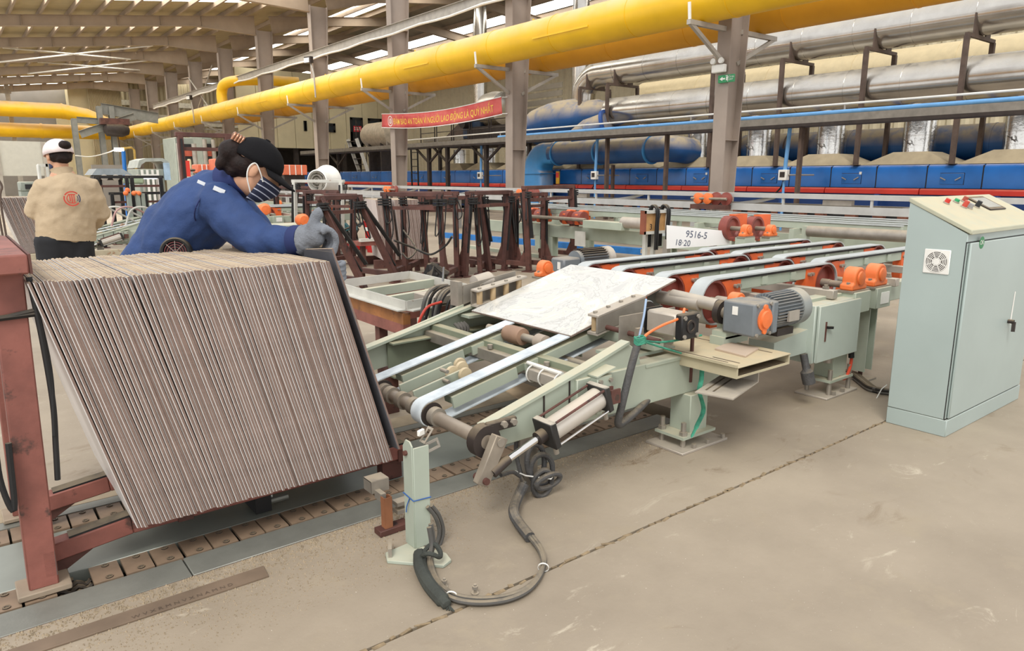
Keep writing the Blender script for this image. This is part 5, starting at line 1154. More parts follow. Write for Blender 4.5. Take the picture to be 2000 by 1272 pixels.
rack('slim dark rack between the corded racks and the capped rack', Q(835, 535), Q(938, 536), (-.03, .04), 1, m_rustdk, h=.98, cords=3, seed=14)
rack('low rusty rack with a red cap behind the lifted tile', Q(690, 515), Q(640, 512), (.05, 0), 1, h=.98, cords=1, seed=12)
# dangling cord garland and rag between the corded racks
e = thing('cord_garland', 'thin black cord looping between two rust brown rack posts', 'cord', (4.5, 7.3, .5))
B().tube(spline([Q(770, 470, .6), Q(810, 485, .5), Q(815, 488, .5), Q(842, 497, .45), Q(870, 480, .55), Q(883, 462, .65)], 6), .012, 6).build('cord', m_black, e); B().tube(spline([Q(788, 450, .62), Q(812, 485, .48), Q(798, 505, .4), Q(786, 495, .45)], 6), .01, 6).build('cord', m_black, e)
rg = Q(850, 532, .16); b = B(); random.seed(8)
for k in range(7): b.tube([rg+V((random.uniform(-.08, .08), 0, .1)), rg+V((random.uniform(-.12, .12), random.uniform(-.05, .05), -.02)), rg+V((random.uniform(-.16, .16), 0, -.14))], [.03, .06, .02], 7)
b.build('black_rag', m_black, label='crumpled black rag hung low on a rack post', cat='rag')
# pale stack of tiles in the middle racks
tmB = tile_mesh('pale_stack_tile', mat('pinkish_white_glaze', 'd8cbc4', .5, var=.05), tt=.012, size=.82)
p0, p1 = Q(752, 526), Q(836, 522); dd = (p1-p0); nrm = dd.length; dd.normalize(); ang = math.atan2(dd.y, dd.x); random.seed(4)
NB = int(nrm/.0135)
for i in range(NB):
    if NB*.36 < i < NB*.42: continue
    M = Matrix.Translation(p0+dd*(i*.0135)+V((0, 0, .12))) @ Matrix.Rotation(ang, 4, 'Z') @ Matrix.Translation((0, random.uniform(-.006, .006), 0)) @ Matrix.Rotation(-.10, 4, 'Y')
    tag(meshobj('stacked_tile', tmB, None, M), 'pinkish pale edged tile standing in the stack behind the corded racks', 'tile', 'tiles in the pale rack stack')
b = B(); b.bar(p0+V((.1, .1, .06))-dd*.1, p1+V((.1, .1, .06))+dd*.1, .08, .08); b.bar(p0+V((.1, .7, .06))-dd*.1, p1+V((.1, .7, .06))+dd*.1, .08, .08); 
e = thing('stack_pallet', 'low rusty runners carrying the pale tile stack', 'pallet', p0)
for yy in (.1, .7): B().bar(p0+V((0, yy, .06))-dd*.1, p1+V((0, yy, .06))+dd*.1, .08, .118).build('runner', m_rustdk, e)
# ---------------------------------------------------------------- rusty bench frame
tb = thing('rusty_frame_bench', 'white and rust stained steel frame bench beyond the inclined belts', 'bench', (2.4, 4.4, 0))
zt = .45; c = [AZ(672, 563, zt), AZ(798, 608, zt), AZ(885, 570, zt), AZ(780, 540, zt)]
c[0] = V((2.15, 4.82, zt)); c[1] = V((2.13, 3.75, zt)); c[2] = V((2.78, 3.75+.42, zt)); c[2] = V((2.8, 3.9, zt)); c[3] = V((2.85, 4.95, zt))
for i, j in ((0, 1), (1, 2), (2, 3), (3, 0)): B().angle(c[i], c[j], .06, .008, flip=1).build('top_angle', m_wht, tb); 
B().bar(c[0]-V((0, 0, .05)), c[1]-V((0, 0, .05)), .05, .07).build('lower_beam', mat('rust_flaked_paint', 'a0693a', .7, var=.2, rust=.5, rustcol='6b4a36'), tb)
for t in (.35, .7): B().bar(c[0].lerp(c[1], t)+V((.0, 0, .01)), c[3].lerp(c[2], t)+V((0, 0, .01)), .05, .06).build('cross_rail', m_green, tb)
for t in (.2, .5, .85): B().bar(c[0].lerp(c[1], t)-V((0, 0, .06)), c[3].lerp(c[2], t)-V((0, 0, .06)), .05, .06).build('rusty_joist', m_rust, tb)
B().bar(c[0]-V((0, 0, .12)), c[1]-V((0, 0, .12)), .05, .07).build('stretcher', m_rust, tb)
for p in (c[1]+V((.03, .12, 0)), c[0].lerp(c[1], .62)+V((.03, 0, 0)), c[0]+V((.03, -.1, 0)), c[2]+V((-.05, .1, 0)), c[3]+V((-.05, -.1, 0))): B().bar((p.x, p.y, 0), (p.x, p.y, zt-.05), .06, .06, up=(1, 0, 0)).build('leg', m_rustdk, tb)
# small rail trolley with white eye behind the lifted tile
e = thing('floor_trolley', 'low rusty trolley with a pale ring on its pillar', 'trolley', Q(720, 510))
q = Q(700, 522); B().bb((q.x, q.y-.1, .3), (q.x+.75, q.y+.15, .36)).build('deck', m_rust, e); B().bb((q.x, q.y-.12, .36), (q.x+.7, q.y-.04, .40)).build('rail', m_wht, e)
for dx in (.08, .66): B().bar((q.x+dx, q.y, 0), (q.x+dx, q.y, .3), .06, .06, up=(1, 0, 0)).build('leg', m_rustdk, e)
B().cyl((q.x+.4, q.y-.13, .2), (q.x+.4, q.y-.13, .48), .03, n=10).build('pillar', m_alu, e); B().ring((q.x+.4, q.y-.16, .53), (q.x+.4, q.y-.12, .53), .06, .03, n=16).build('ring', m_white, e)
# red bin
q = Q(735, 492); e = thing('red_bin', 'red plastic bin with a white band half hidden behind the racks', 'bin', q)
B().lathe(q, (0, 0, 1), [(.15, 0), (.19, .5), (.2, .52), (.17, .52), (.15, .05)], 20).build('body', mat('red_plastic', 'c62a2a', .4), e); B().ring(q+V((0, 0, .36)), q+V((0, 0, .42)), .186, .17).build('band', m_white, e)
q = Q(685, 488); e = thing('valve_cluster', 'tangle of teal and black valves on a low red base', 'valve', q); random.seed(3)
B().box(q+V((0, 0, .06)), (.5, .3, .1)).build('base', mat('red_plastic', 'c62a2a', .4), e)
for k in range(9): B().tube([q+V((random.uniform(-.2, .2), random.uniform(-.1, .1), .1)), q+V((random.uniform(-.2, .2), random.uniform(-.1, .1), .35)), q+V((random.uniform(-.25, .25), random.uniform(-.1, .1), .45))], .03, 7).build('valve_body', mat('teal_valve', '3a6b70', .5) if k % 2 else m_black, e)
# drum fan
q = V((5.0, 12.2, 0)); q = AY(640, 352, 12.0); e = thing('drum_fan', 'big white industrial drum fan behind the white rack', 'fan', (q.x, 12, 0))
d = V((-.75, -.55, .0)).normalized(); c = V((q.x, 12, q.z-.01))
B().lathe(c-d*.0, d, [(.27, 0), (.27, .02), (.22, .1), (.19, .35), (.17, .36), (.2, .1), (.25, .0)], 28).build('drum', m_white, e)
for r in (.05, .1, .15): B().ring(c+d*.36, c+d*.365, r+.004, r-.004, n=24).build('guard_ring', m_galv, e)
for k in range(5):
    a = 2*PI*k/5; sd = d.cross(V((0, 0, 1))).normalized(); u = sd.cross(d); B().bar(c+d*.2, c+d*.2+(sd*math.cos(a)+u*math.sin(a))*.17, .06, .008, up=d).build('blade', m_galv, e)
B().bar((c.x, c.y, 0), (c.x, c.y, c.z-.2), .06, .06).build('stand', m_dark, e); B().box((c.x, c.y, .02), (.5, .5, .04)).build('foot', m_dark, e); B().box((c.x+.05, c.y-.1, c.z-.12), (.1, .1, .12)).build('switch_case', m_dark, e)
# ---------------------------------------------------------------- sign board and white board
e = thing('wooden_sign_board', 'framed wooden number board on posts draped with black straps', 'sign board', (4.9, 4.2, 0))
a, c = AY(1257, 412, 4.2), AY(1302, 455, 4.2)
pn = B().bb((a.x+.02, 4.2, c.z+.02), (c.x-.02, 4.22, a.z-.02)).build('panel', mat('plywood', 'c1925a', .7, var=.15, scale=12), e)
for k, (x0, x1, z0, z1) in enumerate(((a.x, a.x+.025, c.z, a.z), (c.x-.025, c.x, c.z, a.z), (a.x, c.x, a.z-.025, a.z), (a.x, c.x, c.z, c.z+.025))): B().bb((x0, 4.185, z0), (x1, 4.235, z1)).build('frame_bar', m_wht if k else mat('red_brown_wood', '8c4f38', .7), e)
for x in (a.x+.09, c.x-.12): B().bar((x, 4.25, 0), (x, 4.25, c.z+.1), .035, .03, up=(1, 0, 0)).build('post', m_wht, e)
for x in (a.x+.14, a.x+.165, c.x-.03, c.x-.005): B().tube(spline([(x, 4.26, c.z-.12), (x, 4.25, a.z+.01), (x, 4.175, a.z+.008), (x, 4.175, c.z+.05), (x+.005, 4.18, c.z-.14)], 6), .011, 6).build('strap', m_black, e)
text_part('lettering', '3   2', m_black, pn, lambda x, y: V(((a.x+c.x)/2+x-.01, 4.198, c.z+.06+y)), .07); text_part('lettering', '7', m_black, pn, lambda x, y: V(((a.x+c.x)/2+x+.06, 4.198, c.z+.15+y)), .05)
e = thing('white_tile_board', 'white blank tile with handwritten marks leaning by the wooden number board', 'tile', (5.2, 4.0, .6))
p = [AY(1303, 440, 4.02), AY(1425, 452, 3.86), AY(1425, 478, 3.86), AY(1303, 486, 4.02)]
pl = B().prism(p, (.003, .010, 0)).build('tile', mat('bright_white_glaze', 'f4f3f0', .25, var=.01), e)
u = (p[1]-p[0]).normalized(); v = (p[0]-p[3]).normalized(); nf = u.cross(v); nf = nf if nf.y < 0 else -nf
for t, (pu, pv), s in (('9516-5', (.46, .70), .085), ('18·20', (.24, .30), .075)):
    o = p[3]+(p[1]-p[0])*pu+(p[0]-p[3])*pv+nf*.002; text_part('handwriting', t, mat('pencil_blue', '5a6276', .7), pl, lambda x, y, o=o: o+u*(x+.2*y)+v*y, s)
B().bb((4.95, 4.1, 0), (5.0, 4.15, .7)).build('prop', m_galv, e); B().bb((5.45, 3.98, 0), (5.5, 4.03, .68)).build('prop', m_galv, e)
# ================================================================ cross conveyors beyond the deck
cv = thing('green_cross_conveyor', 'pale green cross conveyor with long belts and orange pulley guards beyond the deck', 'conveyor', (7.2, 6, 0))
y0, y1 = 3.0, 9.6
zt_ = .60
B().bb((6.78, 4.4, .40), (6.86, y1, .57)).build('side_beam', m_green, cv, bev=.004); B().bb((7.95, y0, .40), (8.03, y1, .57)).build('side_beam', m_green, cv)
for X in (6.9, 7.2, 7.55, 7.9): 
    belt_ = B().bb((X, y0, .79), (X+.07, y1, .80)).build('belt', m_belt, cv); B().bb((X+.01, y0, .72), (X+.06, y1, .785)).build('belt_rail', m_green, cv)
for y in (4.0, 5.2, 6.4, 7.6, 8.8): B().bb((6.8, y, .66), (8.0, y+.05, .72)).build('cross_tube', m_green, cv); B().bb((6.8, y, .57), (6.85, y+.05, .66)).build('tube_stand', m_green, cv); B().bb((7.97, y, .57), (8.02, y+.05, .66)).build('tube_stand', m_green, cv)
for x, y in ((6.82, 7.75), (6.82, 5.6), (7.99, 8.2), (7.99, 5.6), (6.82, 9.4), (7.99, 9.4)): B().ibeam((x, y, 0), (x, y, .40), .12, .12, up=(1, 0, 0)).build('leg', m_green, cv)
for k, y in enumerate((7.1, 7.35, 7.9, 8.15)):
    g = B().prism([(6.7, y, .60), (6.95, y, .60), (6.95, y, .78), (6.8, y, .80), (6.7, y, .74)], (0, .07, 0)).build('pulley_guard', m_orange, cv, bev=.01); B().cyl((6.78, y-.04, .69), (6.78, y+.12, .69), .09, n=18).build('pulley', m_pulley, g)
B().cyl((6.65, 6.9, .68), (6.65, 8.6, .68), .025, n=10).build('drive_shaft', m_cast, cv)
B().bb((6.6, 6.2, .58), (6.75, 6.9, .68)).build('drive_box', m_green, cv, bev=.005); B().cyl((6.68, 6.25, .68), (6.68, 5.7, .68), .07, n=16).build('motor', m_alu, cv); B().box((6.66, 5.6, .64), (.14, .18, .16)).build('motor_cap', mat('mtr_pale', 'a9afae', .5), cv)
B().prism([(6.7, 6.95, .32), (6.7, 7.15, .32), (6.7, 7.15, .52), (6.7, 6.95, .52)], (.012, 0, 0)).build('pale_plate', m_wht, cv)
cr_ = thing('chrome_roller', 'long dull silver roller tube at the end of the belt deck', 'roller', (6.2, 3, .7)); B().cyl((6.2, 2.1, .765), (6.2, 3.5, .755), .05, n=20).build('tube', m_zinc, cr_); B().bb((6.17, 3.5, 0), (6.23, 3.55, .8)).build('end_stand', m_green, cr_); B().bb((6.17, 2.05, 0), (6.23, 2.1, .8)).build('end_stand', m_green, cr_)
for k, px in enumerate((1430, 1478)):
    q = AY(px, 446, 3.85); e = thing('orange_pulley_unit', 'red pulley in an orange guard by the white blank tile' if k == 0 else 'red pulley in an orange guard farther from the white blank tile', 'pulley', (q.x, 3.85, .0))
    B().lathe((q.x, 3.84, q.z), (0, 1, 0), [(.02, .02), (.08, .02), (.09, 0), (.11, 0), (.11, .08), (.02, .08)], 24).build('pulley', m_pulley, e); B().bb((q.x+.06, 3.87, q.z-.12), (q.x+.25, 3.93, q.z+.12)).build('guard', m_orange, e); B().cyl((q.x, 3.7, q.z), (q.x, 3.98, q.z), .02, n=10).build('axle', m_cast, e); B().bar((q.x+.15, 3.9, 0), (q.x+.15, 3.9, q.z-.1), .06, .06).build('stand', m_green, e)
    plummer('pillow_block', 'yellow orange pillow block on the first orange pulley stand' if k == 0 else 'yellow orange pillow block on the second orange pulley stand', (q.x-.02, 3.66, q.z-.06), .9); B().bb((q.x-.09, 3.65, 0), (q.x+.06, 3.75, q.z-.07)).build('block_stand', m_green, e)
# grey conveyor
gc = thing('grey_line_conveyor', 'long pale grey belt conveyor with lattice braces before the columns', 'conveyor', (9.6, 8, 0)); m_lg = mat('pale_grey_paint', 'b4b3af', .5, var=.05, dust=.2)
B().bb((9.4, 2.8, .97), (9.9, 22, .995)).build('belt', mat('dusty_belt', 'a9a59c', .6), gc); B().bb((9.36, 2.8, .94), (9.40, 22, 1.0)).build('top_rail', m_lg, gc); B().bb((9.36, 2.8, .75), (9.42, 22, .85)).build('side_beam', m_lg, gc); B().bb((9.9, 2.8, .75), (9.96, 22, .85)).build('side_beam', m_lg, gc)
for k in range(15):
    y = 3.2+1.25*k; B().bb((9.37, y, .85), (9.40, y+.03, .95)).build('rail_post', m_lg, gc); B().bb((9.42, y, .78), (9.9, y+.04, .82)).build('spreader', m_lg, gc)
    if k % 2 == 0: B().tube(spline([(9.45, y+.2, .95), (9.45, y+.5, .88), (9.45, y+.9, .83)], 4), .03, 6).build('return_guide', m_lg, gc)
    if k % 3 == 0: B().bar((9.39, y+.3, 0), (9.39, y+.3, .76), .09, .09).build('leg', m_lg, gc); B().bar((9.93, y+.3, 0), (9.93, y+.3, .76), .09, .09).build('leg', m_lg, gc)
    if k % 4 == 1: B().bb((9.42, y+.3, .86), (9.5, y+.7, .93)).build('guide_plate', m_alu, gc)
for y, l in ((6.9, 'orange drive unit with dark pulleys under the grey conveyor by the first column'), (11.35, 'orange drive unit under the grey conveyor above the tall brown rack'), (17.0, 'small orange drive unit under the grey conveyor by the third column')):
    e = thing('belt_drive_unit', l, 'drive unit', (9.25, y, .85))
    for s in (0, .18): B().lathe((9.3, y+s, .91), (-1, 0, 0), [(.03, 0), (.08, .01), (.085, .08), (.04, .1)], 16).build('bearing_block', m_orangelt, e)
    for s in (-.12, -.3): B().lathe((9.3, y+s, .91), (-1, 0, 0), [(.03, 0), (.1, .0), (.1, .03), (.06, .035), (.02, .05)], 20).build('pulley', m_pulley, e)
    B().cyl((9.22, y-.35, .91), (9.22, y+.3, .91), .02, n=8).build('shaft', m_cast, e); B().bb((9.2, y-.35, .75), (9.34, y+.3, .82)).build('mounting', m_rustdk, e); B().bar((9.27, y, 0), (9.27, y, .75), .05, .05).build('leg', m_lg, e)
p, q = AZ(1250, 498), AZ(860, 464)
B().chan(p+V((0, 0, .05)), q+V((0, 0, .05)), .1, .12, .01).build('blue_floor_channel', mat('blue_channel', '2e77bd', .5), label='blue steel channel lying along the floor under the cross conveyors', cat='channel')
p, q = AZ(1240, 520), AZ(860, 478); B().bb((7.2, 6.9, 0), (7.3, 10.5, .05)).build('green_floor_beam', m_green, label='low green floor beam beside the blue floor channel', cat='beam')
# far gear motor by the first upper belt
e = thing('gear_motor', 'grey gear motor beyond the far belt of the deck', 'gear motor', (3.3, 3.45, .6))
q = AY(1105, 517, 3.62); B().box((q.x, 3.62, q.z), (.16, .14, .10)).build('gearbox', m_mtr, e, bev=.012); B().box((q.x-.081, 3.6, q.z), (.002, .03, .05)).build('label_plate', m_white, e)
mc = V((q.x+.08, 3.62, q.z+.02)); mb = B().cyl(mc, mc+V((.3, .0, 0)), .07, n=24).build('motor_body', m_mtr, e); fin = B()
for k in range(26):
    a = 2*PI*k/26; e_ = V((0, math.cos(a), math.sin(a))); fin.bar(mc+V((.03, 0, 0))+e_*.075, mc+V((.26, 0, 0))+e_*.075, .005, .018, up=e_)
fin.build('cooling_fins', m_dark, mb, kind='stuff'); B().lathe(mc+V((.27, 0, 0)), (1, 0, 0), [(.07, 0), (.085, .01), (.085, .06), (.02, .08)], 20).build('fan_cowl', m_alu, mb); B().bb((q.x-.06, 3.57, 0), (q.x+.06, 3.67, q.z-.05)).build('stand', m_green, e)
plummer('pillow_block', 'faded salmon pillow block with black hose beside the far gear motor', AY(1070, 540, 3.5), .9)
# ================================================================ second production line far behind (same machines)
DX, DY = .05, 10.1
objs = [o for o in COL.objects if o.parent is None and o.name in ('inclined_belt_conveyor', 'belt_deck_conveyor', 'gear_motor', 'side_clamp')]
lab = {'inclined_belt_conveyor': 'distant green inclined belt conveyor seen behind the blue jacket', 'belt_deck_conveyor': 'distant belt deck conveyor seen above the blue jacketed back', 'gear_motor': 'distant grey gear motor on the far production line', 'side_clamp': 'distant roller clamp on the far inclined conveyor'}
for o in objs: copy_thing(o, loc=V(o.location)+V((DX, DY, 0)), label=lab[o.name])
rk2 = copy_thing(rk, loc=V(rk.location)+V((DX, DY, 0)), label='cream and rust rack holding the distant tile stack beside the tan jacket')
seen = {}
for c in rk2.children:
    if c.data.materials[0] == m_rust:
        me = seen.get(c.data.name) or c.data.copy(); seen[c.data.name] = me; me.materials[0] = m_crust; c.data = me
for i in range(40, 86):
    t = i/(NT-1); xb = .362+.9*t; xt = .163+.889*t+.01*math.sin(i*.9); lean = math.atan2(xb-xt, .805)
    M = Matrix.Translation((xb+DX, 2.365+DY, .157)) @ Matrix.Rotation(-lean, 4, 'Y')
    tag(meshobj('stacked_tile', tmA, None, M), 'brown tile in the distant leaning stack beside the tan jacketed worker', 'tile', 'tiles in the distant stack')
e = thing('rusty_track_beam', 'rust stained cream track beam running behind both workers', 'beam', (1.5, 12.2, 0)); 
B().bb((-.3, 11.78, 0), (3.4, 11.9, .2)).build('beam', m_crust, e); B().bb((-.3, 11.7, 0), (3.4, 11.78, .1)).build('lower_flange', m_rustdk, e)
e = thing('arched_hose_set', 'row of arched pale and pink hoses over the far inclined conveyor', 'hose', (1.8, 12.6, .3))
text_part('lettering', '91-1410', m_dark, bpy.data.objects['inclined_belt_conveyor.001'], lambda x, y: V((1.9+DX+x, 2.04+DY, .33+.25*x+y)), .08)
for px in (205, 235, 258, 285): 
    q = AY(px, 425, 12.6); B().tube(spline([q+V((-.3, 0, -.12)), q+V((-.2, 0, .12)), q+V((0, 0, .16)), q+V((.3, .1, .0)), q+V((.45, .1, -.1))], 5), .016, 6).build('arched_hose', m_wht if px % 2 else mat('pink_hose', 'b08a84', .5), label=None, cat=None, parent=e)
# dark racks at the distance
for k, (pa, pb_, l) in enumerate(((195, 252, 'black rack by the far line with pale sheets on top'), (262, 318, 'black rack by the far line beneath the light blue panel'), (220, 250, 'small black rack in front of orange guards'), (285, 330, 'small black rack near the brown goal post'))):
    A_, B2 = AY(pa, 395, 14.5+.6*(k > 1)), AY(pb_, 395, 14.5+.6*(k > 1)); rack(l, A_, B2, (0, 0), 1, m_black, h=1.24-.3*(k > 1), cords=0, seed=20+k)
A_, B2 = AY(362, 385, 9.0), AY(452, 385, 9.0); rack('tall brown goal post rack behind the worker in blue', A_, B2, (0, 0), 1, m_rustdk, h=1.72, cords=0, seed=31, arms=False)
# ================================================================ people
def loft(b, pts, rad, side, n=20, dome=True):
    """elliptical loft; rad = (half width along side, half depth); side = left-right axis"""
    pts = [V(p) for p in pts]; side = V(side).normalized(); m = len(pts); vs = []; fs = []
    if dome:
        a, c = pts[0]-pts[1], pts[-1]-pts[-2]
        r0, r1 = min(rad[0]), min(rad[-1])
        pts = [pts[0]+a.normalized()*r0*.55, pts[0]+a.normalized()*r0*.35]+pts+[pts[-1]+c.normalized()*r1*.35, pts[-1]+c.normalized()*r1*.55]
        f = lambda r, k: (r[0]*k, r[1]*k); rad = [f(rad[0], .35), f(rad[0], .8)]+list(rad)+[f(rad[-1], .8), f(rad[-1], .35)]; m = len(pts)
    for i in range(m):
        t = (pts[min(i+1, m-1)]-pts[max(i-1, 0)]).normalized(); s = (side-t*side.dot(t)).normalized(); f = s.cross(t)
        for k in range(n): a = 2*PI*k/n; vs.append(pts[i]+s*math.cos(a)*rad[i][0]+f*math.sin(a)*rad[i][1])
    for i in range(m-1):
        for k in range(n): fs.append((i*n+k, i*n+(k+1) % n, (i+1)*n+(k+1) % n, (i+1)*n+k))
    fs += [tuple(range(n))[::-1], tuple(range((m-1)*n, m*n))]; b.add(vs, fs); return b
def ball(b, c, r, R=None, n=14):
    vs = []; fs = []; c = V(c); R = R or Matrix.Identity(3)
    for i in range(n+1):
        th = PI*i/n
        for k in range(2*n): ph = PI*k/n; vs.append(c+R @ V((r[0]*math.sin(th)*math.cos(ph), r[1]*math.sin(th)*math.sin(ph), r[2]*math.cos(th))))
    for i in range(n):
        for k in range(2*n): fs.append((i*2*n+k, i*2*n+(k+1) % (2*n), (i+1)*2*n+(k+1) % (2*n), (i+1)*2*n+k))
    return b.add(vs, fs)
TEX = {}
def blob(b, name, mt, parent=None, vox=.01, it=4, wr=0.0, ws=.08, **kw):
    o = b.build(name, mt, parent, smooth=0, **kw); md = o.modifiers.new('remesh', 'REMESH'); md.mode = 'VOXEL'; md.voxel_size = vox; md.use_smooth_shade = True
    if it: s = o.modifiers.new('smooth', 'SMOOTH'); s.factor = .5; s.iterations = it
    if wr:
        k = (name, ws); t = TEX.get(k) or bpy.data.textures.new('folds', 'CLOUDS'); t.noise_scale = ws; t.noise_depth = 2; TEX[k] = t
        d = o.modifiers.new('folds', 'DISPLACE'); d.texture = t; d.strength = wr; d.mid_level = .5
        s = o.modifiers.new('smooth2', 'SMOOTH'); s.factor = .5; s.iterations = 2
    return o
m_skin = mat('skin', 'c99878', .5, var=.05, scale=20); m_hair = mat('dark_brown_hair', '20130f', .6, spec=.25, var=.25, scale=30, bump=.4, bscale=90)
m_jblue = mat('navy_work_jacket', '27406f', .75, var=.10, scale=7, bump=.25, bscale=90); m_jtan = mat('tan_work_jacket', 'b7a284', .8, var=.07, scale=7, bump=.25, bscale=90)
m_cap = mat('black_cap_cloth', '161517', .85, spec=.15, var=.1, bump=.2, bscale=150); m_pants = mat('black_trousers', '15161a', .8, var=.15); m_glove = mat('grey_cotton_glove', '7d8187', .9, var=.10, scale=14, bump=.5, bscale=160)
m_jnavy = mat('navy_cuff', '1d2b5c', .8, var=.1); m_shoe = mat('dark_shoe', '26221f', .6)
def head_shape(b, H):
    """H: 4x4 head frame (X forward, Z up); 0.22 m tall head"""
    R = H.to_3x3(); P = lambda x, y, z: H @ V((x, y, z))
    ball(b, P(-.012, 0, .035), (.098, .077, .085), R); ball(b, P(.022, 0, -.03), (.07, .062, .085), R); ball(b, P(.05, 0, -.075), (.035, .04, .03), R)
    ball(b, P(.062, 0, .005), (.026, .055, .03), R); loft(b, [P(.085, 0, .012), P(.102, 0, -.022), P(.108, 0, -.034)], [(.010, .008), (.015, .014), (.014, .012)], R @ V((0, 1, 0)), 10)
    for s in (-1, 1): ball(b, P(-.008, s*.082, -.008), (.021, .011, .034), R); ball(b, P(.045, s*.04, -.025), (.03, .025, .03), R)
    ball(b, P(.078, 0, -.062), (.018, .028, .012), R)
def finger(b, pts, r): b.tube(spline(pts, 4), [r*1.05]*(4*(len(pts)-1))+[r*.7], 10)
# ---------------------------------------------------------------- worker in blue
S = V((.33, .94, 0)).normalized(); Fh = V((.94, -.33, 0)).normalized()
pel, mid, ches, nek = V((.74, 3.50, .82)), V((.80, 3.42, .98)), V((.92, 3.31, 1.125)), V((.985, 3.21, 1.215))
hc = AY(500, 333, 3.10); fwd = (Fh*.86+V((0, 0, -.5))).normalized(); left = V((0, 0, 1)).cross(fwd).normalized(); upv = fwd.cross(left)
HM = Matrix((fwd, left, upv)).transposed().to_4x4(); HM.translation = hc
rs, re, rw = AY(425, 402, 3.14), AY(517, 478, 2.93), AY(590, 470, 2.74); rh = V((1.115, 2.64, 1.035))
ls_, le_, lw = V((1.05, 3.42, 1.12)), V((1.22, 3.44, .92)), V((1.36, 3.22, .82))
b = B(); head_shape(b, HM); loft(b, [nek-V((.02, -.02, .04)), nek.lerp(hc, .45), HM @ V((-.02, 0, -.06))], [(.055, .055), (.05, .052), (.052, .055)], left)
loft(b, [pel, mid, ches, nek], [(.15, .10), (.14, .10), (.16, .11), (.07, .07)], S)
for p in ((rs, re, rw, rh), (ls_, le_, lw, lw+V((.05, -.06, 0)))): loft(b, [ches.lerp(p[0], .6), p[0], p[1], p[2], p[3]], [(.055, .055), (.05, .05), (.042, .042), (.03, .03), (.03, .025)], (0, 0, 1))
for s in (-1, 1):
    h = pel+S*s*.085; loft(b, [h, V((h.x+.02, h.y+.0, .45)), V((h.x-.02, h.y+.02, .09)), V((h.x+.1, h.y-.03, .05))], [(.08, .085), (.055, .06), (.04, .045), (.035, .03)], S)
wb = blob(b, 'person', m_skin, None, .008, 4, label='worker in a blue jacket, black cap and striped mask bending over the tile stack', cat='person')
# jacket
b = B(); loft(b, [pel+V((-.03, .02, .02)), pel.lerp(mid, .6), mid+V((.01, -.01, .03)), ches, ches.lerp(nek, .6), nek+V((.0, 0, .0))], [(.205, .15), (.215, .165), (.205, .16), (.20, .15), (.15, .115), (.085, .08)], S)
loft(b, [ches.lerp(rs, .55), rs+V((0, .0, .01)), rs.lerp(re, .5)+V((0, 0, -.005)), re, re.lerp(rw, .5), rw], [(.105, .10), (.098, .095), (.085, .083), (.078, .075), (.068, .066), (.056, .054)], (0, 0, 1))
loft(b, [ches.lerp(ls_, .5), ls_, ls_.lerp(le_, .5), le_, le_.lerp(lw, .5), lw], [(.10, .09), (.09, .085), (.08, .075), (.07, .07), (.06, .06), (.05, .05)], (0, 0, 1))
jk = blob(b, 'jacket', m_jblue, wb, .009, 4, .032, .10)
b = B(); loft(b, [nek+V((-.015, .015, .0)), nek+(hc-nek)*.32, nek+(hc-nek)*.52], [(.085, .085), (.078, .078), (.085, .085)], left, dome=False); sm2 = (re-rs).normalized(); s1 = sm2.cross(V((0, 0, 1))).normalized(); s2 = s1.cross(sm2); cs = ches.lerp(rs, .85)
B().tube([cs+(s1*math.cos(a)+s2*math.sin(a))*.108 for a in [i*.25 for i in range(26)]], .003, 6).build('armhole_seam', m_jnavy, jk)
co_ = b.build('collar', m_jnavy, jk, smooth=60); sd_ = co_.modifiers.new('thick', 'SOLIDIFY'); sd_.thickness = .008
cu = B(); loft(cu, [rw-(rw-re).normalized()*.035, rw+(rw-re).normalized()*.012], [(.064, .062), (.060, .058)], (0, 0, 1), dome=False); cu.build('cuff', m_jnavy, jk, smooth=60)
bt = AY(596, 471, 2.675); B().lathe(AY(595, 472, 2.68), (-.25, -.96, 0), [(.009, 0), (.009, .004), (.0, .006)], 14).build('cuff_button', m_white, jk)
# ventilation fan in the jacket
fc_ = AY(343, 493, 3.19); fd = V((-.45, -.88, .12)).normalized()
fan = B().lathe(fc_, fd, [(.062, -.03), (.062, .004), (.056, .010), (.048, .008), (.046, -.004)], 30).build('ventilation_fan', m_black, jk, label='round black ventilation fan set in the jacket')
B().lathe(fc_-fd*.006, fd, [(.046, 0), (.0, .002)], 24).build('fan_disc', mat('dark_red_fan', '5a2226', .5), fan)
for r in (.012, .022, .032, .042): B().ring(fc_+fd*.001, fc_+fd*.005, r+.0015, r-.0015, n=28).build('fan_ring', mat('fan_ring_red', '6e3436', .5), fan)
sv = fd.cross(V((0, 0, 1))).normalized(); uv = sv.cross(fd)
for k in range(8): a = PI/4*k; B().bar(fc_+fd*.005, fc_+fd*.006+(sv*math.cos(a)+uv*math.sin(a))*.052, .0016, .002).build('fan_spoke', m_galv, fan)
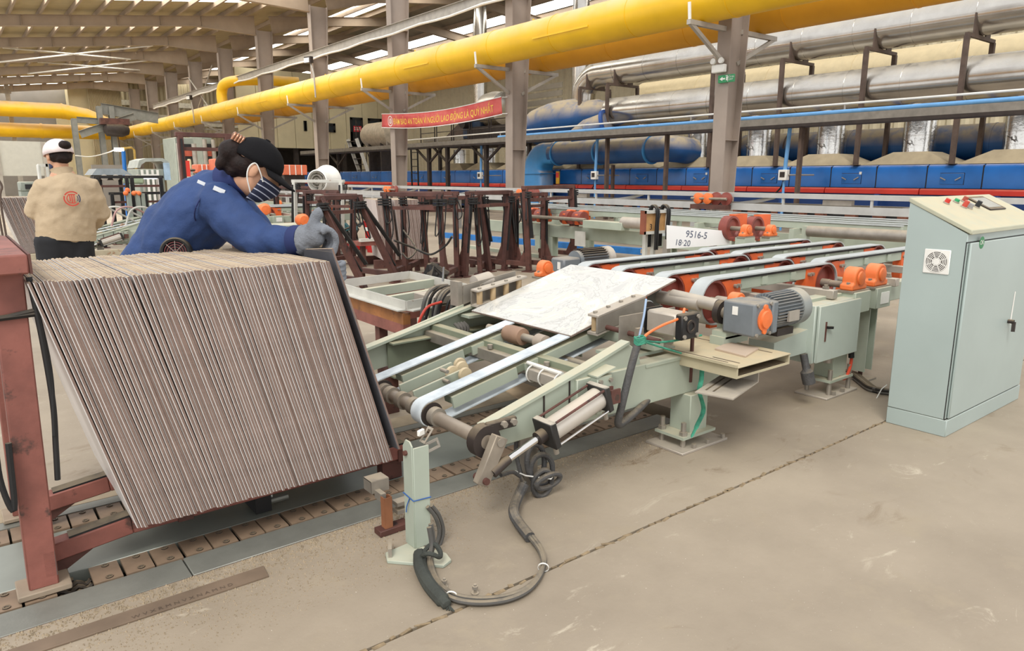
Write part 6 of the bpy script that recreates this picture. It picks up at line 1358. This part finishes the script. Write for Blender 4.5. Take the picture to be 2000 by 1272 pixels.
# reflective tags on the shoulder
for px, py, w_, h_ in ((428, 371, .045, .018), (393, 357, .03, .014)):
    p = AY(px, py, 3.06 if px > 400 else 3.13); B().box(p, (w_, .004, h_), Matrix.Rotation(-.33, 3, 'Z') @ Matrix.Rotation(.45, 3, 'Y')).build('reflective_tag', mat('reflective_grey', 'd5d9dc', .4), jk)
b = B()
for s in (-1, 1):
    h = pel+S*s*.085; loft(b, [h+V((0, 0, .06)), h, V((h.x+.02, h.y, .45)), V((h.x-.02, h.y+.02, .07))], [(.11, .12), (.11, .12), (.078, .085), (.065, .07)], S)
blob(b, 'trousers', m_pants, wb, .012, 3, .015, .1)
for s in (-1, 1):
    h = pel+S*s*.085; b = B(); loft(b, [V((h.x-.07, h.y+.04, .045)), V((h.x+.02, h.y+.01, .045)), V((h.x+.15, h.y-.04, .035))], [(.045, .043), (.048, .043), (.042, .033)], S); blob(b, 'shoe', m_shoe, wb, .01, 2)
# cap
R3 = HM.to_3x3(); PH = lambda x, y, z: HM @ V((x, y, z))
b = B(); vs = []; fs = []; n = 28; rows = 9
for i in range(rows):
    th = (PI/2)*i/(rows-1)
    for k in range(n):
        ph = 2*PI*k/n; rr = 1.0+.02*math.cos(6*ph)*math.sin(2*th)
        vs.append(PH(-.012+.112*math.cos(ph)*math.cos(th)*rr, .092*math.sin(ph)*math.cos(th)*rr, .028+.105*math.sin(th)))
for i in range(rows-1):
    for k in range(n): fs.append((i*n+k, i*n+(k+1) % n, (i+1)*n+(k+1) % n, (i+1)*n+k))
cap = b.add(vs, fs).build('cap', m_cap, wb, smooth=60); md = cap.modifiers.new('thick', 'SOLIDIFY'); md.thickness = .006
b = B(); vs = []; m = 9
for i in range(m):
    a = -1.15+2.3*i/(m-1)
    for t in (0, .5, 1):
        vs.append(PH(-.012+(.108+.082*t*math.cos(a*.75))*math.cos(a), (.09+.025*t)*math.sin(a), .03-.028*t*math.cos(a)-.012*abs(math.sin(a))*t))
fs = [(3*i+j, 3*i+3+j, 3*i+4+j, 3*i+1+j) for i in range(m-1) for j in (0, 1)]
br = b.add(vs, fs).build('brim', m_cap, cap, smooth=60); md = br.modifiers.new('thick', 'SOLIDIFY'); md.thickness = .006
B().lathe(PH(-.012, 0, .132), upv, [(.012, 0), (.01, .005), (.0, .007)], 12).build('cap_button', m_cap, cap)
# hair with bun and claw clip
b = B(); ball(b, PH(-.045, 0, -.005), (.078, .078, .055), R3); ball(b, PH(-.115, -.01, .02), (.055, .055, .05), R3); ball(b, PH(-.075, 0, -.045), (.04, .05, .03), R3); ball(b, PH(-.13, -.02, -.03), (.025, .03, .045), R3); ball(b, PH(-.02, -.076, .03), (.045, .011, .022), R3); ball(b, PH(-.02, .076, .03), (.045, .011, .022), R3)
hr = blob(b, 'hair', m_hair, wb, .007, 4, .005, .03)
ck = B()
for k in range(4): ck.tube(spline([PH(-.10-.012*k, -.035, .065), PH(-.098-.012*k, -.03, .095), PH(-.105-.012*k, .0, .085), PH(-.10-.012*k, .02, .06)], 4), .0055, 7)
ck.build('claw_clip', mat('bronze_clip', '9c6b4e', .3, metal=.3), hr)
# mask: curved shell over the lower face
b = B(); vs = []; n, m = 13, 7
for i in range(n):
    a = -1.35+2.7*i/(n-1)
    for j in range(m):
        t = j/(m-1); z = -.022-.09*t; rr = .098+.022*math.exp(-(a/.55)**2)*(1-abs(t-.35)*1.2)-.03*t*t; vs.append(PH(.012+rr*math.cos(a)*1.0-.012*t, (.074-.012*t)*math.sin(a)*1.04, z+.014*abs(a)/1.35*(1-2*t)))
fs = [(m*i+j, m*i+m+j, m*i+m+1+j, m*i+1+j) for i in range(n-1) for j in range(m-1)]
mmk = bpy.data.materials.new('striped_mask_cloth'); mmk.use_nodes = True; N = mmk.node_tree.nodes; L = mmk.node_tree.links
tc = N.new('ShaderNodeTexCoord'); mp = N.new('ShaderNodeMapping'); mp.inputs['Rotation'].default_value = (0, -.55, 0); L.new(tc.outputs['Object'], mp.inputs[0]); wv = N.new('ShaderNodeTexWave'); wv.bands_direction = 'Z'; wv.inputs['Scale'].default_value = 14; wv.inputs['Distortion'].default_value = .4; L.new(mp.outputs[0], wv.inputs['Vector'])
cr = N.new('ShaderNodeValToRGB'); L.new(wv.outputs[0], cr.inputs[0]); cr.color_ramp.elements[0].position = .88; cr.color_ramp.elements[0].color = hx('20253c'); cr.color_ramp.elements[1].position = .95; cr.color_ramp.elements[1].color = hx('b9bdca'); L.new(cr.outputs[0], N['Principled BSDF'].inputs['Base Color']); N['Principled BSDF'].inputs['Roughness'].default_value = .8
mk = b.add(vs, fs).build('face_mask', mmk, wb, smooth=70); md = mk.modifiers.new('thick', 'SOLIDIFY'); md.thickness = .003
for s in (-1, 1):
    B().tube(spline([PH(.045, s*.072, -.028), PH(.02, s*.082, .0), PH(-.012, s*.09, .025), PH(-.028, s*.092, .0), PH(-.018, s*.088, -.04), PH(.02, s*.07, -.09)], 5), .0028, 6).build('ear_loop', m_white, mk)
    B().lathe(PH(.083, s*.03, .012), R3 @ V((1, s*.35, 0)), [(.012, -.006), (.010, .0), (.004, .003), (.0, .0035)], 12).build('eye', mat('eye_dark', '1e1512', .2), wb); B().bar(PH(.088, s*.018, .03), PH(.078, s*.048, .03), .006, .005).build('eyebrow', m_hair, wb)
# glove of the reaching right hand
b = B(); wr_ = rw+(rw-re).normalized()*.02; pd = (rh-wr_).normalized()
loft(b, [wr_-pd*.015, wr_+pd*.02, wr_+pd*.055, rh+V((.005, -.01, .0))], [(.066, .060), (.058, .052), (.050, .036), (.048, .030)], (0, .35, .94))
for k in range(4):
    o = rh+V((.0, .03-.026*k, .018-.004*k)); finger(b, [o, o+V((.028, -.012, .010)), o+V((.052, -.012, -.025)), o+V((.046, -.008, -.068)), o+V((.034, -.004, -.092))], .0135-.0008*abs(k-1.3))
o = rh+V((-.012, .02, .012)); finger(b, [o, o+V((.012, -.008, .035)), o+V((.026, -.014, .062)), o+V((.042, -.02, .07))], .021)
gl = blob(b, 'glove', m_glove, wb, .0045, 3, .008, .03)
b = B(); o = lw+V((.04, -.05, 0)); loft(b, [lw, o, o+V((.03, -.05, -.0))], [(.05, .045), (.045, .03), (.042, .026)], (0, 0, 1))
for k in range(4): q = o+V((.03, -.05, .035-.022*k)); finger(b, [q, q+V((.0, -.03, 0)), q+V((-.02, -.055, -.005)), q+V((-.04, -.06, -.01))], .012)
finger(b, [o+V((-.02, -.02, .03)), o+V((-.04, -.045, .04)), o+V((-.05, -.065, .03))], .013); blob(b, 'glove', m_glove, wb, .005, 2)
# ---------------------------------------------------------------- worker in tan, seen from behind
yc = 6.5; cxp = AY(132, 400, yc).x; sx = V((1, .1, 0)).normalized(); ff = V((-.1, 1, 0)).normalized()
def T(px, py, dy=0.0): return AY(px, py, yc+dy)
P0, P1, P2, P3 = T(130, 505), T(130, 440), T(129, 372), T(122, 338)
hc2 = T(114, 306, .03); f2 = (ff*.93+V((-.3, 0, -.2))).normalized(); l2 = V((0, 0, 1)).cross(f2).normalized(); u2 = f2.cross(l2); H2 = Matrix((f2, l2, u2)).transposed().to_4x4(); H2.translation = hc2
b = B(); head_shape(b, H2); loft(b, [P3-V((0, 0, .08)), P3.lerp(hc2, .4), H2 @ V((-.015, 0, -.05))], [(.055, .055), (.05, .05), (.05, .052)], l2)
loft(b, [P0, P1, P2, P3], [(.14, .1), (.13, .095), (.15, .1), (.08, .07)], sx)
la = [T(88, 366), T(68, 412, .05), T(95, 425, .3), T(112, 420, .42)]; raa = [T(174, 364), T(196, 415, .04), T(180, 442, .3), T(165, 430, .42)]
for p in (la, raa): loft(b, [P2.lerp(p[0], .6)]+p, [(.05, .05), (.045, .045), (.04, .04), (.03, .03), (.035, .025)], (0, 0, 1))
for a in (la[3], raa[3]):
    for k in range(4): q = a+V((0, .02, .025-.016*k)); finger(b, [q, q+V((.0, .04, -.005)), q+V((0, .065, -.02)), q+V((0, .07, -.04))], .0085)
    finger(b, [a+V((0, 0, .02)), a+V((.015, .025, .04)), a+V((.02, .05, .04))], .009)
for s in (-1, 1): h = P0+sx*s*.09; loft(b, [h, V((h.x, h.y, .42)), V((h.x, h.y-.02, .09)), V((h.x, h.y+.09, .045))], [(.08, .085), (.055, .06), (.04, .045), (.035, .03)], sx)
tw_ = blob(b, 'person', m_skin, None, .009, 3, label='worker in a tan jacket and white head cover seen from behind', cat='person')
b = B(); loft(b, [T(130, 466), T(130, 452), T(131, 425), T(131, 390), T(129, 366), T(124, 350), T(121, 338)], [(.20, .14), (.205, .15), (.20, .145), (.20, .14), (.17, .12), (.115, .095), (.07, .068)], sx)
for p in (la, raa): loft(b, [P2.lerp(p[0], .55)+V((0, 0, .02)), p[0], p[0].lerp(p[1], .5), p[1], p[1].lerp(p[2], .5), p[2]], [(.08, .08), (.082, .08), (.080, .078), (.077, .075), (.066, .065), (.052, .05)], (0, 0, 1))
jt = blob(b, 'jacket', m_jtan, tw_, .011, 4, .028, .09)
b = B(); loft(b, [T(130, 468), T(130, 457)], [(.203, .143), (.207, .148)], sx, dome=False); wbnd = b.build('waistband', m_jtan, jt, smooth=60)
b = B(); loft(b, [P3-V((0, 0, .02)), P3.lerp(hc2, .12), P3.lerp(hc2, .24)], [(.08, .075), (.072, .07), (.078, .076)], sx, dome=False); c_ = b.build('collar', m_jtan, jt, smooth=60); md = c_.modifiers.new('thick', 'SOLIDIFY'); md.thickness = .008
b = B()
for s in (-1, 1): h = P0+sx*s*.088; loft(b, [V((h.x, h.y, T(130, 465).z)), h, V((h.x, h.y, .42)), V((h.x, h.y, .06))], [(.11, .13), (.112, .125), (.085, .09), (.07, .075)], sx)
loft(b, [T(130, 462), T(130, 490), T(130, 512)], [(.19, .13), (.18, .125), (.15, .12)], sx)
blob(b, 'trousers', m_pants, tw_, .012, 3, .012, .1)
for s in (-1, 1): h = P0+sx*s*.09; b = B(); loft(b, [V((h.x, h.y-.07, .045)), V((h.x, h.y+.03, .045)), V((h.x, h.y+.15, .035))], [(.045, .043), (.048, .043), (.042, .033)], sx); blob(b, 'shoe', m_shoe, tw_, .01, 2)
# back logo wraps the jacket: rings and bars set just off the back surface
lc = T(137, 387); yb_ = yc-.172
m_lred = mat('logo_red', 'b5402f', .7); m_lnav = mat('logo_navy', '2b3350', .7)
def lp_(x, z): return V((lc.x-.008+x, yb_+.6*(x*x)*3+.1*z, lc.z+z))
def arc(r0, r1, a0, a1, mt, nm='logo_arc'):
    b = B(); n = 20
    for i in range(n):
        t0, t1 = a0+(a1-a0)*i/n, a0+(a1-a0)*(i+1)/n; b.quad(*[lp_(r*math.cos(t), r*math.sin(t)) for r, t in ((r0, t0), (r1, t0), (r1, t1), (r0, t1))])
    b.build(nm, mt, jt)
arc(.046, .056, .75, 2.6, m_lred); arc(.046, .056, 2.75, 5.6, m_lred); arc(.048, .056, -.55, .6, m_lnav); arc(.036, .042, -.5, .5, m_lnav); arc(.030, .037, 2.2, 5.4, m_lred)
for x0, x1, z0, z1 in ((-.024, .024, .026, .034), (-.004, .004, -.03, .026), (-.017, -.009, -.02, .026), (.010, .017, -.026, .026)):
    b = B(); b.quad(lp_(x0, z0), lp_(x1, z0), lp_(x1, z1), lp_(x0, z1)); b.build('logo_bar', m_lred, jt)
R4 = H2.to_3x3(); P4 = lambda x, y, z: H2 @ V((x, y, z))
b = B(); ball(b, P4(-.025, 0, .0), (.085, .082, .06), R4); ball(b, P4(-.118, .0, .062), (.036, .045, .036), R4); ball(b, P4(-.06, 0, -.03), (.045, .06, .035), R4); hr2 = blob(b, 'hair', m_hair, tw_, .008, 2, .01, .03)
b = B(); vs = []; fs = []; n = 28; rows = 9
for i in range(rows):
    th = (PI/2)*i/(rows-1)
    for k in range(n): ph = 2*PI*k/n; vs.append(P4(-.012+.116*math.cos(ph)*math.cos(th), .1*math.sin(ph)*math.cos(th), .012+.118*math.sin(th)**.85))
for i in range(rows-1):
    for k in range(n): fs.append((i*n+k, i*n+(k+1) % n, (i+1)*n+(k+1) % n, (i+1)*n+k))
cp2 = b.add(vs, fs).build('head_cover', mat('pinkish_white_cloth', 'e6d6d2', .8, var=.06, scale=16), tw_, smooth=60); md = cp2.modifiers.new('thick', 'SOLIDIFY'); md.thickness = .005
b = B(); loft(b, [P4(.03, .05, -.05), P4(.05, .045, -.07), P4(.075, .03, -.075)], [(.035, .012), (.04, .014), (.03, .012)], u2); blob(b, 'face_mask', m_lnav, tw_, .006, 2)
# ================================================================ far machinery along the left aisle
m_press = mat('press_grey_green', '8f968b', .6, var=.06, dust=.3); m_opan = mat('salmon_orange_panel', 'd8724f', .6, var=.05)
def far_at(px, py, Y): return AY(px, py, Y)
def box_thing(name, label, cat, px0, py0, px1, py1, Y, depth, mt, zmin=None):
    a, c = far_at(px0, py0, Y), far_at(px1, py1, Y); e = thing(name, label, cat, ((a.x+c.x)/2, Y, 0)); B().bb((a.x, Y, zmin if zmin is not None else c.z), (c.x, Y+depth, a.z)).build('body', mt, e, bev=.02); return e, a, c
# curved roof booth
e, a, c = box_thing('spray_booth', 'pale grey booth with a rounded roof on the far line', 'booth', 268, 330, 322, 352, 20, 1.2, m_press, 0)
b = B(); pts = [far_at(x, y, 20) for x, y in ((268, 328), (272, 313), (285, 309), (318, 309), (329, 316), (333, 330), (328, 330), (324, 320), (315, 315), (285, 316), (276, 322), (274, 328))]
b.prism(pts, (0, 1.2, 0)); b.build('rounded_roof', mat('booth_roof', 'a4a89f', .5), e); B().bb((far_at(318, 320, 20).x, 19.95, far_at(300, 352, 20).z), (far_at(330, 320, 20).x, 20.0, far_at(300, 318, 20).z)).build('blue_curtain', mat('pale_blue_panel', 'a9c3d6', .3), e)
for k in range(4): q = far_at(278+10*k, 340, 19.9); B().bar((q.x, 19.9, 0), (q.x, 19.9, far_at(300, 332, 20).z), .05, .05).build('roof_post', m_white, e)
# light tube hanging low
e = thing('tube_lamp', 'lit fluorescent tube lamp above the far line', 'lamp', far_at(293, 347, 17)); q0, q1 = far_at(280, 347, 17), far_at(306, 347, 17)
B().cyl(q0, q1, .03, n=10).build('tube', mat('lit_tube', 'f4f6ff', .4, emit=6, var=0), e); B().bb((q0.x, 16.97, q0.z+.03), (q1.x, 17.03, q0.z+.07)).build('reflector', m_white, e)
for q in (q0, q1): B().bar((q.x, 17, 0), (q.x, 17, q.z+.03), .03, .03).build('stand', m_galv, e)
# green guard panel and glazing table
e, a, c = box_thing('guard_panel', 'plain pale green guard panel on the far line', 'guard panel', 240, 345, 282, 359, 15.5, .05, mat('pale_green_panel', '9fae8e', .5)); B().bar((a.x+.05, 15.52, 0), (a.x+.05, 15.52, c.z), .05, .05).build('leg', m_press, e); B().bar((c.x-.05, 15.52, 0), (c.x-.05, 15.52, c.z), .05, .05).build('leg', m_press, e)
e, a, c = box_thing('sorting_table', 'dark framed sorting table with a pale top on the far line', 'table', 190, 342, 242, 352, 16, .9, m_dark)
B().prism([(a.x-.1, 15.95, a.z), (c.x+.15, 15.95, a.z), (c.x, 16.0, a.z+.12), (a.x, 16.0, a.z+.12)], (0, .9, 0)).build('hooded_top', mat('slate_top', '7d8486', .4), e)
for k in range(4): B().lathe((a.x+.1+.2*k, 15.93, (a.z+c.z)/2), (0, -1, 0), [(.06, 0), (.06, .05), (.02, .06)], 14).build('wheel', m_alu, e)
for x in (a.x+.05, c.x-.05): B().bar((x, 16.1, 0), (x, 16.1, c.z), .06, .06).build('leg', m_black, e)
# orange guards cluster
random.seed(14)
for k, px in enumerate((245, 262, 272, 345)):
    q = far_at(px, 378 if px < 300 else 372, 14.0); e = thing('orange_guard', ['round orange guard under the plain green panel', 'orange guard with a bent pipe by the black racks', 'orange guard with twin domes by the black racks', 'single orange dome guard before the brown goal post'][k], 'guard', (q.x, 14, 0))
    for j in range(2 if k < 3 else 1): B().lathe((q.x+.05*j, 14+.1*j, q.z-.05*j*(k-1)), (-.3*k, -1, .2), [(.02, -.03), (.03, -.03), (.042, .03), (.025, .05), (.0, .055)], 14).build('dome', m_orangelt, e)
    B().bar((q.x+.05, 14.02, 0), (q.x+.05, 14.02, q.z), .1, .06).build('stand', m_press, e)
# presses with orange fronts between the columns
for k, (x0, y0_, x1, y1_, Y, l) in enumerate(((340, 268, 384, 345, 26, 'tall grey press with a dark orange front between two columns'), (392, 262, 420, 345, 30, 'tall grey press half hidden by a column'))):
    e, a, c = box_thing('tile_press', l, 'press', x0, y0_, x1, y1_, Y, 1.6, m_press, 0); w_ = c.x-a.x
    B().bb((a.x+.15*w_, Y-.1, far_at(x0, 305, Y).z), (c.x-.1*w_, Y, far_at(x0, 288, Y).z)).build('orange_front', mat('dull_orange', 'b4573f', .6), e)
    B().bb((a.x+.1*w_, Y-.12, far_at(x0, 312, Y).z), (c.x-.05*w_, Y, far_at(x0, 306, Y).z)).build('die_slot', m_black, e); B().bb((a.x+.1*w_, Y-.12, far_at(x0, 288, Y).z), (c.x-.05*w_, Y, far_at(x0, 281, Y).z)).build('die_slot', m_black, e)
    for s in (.05, .85): B().cyl((a.x+w_*s+.05, Y-.15, .2), (a.x+w_*s+.05, Y-.15, a.z-.2), .08, n=12).build('guide_pillar', m_galv, e)
    B().tube(spline([(a.x+.3*w_, Y-.2, .6), (a.x+.5*w_, Y-.3, 1.2), (a.x+.6*w_, Y-.2, 1.8)], 5), .06, 8).build('bent_pipe', m_cream, e)
for x0, y0_, x1, y1_, Y, l in ((385, 321, 422, 338, 18, 'salmon orange enclosure panel with white seams behind the worker in blue'), (419, 310, 427, 345, 17.5, 'tall narrow salmon orange panel behind the worker in blue'), (553, 322, 601, 342, 20, 'salmon orange enclosure panel beyond the black cap')):
    e, a, c = box_thing('orange_enclosure', l, 'enclosure', x0, y0_, x1, y1_, Y, .5, m_opan); B().bb((a.x+.05, Y+.1, 0), (c.x-.05, Y+.4, c.z)).build('base', m_dark, e); n = 4 if x1-x0 > 12 else 1
    for k in range(1, n): B().bb((a.x+(c.x-a.x)*k/n-.012, Y-.012, c.z), (a.x+(c.x-a.x)*k/n+.012, Y, a.z)).build('seam', m_white, e)
e, a, c = box_thing('control_desk', 'cream control desk with small dials behind the blue shoulder', 'control desk', 376, 342, 402, 362, 12.5, .4, mat('desk_cream', 'c2c2ae', .5), 0)
for k in range(3): B().lathe((a.x+.06+.07*k, 12.49, a.z-.06), (0, -1, 0), [(.018, 0), (.018, .01)], 12).build('dial', m_dark, e)
B().box((a.x-.1, 12.5, a.z+.1), (.12, .1, .25)).build('red_lamp_post', m_kred, e)
e, a, c = box_thing('status_screen', 'thin dark status screen on the far aisle', 'screen', 366, 330, 383, 335, 13, .05, m_dark); B().bar(((a.x+c.x)/2, 13.02, 0), ((a.x+c.x)/2, 13.02, c.z), .04, .04).build('pole', m_galv, e)
# gantry frame with hoist
gy = 36.0; m_galvg = mat('gantry_grey', '85857e', .55, var=.08, dust=.3)
e = thing('hoist_gantry', 'grey steel gantry frame with a dark chain hoist hanging from its beam', 'gantry', (7, gy, 0)); Gz = lambda px, py: AY(px, py, gy)
for px in (203, 226, 152): 
    p = Gz(px, 300); t_ = Gz(px-(0 if px > 160 else 0), 208 if px > 160 else 232)
    B().ibeam((p.x, gy, 0), (p.x, gy, t_.z), .3, .2, up=(0, 1, 0)).build('leg', m_galvg, e)
p, q = Gz(197, 212), Gz(308, 220); B().ibeam((p.x, gy, p.z), (q.x, gy, p.z-.3), .45, .22).build('main_beam', m_galvg, e)
p, q = Gz(152, 262), Gz(260, 225); B().ibeam((p.x, gy-.6, Gz(152, 264).z), (q.x, gy-.3, Gz(258, 228).z), .3, .18).build('jib_beam', m_galvg, e); p = Gz(150, 234); q = Gz(205, 238); B().ibeam((p.x, gy, p.z), (q.x, gy, q.z), .25, .15).build('tie_beam', m_galvg, e)
h = Gz(222, 255); B().lathe((h.x-.5, gy-.7, h.z), (1, 0, 0), [(.1, 0), (.28, .1), (.3, .7), (.2, .95), (.05, 1.0)], 18).build('hoist_motor', m_dark, e); B().tube([(h.x, gy-.7, h.z), (h.x+.05, gy-.7, h.z-.9)], .02, 6).build('hoist_chain', m_dark, e); B().bb((h.x-.6, gy-.9, h.z+.2), (h.x+.5, gy-.5, h.z+.45)).build('trolley', m_rustdk, e)
B().tube(spline([Gz(140, 305)+V((0, -1, 0)), Gz(170, 307)+V((0, -1, 0)), Gz(200, 300)+V((0, -1, 0)), Gz(218, 293)+V((0, -1, 0))], 6), .025, 6).build('slack_cable', m_white, e)
q = Gz(222, 294); e = thing('bright_work_lamp', 'small bright work lamp on an arm near the hoist gantry', 'lamp', q); B().box(q+V((0, -1.2, 0)), (.35, .1, .14)).build('lamp_face', mat('lit_lamp', 'fffaf0', .4, emit=10, var=0), e); B().tube([q+V((.1, -1.2, .05)), q+V((.5, -1.1, .1)), q+V((.6, -1.1, .0)), V((q.x+.6, q.y-1.1, 0))], .05, 8).build('arm', mat('ochre_arm', 'b99a4e', .5), e)
e = B().cyl((far_at(241, 340, 26).x, 26, 0), (far_at(241, 295, 26).x, 26, far_at(241, 295, 26).z), .06, n=8).build('blue_pole', m_kblue, label='slim blue pole standing by the hoist gantry', cat='pole')
B().bb((far_at(180, 330, 34).x, 34, 0), (far_at(260, 330, 34).x, 34.2, far_at(200, 322, 34).z)).build('grey_low_wall', m_wallgrey, label='low grey wall along the far aisle behind the gantry', cat='low wall')
# slender frame beside the tan worker
e, a, c = box_thing('pale_frame', 'slim pale metal frame standing beside the tan worker', 'frame', 78, 320, 81, 400, 9, .03, m_wht, 0); p = far_at(93, 320, 9); B().bb((p.x-.02, 9, 0), (p.x, 9.03, a.z)).build('upright', m_wht, e); B().bb((a.x, 9, a.z-.03), (p.x, 9.03, a.z)).build('top_rail', m_wht, e)
e, a, c = box_thing('dark_oven_box', 'dark open box cabinet with pale rim behind the distant stack', 'box', 38, 355, 75, 374, 17, .6, m_press); B().bb((a.x+.08, 16.97, c.z+.05), (c.x-.08, 17, a.z-.05)).build('dark_opening', m_black, e); B().bb((a.x, 17, 0), (c.x, 17.6, c.z)).build('base', m_press, e)
e = thing('tied_hoses', 'brown bundled hoses at the edge of the distant stack', 'hose bundle', far_at(5, 370, 12.0)); q = far_at(4, 365, 12.0)
for k in range(3): B().tube(spline([q+V((.03*k-.1, 0, .12)), q+V((.05*k-.1, 0, .0)), q+V((.04*k-.12, 0, -.2)), V((q.x+.04*k-.1, q.y, .02))], 4), .014, 7).build('hose', m_brownpost, e)
# pale conveyors and clutter in the belt behind the racks
e = thing('far_line_conveyor', 'pale far line conveyor running behind the rack group', 'conveyor', (5.6, 14, 0))
for X, z in ((6.2, .92), (6.5, .80)): B().bb((X, 11.5, z-.05), (X+.06, 24, z)).build('rail', m_lg, e)
B().bb((6.15, 11.5, .55), (6.22, 24, .66)).build('side_beam', m_green, e)
for k in range(9): y = 12+1.4*k; B().bar((6.2, y, 0), (6.2, y, .9), .06, .06).build('leg', m_lg, e); B().bb((6.15, y+.4, .82), (6.6, y+.46, .86)).build('roller', m_zinc, e)
for k in range(4): B().lathe((6.12, 12.6+1.9*k, .62), (-1, 0, 0), [(.02, 0), (.09, .01), (.1, .06), (.05, .1)], 14).build('orange_cover', m_orangelt, e)
for q_, l in ((AY(590, 430, 9.5), 'orange motor cover low between faded red rack posts'), (AY(515, 410, 9.8), 'orange motor cover just beyond the striped mask')):
    e = thing('motor_cover', l, 'motor cover', (q_.x, q_.y, 0)); B().lathe((q_.x, q_.y, q_.z), (0, -1, 0), [(.02, -.08), (.08, -.06), (.09, .04), (.06, .08), (.0, .085)], 16).build('dome', m_orangelt, e); B().bar((q_.x, q_.y, 0), (q_.x, q_.y, q_.z-.05), .14, .1).build('stand', m_green, e)
# near machinery legs seen through the racks: pale green workbench
e = thing('green_bench', 'pale green machine bench behind the faded red rack', 'bench', (4.3, 10, 0)); p, q = AY(500, 440, 10.2), AY(660, 470, 10.2); B().bb((p.x, 10.2, .42), (q.x, 10.7, .56)).build('top', m_green, e, bev=.01)
for x in (p.x+.1, (p.x+q.x)/2, q.x-.1): B().bb((x-.05, 10.25, 0), (x+.05, 10.35, .42)).build('leg', m_green, e)
